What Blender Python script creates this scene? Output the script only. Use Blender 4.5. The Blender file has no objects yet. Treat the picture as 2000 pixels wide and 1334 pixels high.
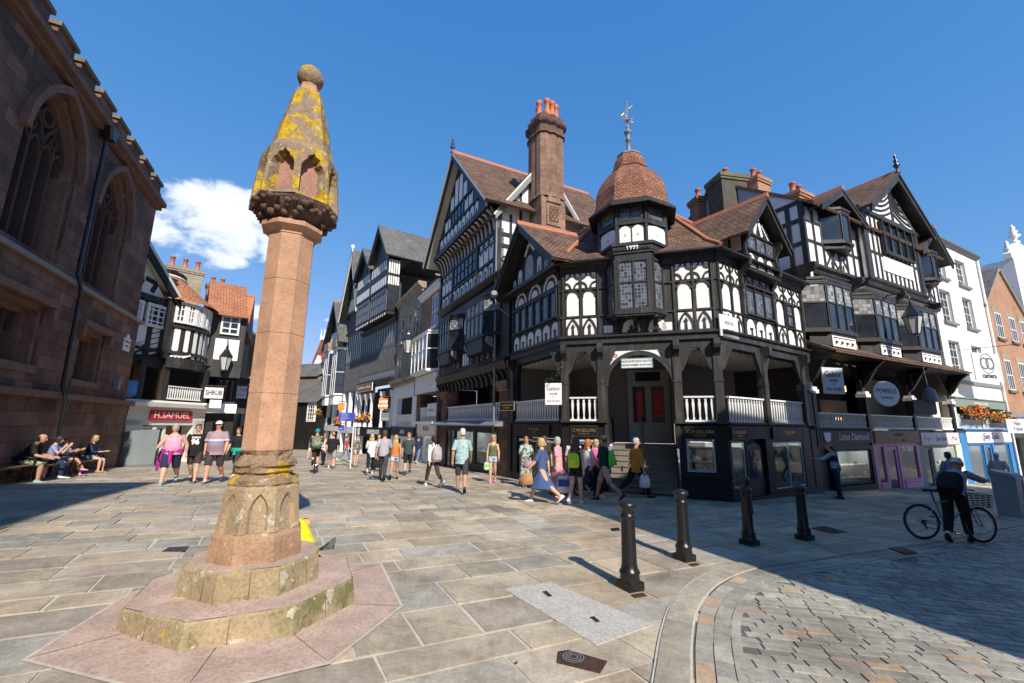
EXPO=0.42; SKY=.13
import bpy, bmesh, math, random
from mathutils import Vector, Matrix
R=math.radians; sin=math.sin; cos=math.cos; pi=math.pi
rnd=random.Random(11)
scene=bpy.context.scene
COL=scene.collection
# ---------------------------------------------------------------- survey of the place (camera station and ground plane)
FPX=845.; PITCH=math.atan(163/845.); ROLL=R(.65); H0=1.85; GA,GB=.03,.005
def ray(px,py):
    x=(px-1000)/FPX; y=-(py-667)/FPX
    c,s=cos(ROLL),sin(ROLL); xr=c*x-s*y; yr=s*x+c*y
    cp,sp=cos(PITCH),sin(PITCH)
    return (xr,cp-sp*yr,sp+cp*yr)
def gz(x,y):
    t=x*-.46+(y-10)*.888-3.2   # the street dips beyond the crossing
    dip=.04*math.log1p(math.exp(min(t*1.2,60)))/1.2 if t<50 else .04*t
    return -GA*x-GB*y-dip
def gp(px,py):
    d=ray(px,py); lo,hi=.5,400.
    for _ in range(60):
        t=(lo+hi)/2
        if H0+d[2]*t>gz(d[0]*t,d[1]*t): lo=t
        else: hi=t
    return Vector((d[0]*t,d[1]*t,H0+d[2]*t))
def atz(px,py,z):
    d=ray(px,py); t=(z-H0)/d[2]; return Vector((d[0]*t,d[1]*t,z))
class Fc:
    """a vertical facade plane: u runs to the right along it, z up, off outwards"""
    def __init__(s,P,azd):
        a=R(azd); s.P=Vector((P[0],P[1],0)); s.d=Vector((sin(a),cos(a),0)); s.n=Vector((s.d.y,-s.d.x,0)); s.az=azd
    def q(s,px,py,off=0):
        d=ray(px,py); o=s.P+s.n*off
        t=(o.x*s.n.x+o.y*s.n.y)/(d[0]*s.n.x+d[1]*s.n.y)
        return ((d[0]*t-o.x)*s.d.x+(d[1]*t-o.y)*s.d.y, H0+d[2]*t)
    def qs(s,l,off=0): return [s.q(a,b,off) for a,b in l]
    def w(s,u,z,off=0): return s.P+s.d*u+s.n*off+Vector((0,0,z))
    def shift(s,u=0,off=0):
        return Fc(s.P+s.d*u+s.n*off,s.az)
    def mat(s): return Matrix(((s.d.x,0,s.n.x,0),(s.d.y,0,s.n.y,0),(0,1,0,0),(0,0,0,1)))
# ---------------------------------------------------------------- materials
MT={}
class NT:
    def __init__(s,name):
        m=bpy.data.materials.new(name); m.use_nodes=True; s.m=m; s.t=m.node_tree; s.b=s.t.nodes['Principled BSDF']; s.out=s.t.nodes['Material Output']
    def n(s,t,**k):
        x=s.t.nodes.new(t)
        for a,b in k.items():
            if a in x.inputs: x.inputs[a].default_value=b
            else: setattr(x,a,b)
        return x
    def l(s,a,b): s.t.links.new(a,b)
    def coord(s,kind='Object'):
        if kind=='UV': return s.n('ShaderNodeUVMap').outputs[0]
        return s.n('ShaderNodeTexCoord').outputs[kind]
    def noise(s,vec,scale,detail=4,rough=.6,dist=0):
        x=s.n('ShaderNodeTexNoise'); x.inputs['Scale'].default_value=scale; x.inputs['Detail'].default_value=detail; x.inputs['Roughness'].default_value=rough; x.inputs['Distortion'].default_value=dist
        s.l(vec,x.inputs['Vector']); return x.outputs['Fac']
    def ramp(s,fac,stops):
        x=s.n('ShaderNodeValToRGB'); e=x.color_ramp.elements
        while len(e)>1: e.remove(e[0])
        e[0].position=stops[0][0]; e[0].color=(*stops[0][1],1)
        for p,c in stops[1:]:
            k=e.new(p); k.color=(*c,1)
        s.l(fac,x.inputs[0]); return x.outputs[0]
    def mix(s,fac,a,b,mode='MIX'):
        x=s.n('ShaderNodeMix',data_type='RGBA',blend_type=mode)
        for v,i in ((fac,0),(a,6),(b,7)):
            if hasattr(v,'type') or hasattr(v,'is_linked'): s.l(v,x.inputs[i])
            else: x.inputs[i].default_value=v if i==0 else (*v,1)
        return x.outputs[2]
    def math(s,op,a,b=0):
        x=s.n('ShaderNodeMath',operation=op)
        for v,i in ((a,0),(b,1)):
            if hasattr(v,'is_linked'): s.l(v,x.inputs[i])
            else: x.inputs[i].default_value=v
        return x.outputs[0]
    def bump(s,h,strength=.3,dist=.01):
        x=s.n('ShaderNodeBump'); x.inputs['Strength'].default_value=strength; x.inputs['Distance'].default_value=dist
        s.l(h,x.inputs['Height']); s.l(x.outputs[0],s.b.inputs['Normal'])
    def done(s,rough=.7,metal=0,spec=.5):
        s.b.inputs['Roughness'].default_value=rough; s.b.inputs['Metallic'].default_value=metal; s.b.inputs['Specular IOR Level'].default_value=spec
        return s.m
def k(c,f): return tuple(min(1,v*f) for v in c)
def plain(name,c,rough=.7,var=.18,scale=3,metal=0,spec=.5,bump=0,bscale=30,fine=.12):
    t=NT(name); v=t.coord()
    a=t.noise(v,scale); b=t.noise(v,scale*9,3)
    col=t.ramp(a,[(.3,k(c,1-var)),(.7,k(c,1+var))])
    col=t.mix(t.math('MULTIPLY',b,1.0),col,k(c,1-fine*2),'MIX') if False else t.mix(.5,col,t.ramp(b,[(.35,k(c,1-fine)),(.65,k(c,1+fine))]))
    t.l(col,t.b.inputs['Base Color'])
    if bump: t.bump(t.noise(v,bscale,5),bump,.02)
    MT[name]=t.done(rough,metal,spec); return t.m
def bricks(name,c1,c2,mortar,w,h,ms,rough=.85,bump=.6,stain=.35,stain_scale=.7,offset=.5,dist=.012,moss=None,wob=0):
    t=NT(name); uv=t.coord('UV'); ob=t.coord()
    if wob:
        nn=t.n('ShaderNodeTexNoise'); nn.inputs['Scale'].default_value=3; t.l(uv,nn.inputs['Vector'])
        vm=t.n('ShaderNodeVectorMath',operation='MULTIPLY_ADD'); t.l(nn.outputs['Color'],vm.inputs[0]); vm.inputs[1].default_value=(wob,wob,0); t.l(uv,vm.inputs[2]); uv=vm.outputs[0]
    x=t.n('ShaderNodeTexBrick'); x.offset=offset; t.l(uv,x.inputs['Vector'])
    x.inputs['Scale'].default_value=1; x.inputs['Brick Width'].default_value=w; x.inputs['Row Height'].default_value=h; x.inputs['Mortar Size'].default_value=ms; x.inputs['Mortar Smooth'].default_value=.3; x.inputs['Bias'].default_value=0
    x.inputs['Color1'].default_value=(*c1,1); x.inputs['Color2'].default_value=(*c2,1); x.inputs['Mortar'].default_value=(*mortar,1)
    st=t.ramp(t.noise(ob,stain_scale,6,.65),[(.3,k((1,1,1),1-stain)),(.65,(1,1,1))])
    col=t.mix(1.0,x.outputs['Color'],st,'MULTIPLY')
    fn=t.ramp(t.noise(ob,14,4),[(.3,(.78,.78,.78)),(.7,(1.2,1.2,1.2))])
    col=t.mix(.8,col,fn,'MULTIPLY')
    if moss:
        mf=t.ramp(t.noise(ob,2.2,6,.7),[(moss[1],(0,0,0)),(moss[1]+.08,(1,1,1))])
        col=t.mix(mf,col,moss[0])
    t.l(col,t.b.inputs['Base Color'])
    hh=t.math('ADD',t.math('MULTIPLY',x.outputs['Fac'],-1),t.math('MULTIPLY',t.noise(ob,25,4),.5))
    t.bump(hh,bump,dist); MT[name]=t.done(rough,0,.35); return t.m
# ---------------------------------------------------------------- mesh collector
BASE={}
class MB:
    def __init__(s): s.v=[]; s.f=[]; s.mi=[]; s.smo=[]; s.tint=[]; s.usetint=False
    def face(s,pts,m=0,sm=False,tint=None):
        i=len(s.v); s.v.extend([tuple(p) for p in pts]); s.f.append(tuple(range(i,i+len(pts)))); s.mi.append(m); s.smo.append(sm); s.tint.append(tint)
        if tint is not None: s.usetint=True
    def grid(s,rows,m=0,sm=True,closed=True,caps=False):
        i=len(s.v); n=len(rows[0])
        for r in rows: s.v.extend([tuple(p) for p in r])
        for a in range(len(rows)-1):
            for b in range(n if closed else n-1):
                c=(b+1)%n
                s.f.append((i+a*n+b,i+a*n+c,i+(a+1)*n+c,i+(a+1)*n+b)); s.mi.append(m); s.smo.append(sm); s.tint.append(None)
        if caps:
            s.face([rows[0][j] for j in range(n-1,-1,-1)],m); s.face(rows[-1],m)
    def hexa(s,p,m=0):  # 8 points: bottom ring 0-3 ccw, top ring 4-7
        for q in ((3,2,1,0),(4,5,6,7),(0,1,5,4),(1,2,6,5),(2,3,7,6),(3,0,4,7)): s.face([p[i] for i in q],m)
    def box(s,F,u0,u1,z0,z1,o0,o1,m=0):
        if u1<u0: u0,u1=u1,u0
        if z1<z0: z0,z1=z1,z0
        if o1<o0: o0,o1=o1,o0
        s.hexa([F.w(u0,z0,o1),F.w(u1,z0,o1),F.w(u1,z0,o0),F.w(u0,z0,o0),F.w(u0,z1,o1),F.w(u1,z1,o1),F.w(u1,z1,o0),F.w(u0,z1,o0)],m)
    def prism(s,F,pts,o0,o1,m=0,back=False):
        a=sum(pts[i][0]*pts[(i+1)%len(pts)][1]-pts[(i+1)%len(pts)][0]*pts[i][1] for i in range(len(pts)))
        if a<0: pts=pts[::-1]
        s.face([F.w(u,z,o1) for u,z in pts],m)
        if back: s.face([F.w(u,z,o0) for u,z in pts[::-1]],m)
        n=len(pts)
        for i in range(n):
            p,q=pts[i],pts[(i+1)%n]
            s.face([F.w(*p,o0),F.w(*q,o0),F.w(*q,o1),F.w(*p,o1)],m)
    def bar(s,F,p,q,w,o0,o1,m=0):
        dx,dz=q[0]-p[0],q[1]-p[1]; L=math.hypot(dx,dz) or 1; nx,nz=-dz/L*w/2,dx/L*w/2
        s.prism(F,[(p[0]+nx,p[1]+nz),(p[0]-nx,p[1]-nz),(q[0]-nx,q[1]-nz),(q[0]+nx,q[1]+nz)],o0,o1,m)
    def poly(s,F,pts,w,o0,o1,m=0):
        for a,b in zip(pts[:-1],pts[1:]): s.bar(F,a,b,w,o0,o1,m)
    def ring(s,F,cu,cz,r0,r1,a0,a1,o0,o1,m=0,n=6,sx=1,sz=1):
        A=[R(a0+(a1-a0)*i/n) for i in range(n+1)]
        for a,b in zip(A[:-1],A[1:]):
            s.prism(F,[(cu+cos(a)*r0*sx,cz+sin(a)*r0*sz),(cu+cos(a)*r1*sx,cz+sin(a)*r1*sz),(cu+cos(b)*r1*sx,cz+sin(b)*r1*sz),(cu+cos(b)*r0*sx,cz+sin(b)*r0*sz)],o0,o1,m)
    def wbox(s,c,sz,rz=0,m=0,taper=1,M=None):
        x,y,z=sz[0]/2,sz[1]/2,sz[2]/2; ca,sa=cos(rz),sin(rz); P=[]
        for zz,t in ((-z,1),(z,taper)):
            for a,b in ((-x,-y),(x,-y),(x,y),(-x,y)):
                v=Vector(((a*ca-b*sa)*t,(a*sa+b*ca)*t,zz))
                if M: v=M@v
                P.append(Vector(c)+v)
        s.hexa(P,m)
    def lathe(s,c,prof,n=12,m=0,rot=0,sm=True,caps=True,axis=None):
        rows=[]
        for r,z in prof:
            row=[]
            for i in range(n):
                a=rot+2*pi*i/n; v=Vector((cos(a)*r,sin(a)*r,z))
                if axis is not None: v=axis@v
                row.append(Vector(c)+v)
            rows.append(row)
        s.grid(rows,m,sm,True,caps)
    def tube(s,pts,r,n=6,m=0,sm=True,caps=True,flat=1):
        pts=[Vector(p) for p in pts]; rs=r if isinstance(r,(list,tuple)) else [r]*len(pts); rows=[]; up=None
        for i,p in enumerate(pts):
            t=(pts[min(i+1,len(pts)-1)]-pts[max(i-1,0)])
            if t.length<1e-9: t=Vector((0,0,1))
            t.normalize()
            if up is None or abs(up.dot(t))>.99: up=Vector((0,0,1)) if abs(t.z)<.9 else Vector((1,0,0))
            a=t.cross(up).normalized(); b=a.cross(t).normalized(); up=b
            rows.append([p+a*cos(2*pi*j/n)*rs[i]*flat+b*sin(2*pi*j/n)*rs[i] for j in range(n)])
        s.grid(rows,m,sm,True,caps)
    def ball(s,c,r,n=10,m=0,sc=(1,1,1),M=None):
        rows=[]
        for i in range(n//2+1):
            a=-pi/2+pi*i/(n//2); rr=max(cos(a),1e-4)
            row=[]
            for j in range(n):
                b=2*pi*j/n; v=Vector((cos(b)*rr*r*sc[0],sin(b)*rr*r*sc[1],sin(a)*r*sc[2]))
                if M: v=M@v
                row.append(Vector(c)+v)
            rows.append(row)
        s.grid(rows,m,True,True,False)
    def build(s,name,mats,parent=None,loc=None,weld=False,uv=True):
        if not isinstance(mats,(list,tuple)): mats=[mats]
        mats=[MT[a] if isinstance(a,str) else a for a in mats]
        me=bpy.data.meshes.new(name)
        o=bpy.data.objects.new(name,me); COL.objects.link(o)
        if parent is not None:
            o.parent=parent; base=BASE[parent.name]
        else:
            base=Vector(loc) if loc is not None else Vector((0,0,0)); o.location=base
        BASE[o.name]=base
        me.from_pydata([(a-base.x,b-base.y,c-base.z) for a,b,c in s.v],[],s.f)
        for a in mats: me.materials.append(a)
        me.polygons.foreach_set('material_index',s.mi); me.polygons.foreach_set('use_smooth',s.smo)
        if uv:
            L=me.uv_layers.new(name='UVMap'); buf=[0.0]*(2*len(me.loops)); V=s.v; li=0
            for f in s.f:
                nx=ny=nz=0.0
                for i in range(len(f)):
                    p,q=V[f[i]],V[f[(i+1)%len(f)]]
                    nx+=(p[1]-q[1])*(p[2]+q[2]); ny+=(p[2]-q[2])*(p[0]+q[0]); nz+=(p[0]-q[0])*(p[1]+q[1])
                l=math.sqrt(nx*nx+ny*ny+nz*nz) or 1; nx/=l; ny/=l; nz/=l
                h=math.hypot(nx,ny)
                if h<.12:
                    for i in f: buf[li]=V[i][0]; buf[li+1]=V[i][1]; li+=2
                else:
                    tx,ty=-ny/h,nx/h; bx,by,bz=-nz*ty,nz*tx,h
                    bx,by=-nz*nx/h,-nz*ny/h
                    for i in f:
                        p=V[i]; buf[li]=p[0]*tx+p[1]*ty; buf[li+1]=p[0]*bx+p[1]*by+p[2]*bz; li+=2
            L.data.foreach_set('uv',buf)
        if s.usetint:
            at=me.color_attributes.new('tint','FLOAT_COLOR','CORNER'); buf=[]
            for f,t in zip(s.f,s.tint):
                t=t or (.3,.3,.3)
                buf+= [t[0],t[1],t[2],1]*len(f)
            at.data.foreach_set('color',buf)
        if weld:
            b=bmesh.new(); b.from_mesh(me); bmesh.ops.remove_doubles(b,verts=b.verts,dist=1e-4); b.to_mesh(me); b.free()
        me.update(); return o
def tag(o,label=None,cat=None,group=None,kind=None):
    if label: o['label']=label
    if cat: o['category']=cat
    if group: o['group']=group
    if kind: o['kind']=kind
    return o
def thing(name,label,cat,loc,group=None,rz=0):
    o=bpy.data.objects.new(name,None); COL.objects.link(o); o.location=loc; o.rotation_euler=(0,0,rz); o.empty_display_size=.2
    BASE[o.name]=Vector(loc) if rz==0 else Vector((0,0,0)); return tag(o,label,cat,group)
def copy_tree(o,parent=None,**kw):
    c=o.copy(); COL.objects.link(c)
    if parent: c.parent=parent
    BASE[c.name]=BASE.get(o.name,Vector())
    for ch in [x for x in bpy.data.objects if x.parent==o]: copy_tree(ch,c)
    return c
def text(s,F,u,z,off,size,mat,parent=None,align='CENTER',sx=1,ext=.004,bold=0,name='lettering',shear=0):
    cu=bpy.data.curves.new(name,'FONT'); cu.body=s; cu.size=size; cu.extrude=ext; cu.align_x=align; cu.align_y='CENTER'; cu.offset=bold; cu.shear=shear; cu.resolution_u=2
    cu.materials.append(MT[mat]); o=bpy.data.objects.new(name,cu); COL.objects.link(o)
    w=F.w(u,z,off+ext); M=F.mat(); M.translation=w-(BASE[parent.name] if parent is not None else Vector())
    if parent is not None: o.parent=parent
    o.matrix_local=M@Matrix.Diagonal((sx,1,1,1)); return o
# ---------------------------------------------------------------- render settings, camera, light
scene.view_settings.view_transform='Standard'; scene.view_settings.look='None'; scene.view_settings.exposure=EXPO; scene.view_settings.gamma=1
cam=bpy.data.cameras.new('camera'); co=bpy.data.objects.new('camera',cam); COL.objects.link(co); scene.camera=co
cam.sensor_fit='HORIZONTAL'; cam.sensor_width=36; cam.lens=FPX/2000*36; cam.clip_start=.05; cam.clip_end=3000
c_,s_=cos(ROLL),sin(ROLL); cp,sp=cos(PITCH),sin(PITCH)
co.matrix_world=Matrix(((c_,-s_,0,0),(-sp*s_,-sp*c_,-cp,0),(cp*s_,cp*c_,-sp,H0),(0,0,0,1)))
SUN_AZ,SUN_EL=156.3,38.
su=bpy.data.lights.new('sun','SUN'); su.energy=4.6; su.angle=R(.53); su.color=(1,.93,.82)
so=bpy.data.objects.new('sun',su); COL.objects.link(so)
sd=Vector((sin(R(SUN_AZ))*cos(R(SUN_EL)),cos(R(SUN_AZ))*cos(R(SUN_EL)),sin(R(SUN_EL))))
so.rotation_euler=sd.to_track_quat('Z','Y').to_euler(); so.location=sd*60
wd=bpy.data.worlds.new('World'); scene.world=wd; wd.use_nodes=True; wt=wd.node_tree; wn=wt.nodes; bg=wn['Background']
sky=wn.new('ShaderNodeTexSky'); sky.sky_type='NISHITA'; sky.sun_disc=False; sky.sun_elevation=R(SUN_EL); sky.sun_rotation=R(SUN_AZ); sky.air_density=.6; sky.dust_density=.0; sky.ozone_density=1.0; sky.altitude=50
bg.inputs['Strength'].default_value=SKY
def wmath(op,a,b):
    x=wn.new('ShaderNodeMath'); x.operation=op; x.use_clamp=False
    for v,i in ((a,0),(b,1)):
        if hasattr(v,'is_linked'): wt.links.new(v,x.inputs[i])
        else: x.inputs[i].default_value=v
    return x.outputs[0]
tc=wn.new('ShaderNodeTexCoord')
# cumulus low in the east: a noise field bounded by soft discs of directions
nz=wn.new('ShaderNodeTexNoise'); nz.inputs['Scale'].default_value=9; nz.inputs['Detail'].default_value=9; nz.inputs['Roughness'].default_value=.58; nz.inputs['Distortion'].default_value=.25
mp=wn.new('ShaderNodeMapping'); mp.inputs['Scale'].default_value=(1,1,1.8); wt.links.new(tc.outputs['Generated'],mp.inputs[0]); wt.links.new(mp.outputs[0],nz.inputs['Vector'])
def blob(px,py,rx,ry):
    d=Vector(ray(px,py)).normalized(); az=math.atan2(d.x,d.y); el=math.asin(d.z)
    sub=wn.new('ShaderNodeVectorMath'); sub.operation='SUBTRACT'; wt.links.new(tc.outputs['Generated'],sub.inputs[0]); sub.inputs[1].default_value=d
    rt=Vector((cos(az),-sin(az),0)); up=rt.cross(d)
    outs=[]
    for ax,r in ((rt,rx),(up,ry)):
        dt=wn.new('ShaderNodeVectorMath'); dt.operation='DOT_PRODUCT'; wt.links.new(sub.outputs[0],dt.inputs[0]); dt.inputs[1].default_value=ax/r
        outs.append(wmath('POWER',wmath('ABSOLUTE',dt.outputs['Value'],0),2.0))
    dd=wn.new('ShaderNodeVectorMath'); dd.operation='DOT_PRODUCT'; wt.links.new(tc.outputs['Generated'],dd.inputs[0]); dd.inputs[1].default_value=d
    front=wmath('GREATER_THAN',dd.outputs['Value'],.5)
    e=wmath('SUBTRACT',1.0,wmath('ADD',outs[0],outs[1]))
    return wmath('MULTIPLY',wmath('MAXIMUM',e,0.0),front)
dens=blob(410,438,.168,.092)
for b in ((330,440,.10,.06),(455,440,.09,.055),(352,385,.05,.035),(500,612,.05,.03),(650,625,.035,.008),(500,790,.06,.02)): dens=wmath('MAXIMUM',dens,wmath('MULTIPLY',blob(*b),.9 if b[3]>.02 else .55))
val=wmath('ADD',wmath('MULTIPLY',dens,.62),wmath('MULTIPLY',wmath('SUBTRACT',nz.outputs['Fac'],.5),1.5))
mr=wn.new('ShaderNodeMapRange'); mr.interpolation_type='SMOOTHSTEP'; wt.links.new(val,mr.inputs[0]); mr.inputs[1].default_value=.2; mr.inputs[2].default_value=.42
has=wmath('GREATER_THAN',dens,.001); cf=wmath('MULTIPLY',wmath('MULTIPLY',mr.outputs[0],has),.93)
cr=wn.new('ShaderNodeValToRGB'); cr.color_ramp.elements[0].position=.35; cr.color_ramp.elements[0].color=(5.2,5.6,6.2,1); cr.color_ramp.elements[1].position=.75; cr.color_ramp.elements[1].color=(7.4,7.5,7.6,1)
wt.links.new(val,cr.inputs[0])
mx=wn.new('ShaderNodeMix'); mx.data_type='RGBA'; wt.links.new(cf,mx.inputs[0]); sep=wn.new('ShaderNodeSeparateColor'); wt.links.new(sky.outputs[0],sep.inputs[0]); cmb=wn.new('ShaderNodeCombineColor')
for i_,(g_,k_) in enumerate(((1.1,.64),(.65,.66),(.33,.67))): v_=wmath('POWER',wmath('MULTIPLY',sep.outputs[i_],.2),g_); v_=wmath('DIVIDE',v_,wmath('ADD',1.0,wmath('MULTIPLY',v_,(.3,.42,0)[i_]))); wt.links.new(wmath('MULTIPLY',v_,k_/SKY),cmb.inputs[i_])
wt.links.new(cmb.outputs[0],mx.inputs[6]); wt.links.new(cr.outputs[0],mx.inputs[7])
wt.links.new(mx.outputs[2],bg.inputs['Color'])
# ---------------------------------------------------------------- common materials
def streaky(name,c,worn,rough,th,bump):
    """paint with weathered runs down the face and a little mottling"""
    t=NT(name); v=t.coord(); mp3=t.n('ShaderNodeMapping'); mp3.inputs['Scale'].default_value=(9,9,.9); t.l(v,mp3.inputs[0])
    f=t.noise(mp3.outputs[0],1.0,6,.65); f2=t.noise(v,1.1,4,.6)
    g_=t.ramp(t.math('ADD',t.math('MULTIPLY',f,.65),t.math('MULTIPLY',f2,.35)),[(th-.06,(0,0,0)),(th+.12,(1,1,1))])
    col=t.mix(g_,c,worn); col=t.mix(.6,col,t.mix(1,col,t.ramp(t.noise(v,22,3),[(.3,(.8,.8,.8)),(.7,(1.15,1.15,1.15))]),'MULTIPLY'))
    t.l(col,t.b.inputs['Base Color']); t.bump(t.math('ADD',f,t.math('MULTIPLY',t.noise(v,18,4),.5)),bump,.015); MT[name]=t.done(rough,0,.4); return t.m
streaky('black_timber',(.03,.028,.026),(.085,.08,.074),.5,.56,.3)
streaky('dark_timber',(.015,.014,.0135),(.05,.047,.044),.48,.58,.25)
streaky('white_plaster',(.82,.81,.775),(.55,.53,.47),.8,.62,.08)
plain('white_paint',(.78,.77,.74),.5,.05,3,fine=.05)
plain('cream_paint',(.66,.62,.53),.6,.06,2)
plain('grey_paint',(.38,.38,.37),.5,.1,2)
plain('lead_grey',(.2,.21,.22),.5,.2,3)
plain('cast_iron',(.012,.012,.013),.3,.3,5,spec=.5,bump=.15,bscale=60)
plain('gold_leaf',(.55,.36,.08),.4,.1,5,metal=.6)
plain('terracotta',(.5,.16,.085),.75,.2,6)
plain('ridge_tile',(.42,.15,.085),.8,.2,4)
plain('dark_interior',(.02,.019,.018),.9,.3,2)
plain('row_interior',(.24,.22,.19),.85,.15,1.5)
bricks('brown_tiles',(.14,.08,.052),(.28,.16,.1),(.03,.02,.015),.19,.13,.014,bump=1,stain=.5,stain_scale=1.0,dist=.03)
bricks('red_tiles',(.3,.12,.07),(.45,.21,.125),(.05,.028,.02),.15,.088,.009,bump=1,stain=.45,stain_scale=1.5)
bricks('orange_tiles',(.56,.2,.08),(.66,.25,.11),(.2,.07,.03),.2,.12,.01,bump=.8,stain=.2,stain_scale=1)
bricks('slate_tiles',(.12,.115,.11),(.19,.18,.165),(.05,.05,.05),.25,.16,.008,bump=.7,stain=.35)
bricks('church_stone',(.3,.16,.115),(.14,.08,.06),(.1,.065,.05),.85,.42,.012,bump=.7,stain=.55,stain_scale=.8,dist=.02,wob=.03)
bricks('red_brick',(.36,.13,.07),(.26,.085,.05),(.33,.27,.21),.225,.075,.012,bump=.4,stain=.3)
bricks('orange_brick',(.48,.21,.1),(.38,.15,.075),(.4,.33,.25),.225,.075,.012,bump=.4,stain=.25)
bricks('chimney_stone',(.3,.17,.115),(.36,.22,.15),(.2,.12,.085),.5,.34,.01,bump=.5,stain=.6,stain_scale=1.1)
bricks('buff_stone',(.4,.33,.23),(.34,.28,.2),(.25,.2,.15),.6,.3,.008,bump=.4,stain=.4)
def glassmat(name,c=(.02,.024,.03),rough=.06,wav=.02):
    t=NT(name); v=t.coord(); n=t.noise(v,1.3,3)
    t.l(t.ramp(n,[(.3,k(c,.5)),(.7,k(c,1.8))]),t.b.inputs['Base Color'])
    t.bump(t.noise(v,2.2,2),.25,wav); MT[name]=t.done(rough,0,.8); return t
glassmat('window_glass')
def leaded(name,w,h,ms,c=(.03,.034,.04),lead=(.34,.35,.36)):
    t=NT(name); uv=t.coord('UV')
    x=t.n('ShaderNodeTexBrick'); x.offset=0; t.l(uv,x.inputs['Vector']); x.inputs['Scale'].default_value=1; x.inputs['Brick Width'].default_value=w; x.inputs['Row Height'].default_value=h; x.inputs['Mortar Size'].default_value=ms; x.inputs['Mortar Smooth'].default_value=.1
    x.inputs['Color1'].default_value=(*k(c,.5),1); x.inputs['Color2'].default_value=(*k(c,2.4),1); x.inputs['Mortar'].default_value=(*lead,1)
    t.l(x.outputs[0],t.b.inputs['Base Color'])
    t.l(t.ramp(x.outputs['Fac'],[(0,(.08,.08,.08)),(1,(.5,.5,.5))]),t.b.inputs['Roughness'])
    t.bump(t.math('ADD',t.noise(uv,7,2),t.math('MULTIPLY',x.outputs['Fac'],.3)),.35,.012)
    t.b.inputs['Specular IOR Level'].default_value=.7; MT[name]=t.m
leaded('leaded_glass',.1,.115,.0055,(.06,.072,.09),(.2,.205,.21))  # pane colour lightened towards blue in place of reflected sky
def paving_mat():
    t=NT('paving_stone'); a=t.n('ShaderNodeAttribute',attribute_name='tint'); v=t.coord()
    n1=t.ramp(t.noise(v,2.6,8,.72,1.2),[(.28,(.7,.69,.68)),(.5,(.98,.97,.95)),(.72,(1.2,1.17,1.12))]); n2=t.ramp(t.noise(v,26,4,.7),[(.3,(.82,.82,.82)),(.7,(1.16,1.16,1.16))])
    c=t.mix(1,a.outputs['Color'],n1,'MULTIPLY'); c=t.mix(1,c,n2,'MULTIPLY')
    sp_=t.ramp(t.noise(v,55,2),[(.7,(1,1,1)),(.75,(.42,.41,.4))]); c=t.mix(1,c,sp_,'MULTIPLY')
    st=t.ramp(t.noise(v,.8,6,.7),[(.34,(.6,.585,.57)),(.56,(1,1,1))]); c=t.mix(1,c,st,'MULTIPLY')
    t.l(c,t.b.inputs['Base Color']); t.bump(t.math('ADD',t.noise(v,9,6),t.math('MULTIPLY',t.noise(v,60,3),.4)),.45,.012); MT['paving_stone']=t.done(.68,0,.4)
paving_mat()
plain('mortar',(.5,.45,.37),.9,.25,1.5,fine=.2,bump=.2)
plain('sett_joint',(.12,.11,.1),.95,.3,2)
plain('far_ground',(.22,.2,.17),.9,.3,.3)
# ---------------------------------------------------------------- ground
def onplane(x,y,dz=0): return Vector((x,y,gz(x,y)+dz))
g=MB(); S=900
XS=[-900,-400,-200,-120,-80,-60,-45,-30,-20,-12,-6,0,6,12,20,30,45,60,90,150,300,900]
for i in range(len(XS)-1):
    for j in range(len(XS)-1): g.face([onplane(x,y,-.06) for x,y in ((XS[i],XS[j]),(XS[i+1],XS[j]),(XS[i+1],XS[j+1]),(XS[i],XS[j+1]))])
tag(g.build('ground','far_ground'),kind='structure')
KERB=[gp(*p) for p in ((1236,1560),(1262,1430),(1283,1334),(1297,1240),(1318,1180),(1358,1138),(1410,1113),(1470,1098),(1560,1086),(1660,1073),(1760,1060),(1880,1040),(1990,1020))]
KERB=[(p.x,p.y) for p in KERB]; KERB=[(KERB[0][0]-.15,-3.0),(KERB[0][0]-.06,.5)]+KERB+[(KERB[-1][0]+14,KERB[-1][1]+6.8)]
def smooth(pl,n=4):
    out=[]; P=[Vector((a,b,0)) for a,b in pl]
    for i in range(len(P)-1):
        p0=P[max(i-1,0)];p1=P[i];p2=P[i+1];p3=P[min(i+2,len(P)-1)]
        for j in range(n):
            t=j/n; out.append(.5*((2*p1)+(p2-p0)*t+(2*p0-5*p1+4*p2-p3)*t*t+(3*p1-p0-3*p2+p3)*t**3))
    out.append(P[-1]); return out
KP=smooth(KERB,5)
def kerb_side(x,y):
    """signed distance to the kerb line, positive on the road side"""
    best=1e9;sg=1
    for a,b in zip(KP[:-1],KP[1:]):
        dx,dy=b.x-a.x,b.y-a.y; L=dx*dx+dy*dy or 1e-9
        t=max(0,min(1,((x-a.x)*dx+(y-a.y)*dy)/L)); qx,qy=a.x+dx*t,a.y+dy*t; d=math.hypot(x-qx,y-qy)
        if d<best: best=d; sg=1 if (dx*(y-a.y)-dy*(x-a.x))<0 else -1
    return best*sg
CX0,CY0=-2.64,4.85   # axis of the stone cross
PA=Vector((sin(R(62)),cos(R(62)),0)); PB=Vector((-PA.y,PA.x,0))
TINTS=[(.5,.41,.295),(.45,.38,.285),(.52,.44,.325),(.43,.375,.295),(.4,.37,.31),(.47,.395,.31),(.42,.395,.34),(.5,.4,.285),(.38,.33,.265),(.46,.39,.3)]
pv=MB()
def mortar_sheet():
    for a in range(-34,46,4):
        for b in range(-20,90,4):
            p=[PA*(a+i)+PB*(b+j) for i,j in ((0,0),(4,0),(4,4),(0,4))]
            if b>45 and abs(a)>14: continue
            pv.face([onplane(v.x,v.y,-.006) for v in p],1)
mortar_sheet()
b=-16.
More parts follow.
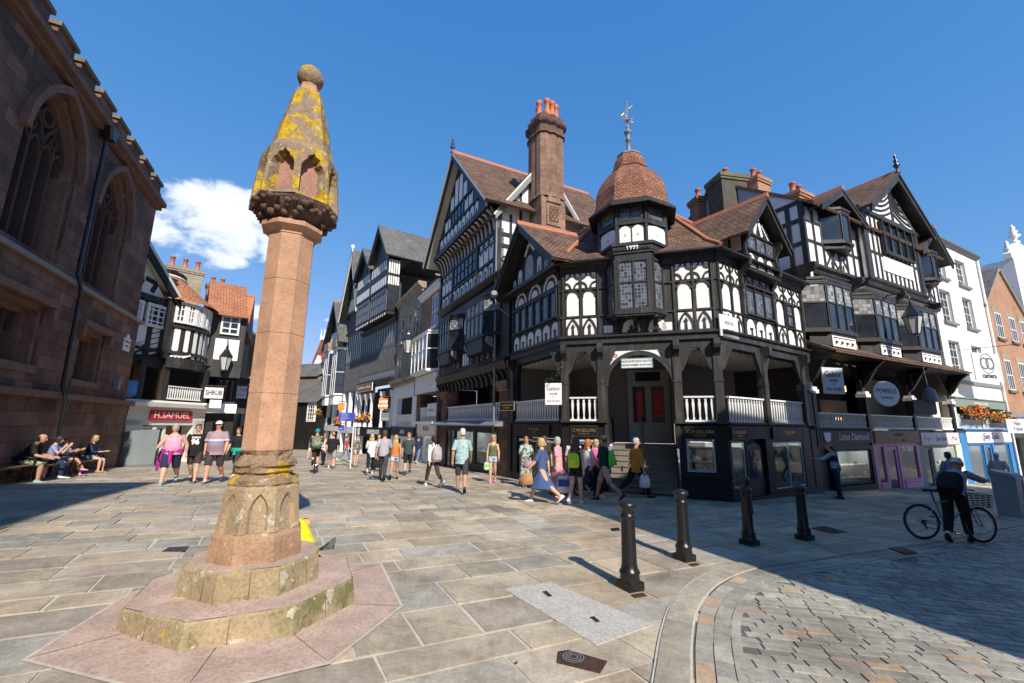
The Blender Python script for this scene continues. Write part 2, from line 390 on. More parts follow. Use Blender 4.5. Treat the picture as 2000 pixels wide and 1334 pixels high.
while b<78:
    far=b>34
    hgt=rnd.choice((.42,.5,.56,.62,.7))*(1.0 if not far else 1.7); a=-32+rnd.random()
    amax=42 if not far else 12
    if far: a=-14+rnd.random()
    while a<amax:
        Ls=rnd.uniform(.55,1.25)*(1 if not far else 1.5)
        gm=rnd.uniform(.011,.02)
        c=PA*(a+Ls/2)+PB*(b+hgt/2)
        vis=c.y>-2 and (abs(c.x)<1.6*max(c.y,0)+6)
        if vis and not (abs(c.x)<14 and c.y<22 and kerb_side(c.x,c.y)>.45):
            q=[]
            for i,j in ((0,0),(1,0),(1,1),(0,1)):
                p=PA*(a+(gm if i==0 else Ls-gm)+rnd.uniform(-.016,.016))+PB*(b+(gm if j==0 else hgt-gm)+rnd.uniform(-.013,.013))
                q.append(onplane(p.x,p.y,rnd.uniform(0,.005)))
            base=rnd.choice(TINTS); f=rnd.uniform(.84,1.14); tn=tuple(v*f for v in base)
            pv.face(q,0,False,tn)
            for i in range(4):
                p1,p2=q[i],q[(i+1)%4]; pv.face([p1+Vector((0,0,-.012)),p2+Vector((0,0,-.012)),p2,p1],0,False,tn)
        a+=Ls
    b+=hgt
tag(pv.build('paving',['paving_stone','mortar'],uv=False),kind='structure')
# kerb stones and setted road
def offs(i,d):
    a=KP[max(i-1,0)];b_=KP[min(i+1,len(KP)-1)]; t=(b_-a).normalized(); return KP[i]+Vector((t.y,-t.x,0))*d
kb=MB(); acc=0; tn=None
i=0
lens=[0]
for a,b_ in zip(KP[:-1],KP[1:]): lens.append(lens[-1]+(b_-a).length)
def along(s,d):
    for i in range(len(KP)-1):
        if lens[i+1]>=s or i==len(KP)-2:
            t=(s-lens[i])/max(lens[i+1]-lens[i],1e-6); return offs(i,d).lerp(offs(i+1,d),t)
def rowstones(mb,s0,s1,d0,d1,Lr,top,gap,tints,sub=3,drop=.04,m=0):
    s=s0
    while s<s1:
        L=rnd.uniform(*Lr); f=rnd.uniform(.85,1.12); t0=tuple(v*f for v in rnd.choice(tints))
        inn=[along(s+gap+(L-2*gap)*j/sub,d0+gap) for j in range(sub+1)]; out=[along(s+gap+(L-2*gap)*j/sub,d1-gap) for j in range(sub+1)]
        zt=top+rnd.uniform(-.002,.003)
        I=[onplane(p.x,p.y,zt) for p in inn]; O=[onplane(p.x,p.y,zt) for p in out]; dn=Vector((0,0,-drop))
        for j in range(sub):
            mb.face([I[j],O[j],O[j+1],I[j+1]],m,False,t0)
            mb.face([O[j],O[j]+dn,O[j+1]+dn,O[j+1]],m,False,t0); mb.face([I[j+1],I[j+1]+dn,I[j]+dn,I[j]],m,False,t0)
        mb.face([I[0],I[0]+dn,O[0]+dn,O[0]],m,False,t0); mb.face([O[-1],O[-1]+dn,I[-1]+dn,I[-1]],m,False,t0)
        s+=L
STOT=lens[-1]
GR=[(.42,.37,.295),(.39,.35,.285),(.44,.385,.3)]
rowstones(kb,0,STOT,-.02,.24,(.7,1.1),.024,.006,GR)
# bed under the kerb
for i in range(len(KP)-1):
    a,b_,c2,d2=offs(i,-.04),offs(i,.255),offs(i+1,.255),offs(i+1,-.04)
    kb.face([onplane(p.x,p.y,.015) for p in (a,b_,c2,d2)],1)
tag(kb.build('kerb',['paving_stone','mortar'],uv=False),kind='structure')
rd=MB(); ST=[(.36,.34,.29),(.39,.365,.305),(.33,.315,.275),(.375,.35,.3),(.42,.385,.315),(.35,.33,.285)]; ODD=[(.5,.37,.25),(.46,.36,.3)]
for i in range(len(KP)-1):
    a,b_,c2,d2=offs(i,.24),offs(i,.95),offs(i+1,.95),offs(i+1,.24); rd.face([onplane(p.x,p.y,.003) for p in (a,b_,c2,d2)],1)
rowstones(rd,0,STOT,.27,.42,(.22,.34),.012,.005,ST+ODD[:1],2,.02); rowstones(rd,0,STOT,.42,.57,(.22,.34),.011,.005,ST,2,.02); rowstones(rd,0,STOT,.57,.66,(.2,.3),.01,.004,ST,2,.02)
SA=Vector((sin(R(100)),cos(R(100)),0)); SB=Vector((-SA.y,SA.x,0))
pl=[offs(i,.62) for i in range(len(KP))]
outer=[Vector((40,-12,0)),Vector((1.2,-12,0))]
for i in range(len(pl)-1): # bed fan
    rd.face([onplane(p.x,p.y,.001) for p in (pl[i],Vector((max(pl[i].x,30)+ (0),min(-3,pl[i].y),0)) if False else Vector((26,-6+i*.12,0)),Vector((26,-6+(i+1)*.12,0)),pl[i+1])],1)
b=-14.
while b<14:
    hgt=rnd.uniform(.105,.135); a=-6+rnd.random()*.3
    while a<24:
        L=rnd.uniform(.2,.31)
        c=SA*(a+L/2)+SB*(b+hgt/2)
        if c.y>-1.5 and c.x>0 and c.x<1.35*max(c.y,0)+2.5 and kerb_side(c.x,c.y)>.61:
            f=rnd.uniform(.82,1.13); t0=tuple(v*f for v in (rnd.choice(ODD) if rnd.random()<.05 else rnd.choice(ST)))
            gm=.0035; zt=.011+rnd.uniform(-.003,.003)-(.006 if kerb_side(c.x,c.y)<.78 else 0); q=[];w_=[]
            for i,j in ((0,0),(1,0),(1,1),(0,1)):
                jx,jy=rnd.uniform(-.004,.004),rnd.uniform(-.004,.004)
                p=SA*(a+(gm if i==0 else L-gm)+jx)+SB*(b+(gm if j==0 else hgt-gm)+jy); w_.append(onplane(p.x,p.y,-.01))
                p=SA*(a+(gm+.005 if i==0 else L-gm-.005)+jx)+SB*(b+(gm+.005 if j==0 else hgt-gm-.005)+jy); q.append(onplane(p.x,p.y,zt+rnd.uniform(-.002,.002)))
            rd.face(q,0,False,t0)
            for i in range(4): rd.face([w_[i],w_[(i+1)%4],q[(i+1)%4],q[i]],0,False,t0)
        a+=L
    b+=hgt
tag(rd.build('road',['paving_stone','sett_joint'],uv=False),kind='structure')
# ---------------------------------------------------------------- the stone high cross
def stonemat(name,c,lich=.5,white=.62,green=None,scale=1.0,bump=.5,wsc=9,pit=1):
    t=NT(name); v=t.coord()
    col=t.ramp(t.noise(v,3*scale,6,.65),[(.28,k(c,.72)),(.55,c),(.75,k(c,1.22))])
    if green:
        col=t.mix(t.ramp(t.noise(v,1.7,5,.65),[(green,(0,0,0)),(green+.12,(.85,.85,.85))]),col,(.13,.135,.045))
    if white<1: col=t.mix(t.ramp(t.noise(v,wsc,3,.5),[(white,(0,0,0)),(white+.03,(.75,.75,.75))]),col,(.5,.46,.36))
    if lich<1:
        f=t.ramp(t.noise(v,4.2*scale,7,.62,.4),[(lich,(0,0,0)),(lich+.045,(1,1,1))])
        y=t.ramp(t.noise(v,16,4),[(.3,(.34,.2,.01)),(.55,(.5,.34,.02)),(.75,(.62,.46,.06))])
        col=t.mix(f,col,y)
    pits=t.ramp(t.noise(v,34,4,.7),[(.3,(.66,.66,.66)),(.55,(1.06,1.06,1.06))]); col=t.mix(pit,col,pits,'MULTIPLY')
    t.l(col,t.b.inputs['Base Color']); t.bump(t.math('ADD',t.noise(v,7,7,.7),t.math('MULTIPLY',t.noise(v,45,4),.35)),bump,.03); MT[name]=t.done(.88,0,.25)
stonemat('shaft_stone',(.47,.275,.175),1,1,bump=.3,pit=.6)
stonemat('head_stone',(.3,.215,.15),.52,.64,bump=.9)
stonemat('niche_stone',(.36,.2,.15),.64,.7,bump=.6)
stonemat('corbel_stone',(.14,.09,.068),.72,1,bump=1)
stonemat('drum_stone',(.34,.255,.16),.66,.62,bump=.5)
stonemat('mould_stone',(.31,.21,.135),.555,.66,bump=1.0)
stonemat('block_stone',(.37,.23,.145),.63,.645,bump=.5)
stonemat('step_riser_stone',(.35,.27,.165),.635,.625,green=.56,bump=.6,wsc=7)
stonemat('step_stone',(.48,.35,.28),1,.74,bump=.3)
OCT=R(90-65)-pi/8+pi/8  # faces parallel to the streets
C0=Vector((CX0,CY0,0)); gzc=gz(CX0,CY0)-.045
OR=math.atan2(cos(R(155)),sin(R(155)))+pi/8   # a face normal looks to azimuth 155
root=thing('stone_cross','lichen covered red sandstone cross pillar with ball finial on octagonal steps','monument',(CX0,CY0,gzc))
def octring(r,z,n=8,rot=OR,jit=0,c=C0):
    return [Vector((c.x+cos(rot+2*pi*i/n)*(r+rnd.uniform(-jit,jit)),c.y+sin(rot+2*pi*i/n)*(r+rnd.uniform(-jit,jit)),gzc+z)) for i in range(n)]
def octlayer(mb,prof,m=0,rot=OR,jit=0,caps=True,sub=1):
    rows=[octring(r,z,8,rot,jit) for r,z in prof]
    if sub>1:
        rows=[[a.lerp(r[(i+1)%8],j/sub)+Vector((rnd.uniform(-1,1),rnd.uniform(-1,1),rnd.uniform(-1,1)*.6))*jit for i,a in enumerate(r) for j in range(sub)] for r in rows]
    mb.grid(rows,m,False,True,False)
    if caps:
        mb.face(rows[-1],m); mb.face(rows[0][::-1],m)
# flush pink slabs round the foot
fl=MB(); P=[gp(*p) for p in ((52,1290),(352,1365),(640,1297),(782,1186),(742,1103))]
far_=[Vector((CX0+1.0*cos(a),CY0+1.0*sin(a)*1,0)) for a in (R(60),R(105),R(150),R(190))]
ring=[(p.x,p.y) for p in P]+[(CX0+1.25*cos(a),CY0+1.25*sin(a)) for a in (R(75),R(115),R(150),R(180))]
top=[onplane(x,y,.014) for x,y in ring]; ctr=onplane(CX0,CY0,.014); n=len(ring)
for i in range(n):
    a,b2=top[i],top[(i+1)%n]
    fl.face([ctr,a+(b2-a).normalized()*.006,b2-(b2-a).normalized()*.006]); fl.face([a+Vector((0,0,-.06)),b2+Vector((0,0,-.06)),b2,a])
    fl.face([onplane(x_,y_,.012) for x_,y_ in ((a.x+(a.x-CX0)*.02,a.y+(a.y-CY0)*.02),(b2.x+(b2.x-CX0)*.02,b2.y+(b2.y-CY0)*.02))]+[ctr+Vector((0,0,-.06))],1)
fl.build('foot_slab',['step_stone','mortar'],root)
def step(r0,r1,z0,z1):
    m=MB(); e=.018
    octlayer(m,[(r0,z0),(r1+.005,z1-e),(r1-.018,z1)],0,jit=.006,caps=False,sub=4)
    rw=octring(r1-.018,z1)
    m.face(rw,1)
    for i in (0,1,2,3,4,5,6,7): # vertical joints between the blocks, cut as thin dark mortar strips
        a0,a1=octring(r0+.002,z0),octring(r1+.006,z1-.02); t=.3+.4*rnd.random()
        p=a0[i].lerp(a0[(i+1)%8],t); q=a1[i].lerp(a1[(i+1)%8],t); nrm=Vector((p.x-CX0,p.y-CY0,0)).normalized()*.004; tt=(a0[(i+1)%8]-a0[i]).normalized()*.003
        m.face([p-tt+nrm,p+tt+nrm,q+tt+nrm,q-tt+nrm],2)
    m.build('step',['step_riser_stone','step_stone','corbel_stone'],root)
step(1.06,1.02,-.03,.255); step(.66,.63,.25,.5)
m=MB(); octlayer(m,[(.45,.495),(.43,.73),(.40,.765)],jit=.005,sub=3); m.build('base_block','block_stone',root)
# drum with pointed blind arches
m=MB(); zb,zt_=.765,1.175
for i in range(8):
    lo=octring(.405,zb); hi=octring(.365,zt_); lo2=octring(.37,zb); hi2=octring(.335,zt_)
    A,B,Cc,D=lo[i],lo[(i+1)%8],hi[(i+1)%8],hi[i]
    def P2(u,v,d=0):
        a=A.lerp(B,u); c=D.lerp(Cc,u); p=a.lerp(c,v); nrm=Vector((p.x-CX0,p.y-CY0,0)).normalized(); return p-nrm*d
    arch=[(.2,0)]+[(.2,.5),(.22,.6),(.29,.72),(.39,.82),(.5,.9),(.61,.82),(.71,.72),(.78,.6),(.8,.5)]+[(.8,0)]
    left=[(0,0),(.2,0),(.2,.5),(.22,.6),(.29,.72),(.39,.82),(.5,.9),(.5,1),(0,1)]; right=[(1-u,v) for u,v in left][::-1]
    for pl_ in (left,right): m.face([P2(u,v) for u,v in pl_])
    for (u0,v0),(u1,v1) in zip(arch[:-1],arch[1:]): m.face([P2(u0,v0),P2(u0+(.5-u0)*.2,v0*.97,.035),P2(u1+(.5-u1)*.2,v1*.97,.035),P2(u1,v1)],0)
    m.face([P2(u+(.5-u)*.2,v*.97,.035) for u,v in arch],0)
octlayer(m,[(.365,1.174),(.345,1.2)],caps=False); m.face(octring(.345,1.2)); m.build('arcaded_drum','drum_stone',root)
m=MB(); octlayer(m,[(.33,1.19),(.345,1.22),(.335,1.265),(.29,1.285),(.275,1.31),(.3,1.335),(.29,1.38),(.315,1.4),(.31,1.425),(.27,1.45),(.245,1.5),(.262,1.545)],jit=.012,sub=4); m.build('base_moulding','mould_stone',root)
m=MB(); zs=[1.545,2.14,2.8,3.42,3.98]
for a,b2 in zip(zs[:-1],zs[1:]):
    rr=lambda z:.262-.004*(z-1.5)
    octlayer(m,[(rr(a)-.006,a),(rr(a),a+.008),(rr(b2),b2-.008),(rr(b2)-.006,b2)],caps=True)
m.build('shaft','shaft_stone',root)
m=MB(); octlayer(m,[(.26,3.975),(.262,4.0),(.3,4.03),(.345,4.055),(.345,4.1),(.31,4.125)],jit=.003,sub=2); m.build('collar','shaft_stone',root)
# carved corbel: leafy lumps; the head is turned half a side against the shaft
OR_S=OR; OR=OR+pi/8
def octring(r,z,n=8,rot=None,jit=0,c=C0):
    rot=OR if rot is None else rot
    return [Vector((c.x+cos(rot+2*pi*i/n)*(r+rnd.uniform(-jit,jit)),c.y+sin(rot+2*pi*i/n)*(r+rnd.uniform(-jit,jit)),gzc+z)) for i in range(n)]
def octlayer(mb,prof,m=0,rot=None,jit=0,caps=True,sub=1):
    rows=[octring(r,z,8,OR,jit) for r,z in prof]
    if sub>1: rows=[[a.lerp(r[(i+1)%8],j/sub)+Vector((rnd.uniform(-1,1),rnd.uniform(-1,1),rnd.uniform(-1,1)*.6))*jit for i,a in enumerate(r) for j in range(sub)] for r in rows]
    mb.grid(rows,m,False,True,False)
    if caps: mb.face(rows[-1],m); mb.face(rows[0][::-1],m)
m=MB(); octlayer(m,[(.29,4.12),(.3,4.15),(.41,4.25),(.475,4.335),(.475,4.36)],jit=.012,sub=4)
for i in range(64):
    a=2*pi*i/64*1.0+rnd.random()*.1; z=rnd.uniform(4.16,4.32); r=.33+(z-4.15)*.75
    m.ball((CX0+cos(a)*r,CY0+sin(a)*r,gzc+z),rnd.uniform(.035,.06),6,0,(1,1,.8))
m.build('carved_corbel','corbel_stone',root)
# lantern with eight niches
m=MB(); z0,z1=4.355,4.98; ro,ri=.485,.43
for i in range(8):
    lo=octring(ro,z0); hi=octring(ri,z1)
    A,B,Cc,D=lo[i],lo[(i+1)%8],hi[(i+1)%8],hi[i]
    def P3(u,v,d=0):
        p=A.lerp(B,u).lerp(D.lerp(Cc,u),v); nrm=Vector((p.x-CX0,p.y-CY0,0)).normalized(); return p-nrm*d
    arch=[(.1,.05),(.11,.62),(.19,.74),(.27,.77),(.31,.85),(.42,.88),(.5,.95),(.58,.88),(.69,.85),(.73,.77),(.81,.74),(.89,.62),(.9,.05)]
    arch=[(u+rnd.uniform(-.02,.02)*(.1<v<.9),v+rnd.uniform(-.02,.02)*(v>.1)) for u,v in arch]; arch[0]=(.1,.05); arch[-1]=(.9,.05)
    j=lambda: rnd.uniform(-.012,.012)
    left=[(0,0),(.5,0),(.5,.05),(.1,.05)]+arch[1:7]+[(.5,1),(0,1)]; right=[(.5,0),(1,0),(1,1),(.5,1)]+arch[6:12]+[(.9,.05),(.5,.05)]
    for pl_ in (left,right): m.face([P3(u,v) for u,v in pl_],0)
    cl=arch+[arch[0]]
    for (u0,v0),(u1,v1) in zip(cl[:-1],cl[1:]): m.face([P3(u0,v0),P3(u0,v0,.13),P3(u1,v1,.13),P3(u1,v1)],0)
    m.face([P3(u,v,.13) for u,v in arch],1)
m.face(octring(ri,z1),0); m.build('niche_lantern',['head_stone','niche_stone'],root)
m=MB(); octlayer(m,[(.41,4.96),(.4,5.02),(.37,5.08),(.352,5.1),(.318,5.3),(.27,5.53),(.262,5.535),(.255,5.55),(.22,5.72),(.17,5.93),(.15,5.95)],jit=.008,sub=3); m.build('spire','head_stone',root)
m=MB(); octlayer(m,[(.115,5.945),(.125,5.96),(.115,6.03),(.12,6.05),(.1,6.075)]); m.build('neck','shaft_stone',root)
m=MB(); m.ball((CX0,CY0,gzc+6.2),.158,20); m.build('ball_finial','head_stone',root)
# ---------------------------------------------------------------- church on the left
d=Vector((-10.549,12.069,0)); CH=Fc((d.x,d.y),-24.5); gc=.9
class Gauged(Fc):
    """the church was gauged in units of CK metres from eye level"""
    def w(s,u,z,off=0): v=s.P*CK+s.d*(u*CK)+s.n*(off*CK); return Vector((v.x,v.y,H0+(z-H0)*CK))
CK=1.66; CH=Gauged((d.x,d.y),-24.5)
ch=thing('sandstone_church','dark red sandstone church wall with tall traceried windows and battlements','church',CH.w(-6,gc))
WT=.55
stonemat('church_trim',(.24,.135,.1),1,1,bump=.8)
stonemat('church_dark',(.1,.062,.05),1,1,bump=.8)
leaded('church_glass',.13,.13,.014,(.01,.01,.012),(.025,.022,.02))
def archpts(c,w,zs,za,n=8,inner=0):
    """pointed arch outline going up the left side, over, down the right side (without the bottom)"""
    w=w-inner; rise=(za-inner)-zs; r=(w*w+rise*rise)/(2*w); L=[]
    a1=math.asin(min(1,rise/r)) if rise<=r else pi/2
    for i in range(n+1):
        a=a1*i/n; L.append((c-w+r-r*cos(a),zs+r*sin(a)))
    return L+[(2*c-u,z) for u,z in L[-2::-1]]
U0,U1=-15.,-.55
openings=[]
for c in (-11.3,): openings.append((c,.92,4.75,6.45,7.75))
openings+= [(-5.62,.86,4.72,6.45,7.68),(-3.02,.84,4.72,6.4,7.62)]
lows=[(-6.55,-4.98,2.78,3.85),(-3.55,-2.42,2.68,3.78),(-12.2,-10.4,2.75,3.85)]
wb=MB()
edges=[U0]
ups=sorted(openings)
# upper wall: pieces between and over the openings
zl,zu=4.6,8.05; prev=U0
for c,w,zs0,zs,za in ups:
    wb.prism(CH,[(prev,zl),(c-w,zl),(c-w,zu),(prev,zu)],-WT,0)
    a=archpts(c,w,zs,za); mid=len(a)//2
    wb.prism(CH,[(c-w,zs)]+a[1:mid+1]+[(c,zu),(c-w,zu)],-WT,0); wb.prism(CH,a[mid:]+[(c+w,zu),(c,zu)],-WT,0)
    wb.box(CH,c-w,c+w,zl,zs0,-WT,0); prev=c+w
wb.box(CH,prev,U1,zl,zu,-WT,0)
# lower wall with square windows
prev=U0
for a,b2,zb,zt2 in sorted(lows):
    wb.box(CH,prev,a,2.36,4.6,-WT,.07); wb.box(CH,a,b2,2.36,zb,-WT,.07); wb.box(CH,a,b2,zt2,4.6,-WT,.07); prev=b2
wb.box(CH,prev,U1+.03,2.36,4.6,-WT,.07)
wb.prism(CH,[(U0,gc-.4),(U1+.12,gc-.4),(U1+.1,1.9),(U1+.16,2.24),(U0,2.24)],-WT,.14)
wb.box(CH,U1-.6,U1-.002,gc-.3,8.05,-9,-WT)   # return wall up the side street
wb.build('wall','church_stone',ch)
tr=MB()
def profile0(mb,F,pts,u0,u1):
    n=len(pts)
    for i in range(n):
        p,q=pts[i],pts[(i+1)%n]; mb.face([F.w(u0,p[1],p[0]),F.w(u1,p[1],p[0]),F.w(u1,q[1],q[0]),F.w(u0,q[1],q[0])],1 if 1<=i<=3 else 0)
    mb.face([F.w(u1,z,o) for o,z in pts])
profile0(tr,CH,[(.0,4.44),(.13,4.47),(.16,4.49),(.16,4.55),(.0,4.64)],U0,U1+.1)
tr.prism(CH,[(U0,2.24),(U1+.2,2.24),(U1+.2,2.36),(U0,2.36)],-.1,.24)
for za,zb,o in ((7.86,7.96,.1),(7.96,8.08,.2)): tr.box(CH,U0,U1+.1,za,zb,-.3,o)
tr.build('string_course',['church_trim','lead_grey'],ch)
stonemat('sooty_coping',(.2,.155,.1),.7,1,bump=.6)
pb=MB(); pb.box(CH,U0,U1,8.05,8.32,-.3,.06)
u=U1-.72
while u>U0+1: pb.box(CH,u,u+.58,8.32,8.5,-.3,.06); pb.box(CH,u-.04,u+.62,8.5,8.58,-.36,.11,1); u-=.85
pb.build('battlement',['church_stone','sooty_coping'],ch)
for c,w,zs0,zs,za in openings:
    fr=MB(); out=archpts(c,w+.16,zs,za+.17,8); inn=archpts(c,w+.03,zs,za+.02,8)
    for i in range(len(out)-1): fr.prism(CH,[inn[i],out[i],out[i+1],inn[i+1]],-.02,.11)
    for dd,k_ in ((-.06,0),(-.16,.06)):
        a=archpts(c,w-k_+.02,zs,za-k_+.02,8); b3=archpts(c,w-k_-.1,zs,za-k_-.1,8); a=[(c-w+k_-.02,zs0)]+a+[(c+w-k_+.02,zs0)]; b3=[(c-w+k_+.1,zs0)]+b3+[(c+w-k_-.1,zs0)]
        for i in range(len(a)-1): fr.prism(CH,[a[i],b3[i],b3[i+1],a[i+1]],-.5,dd)
    win=fr.build('window','church_trim',ch)
    t=MB(); n=4
    iw=w-.14
    for i in range(1,n): t.box(CH,c-iw+2*iw*i/n-.035,c-iw+2*iw*i/n+.035,zs0,zs+.35,-.3,-.16)
    for i in range(n):
        cc=c-iw+2*iw*(i+.5)/n; hw=iw/n
        a=archpts(cc,hw,zs-.1,zs+.28,5)
        for p,q in zip(a[:-1],a[1:]): t.bar(CH,p,q,.05,-.3,-.17)
    for sgn in (-1,1):
        a=archpts(c+sgn*iw/2,iw/2,zs+.05,zs+.72,6)
        for p,q in zip(a[:-1],a[1:]): t.bar(CH,p,q,.06,-.3,-.16)
        t.ring(CH,c+sgn*iw/2,zs+.4,.09,.13,0,360,-.3,-.17,0,8)
        t.bar(CH,(c+sgn*iw*.55,zs+.45),(c+sgn*.08,za-.35),.05,-.3,-.17)
    t.ring(CH,c,zs+.72,.13,.19,0,360,-.3,-.16,0,10)
    t.build('tracery','church_dark',win)
    g=MB(); g.prism(CH,[(c-w,zs0)]+archpts(c,w,zs,za,8)+[(c+w,zs0)],-.34,-.3); g.build('pane','church_glass',win)
for a,b2,zb,zt2 in lows:
    fr=MB()
    fr.box(CH,a-.2,b2+.2,zt2,zt2+.13,.06,.2); fr.box(CH,a-.2,a-.06,zt2-.22,zt2,.06,.18); fr.box(CH,b2+.06,b2+.2,zt2-.22,zt2,.06,.18)
    fr.box(CH,a-.06,b2+.06,zb-.14,zb,-.3,.1)
    for dd,k_ in ((.03,0),(-.12,.09)):
        fr.box(CH,a+k_,a+k_+.1,zb,zt2,-.4,dd); fr.box(CH,b2-k_-.1,b2-k_,zb,zt2,-.4,dd); fr.box(CH,a+k_+.1,b2-k_-.1,zt2-k_-.1,zt2-k_,-.4,dd)
    win=fr.build('window','church_trim',ch)
    t=MB()
    for i in (1,2,3): t.box(CH,a+.19+(b2-a-.38)*i/4-.03,a+.19+(b2-a-.38)*i/4+.03,zb,zt2-.19,-.34,-.2)
    for i in range(4):
        cc=a+.19+(b2-a-.38)*(i+.5)/4; hw=(b2-a-.38)/8
        pp=archpts(cc,hw,zt2-.5,zt2-.22,4)
        for p,q in zip(pp[:-1],pp[1:]): t.bar(CH,p,q,.05,-.34,-.22)
    t.build('tracery','church_dark',win)
    g=MB(); g.box(CH,a+.15,b2-.15,zb,zt2-.15,-.44,-.36); g.build('pane','church_glass',win)
for uu in (-4.28,-13.4,-9.2):
    dp=MB(); dp.tube([CH.w(uu,7.75,.12),CH.w(uu,4.7,.12),CH.w(uu,4.4,.22),CH.w(uu,2.5,.24),CH.w(uu,2.2,.34),CH.w(uu,gc,.32)],.055,8)
    for z in (6.9,5.9,5.0,3.4): dp.lathe(CH.w(uu,z,.12 if z>4.5 else .23),[(.055,-.06),(.075,-.05),(.075,.05),(.055,.06)],8)
    dp.prism(CH,[(uu-.08,7.7),(uu+.08,7.7),(uu+.14,7.98),(uu-.14,7.98)],.05,.26); dp.build('drainpipe','cast_iron',ch)
mb=MB(); mb.prism(CH,[(-7.4,7.4),(-6.85,7.36),(-6.8,7.68),(-7.36,7.62)],-.01,.006); mb.build('hatch','church_dark',ch)
# street name plate near the corner of the church
S_=[CH.q(*p,.1) for p in ((238,695),(257,660))]; u0,u1=S_[0][0],S_[1][0]; z0,z1=3.62,3.95
pl=MB(); pl.box(CH,u0,u1,z0,z1,.075,.1); pl.ring(CH,(u0+u1)/2,z1,.0,.1,0,180,.075,.1,0,8)
sg=pl.build('street_sign','white_paint',None,CH.w((u0+u1)/2,z0,.08)); tag(sg,'small pale street name plate with rounded crest on the church corner','sign')
for i,s in enumerate(('NORTHGATE','STREET')): text(s,CH,(u0+u1)/2,z1-.1-.11*i,.1,.085,'dark_timber',sg)
lb=MB(); q_=CH.q(228,750,.1); lb.box(CH,q_[0]-.08,q_[0]+.08,q_[1]-.14,q_[1]+.04,.07,.16); lb.prism(CH,[(q_[0]-.09,q_[1]+.04),(q_[0]+.09,q_[1]+.04),(q_[0],q_[1]+.18)],.07,.16)
tag(lb.build('wall_lantern','lead_grey',None,CH.w(q_[0],q_[1],.1)),'small grey niche box with pointed top on the church corner wall','box')
# ---------------------------------------------------------------- shared builders for timber framed fronts
def profile(mb,F,pts,u0,u1,m=0,caps=True):
    """closed (off,z) outline swept along u"""
    a=sum(pts[i][0]*pts[(i+1)%len(pts)][1]-pts[(i+1)%len(pts)][0]*pts[i][1] for i in range(len(pts)))
    if a<0: pts=pts[::-1]
    n=len(pts)
    for i in range(n):
        p,q=pts[i],pts[(i+1)%n]; mb.face([F.w(u0,p[1],p[0]),F.w(u0,q[1],q[0]),F.w(u1,q[1],q[0]),F.w(u1,p[1],p[0])][::-1],m)
    if caps: mb.face([F.w(u0,z,o) for o,z in pts],m); mb.face([F.w(u1,z,o) for o,z in pts][::-1],m)
def scroll(mb,F,u,w,z0,z1,out,m=0):
    h=z1-z0; P=[(0,z0),(.25*out,z0+.02*h),(.32*out,z0+.14*h),(.2*out,z0+.24*h),(.26*out,z0+.42*h),(.55*out,z0+.6*h),(.9*out,z0+.7*h),(out,z0+.82*h),(.97*out,z1),(0,z1)]
    profile(mb,F,P,u-w/2,u+w/2,m)
def window(F,u0,u1,z0,z1,o,parent,cols=2,rows=1,fr='black_timber',gl='leaded_glass',bw=.05,dep=.05,split=None,name='window',mw=None,label=None):
    if u1<u0: u0,u1=u1,u0
    if z1<z0: z0,z1=z1,z0
    m=MB(); mw=mw or bw*.7
    m.box(F,u0,u1,z1-bw,z1,o-.03,o+dep); m.box(F,u0,u1,z0,z0+bw,o-.03,o+dep+.01)
    m.box(F,u0,u0+bw,z0+bw,z1-bw,o-.03,o+dep); m.box(F,u1-bw,u1,z0+bw,z1-bw,o-.03,o+dep)
    for i in range(1,cols): c=u0+(u1-u0)*i/cols; m.box(F,c-mw/2,c+mw/2,z0+bw,z1-bw,o-.025,o+dep*.8)
    zz=[split] if split else [z0+(z1-z0)*i/rows for i in range(1,rows)]
    for c in zz: m.box(F,u0+bw,u1-bw,c-mw/2,c+mw/2,o-.02,o+dep*.7)
    w=m.build(name,fr,parent)
    if label: w['label']=label
    g=MB(); g.prism(F,[(u0+bw*.5,z0+bw*.5),(u1-bw*.5,z0+bw*.5),(u1-bw*.5,z1-bw*.5),(u0+bw*.5,z1-bw*.5)],o-.02,o+.004); g.build('pane',gl,w)
    return w
def rnd_arch(c,w,zs,n=8): return [(c-w*cos(pi*i/n),zs+w*sin(pi*i/n)) for i in range(n+1)]
def w_arch(mb,F,u0,u1,z0,z1,m=1,o0=.0,o1=.012,notch=True):
    """white round headed plaster panel"""
    c=(u0+u1)/2; w=(u1-u0)/2; zs=z1-w
    P=[(u0,z0),(u1,z0),(u1,zs-.03)]+([(u1-.14*w,zs-.01)] if notch else [])+[(c+w*(.93 if notch else 1)*cos(pi*i/8),zs+w*sin(pi*i/8)) for i in range(9)]+([(u0+.14*w,zs-.01)] if notch else [])+[(u0,zs-.03)]
    mb.prism(F,P,o0,o1,m)
def quat(mb,F,u0,u1,z0,z1,t=0,o=.012):
    """white panel with a black ring quarter in each corner: leaves a four pointed star"""
    mb.box(F,u0,u1,z0,z1,0,o,1); w=(u1-u0); h=z1-z0
    for cu,cz,a in ((u0,z0,0),(u1,z0,90),(u1,z1,180),(u0,z1,270)):
        mb.ring(F,cu,cz,.29,.42,a,a+90,o,o+.03,t,6,w,h)
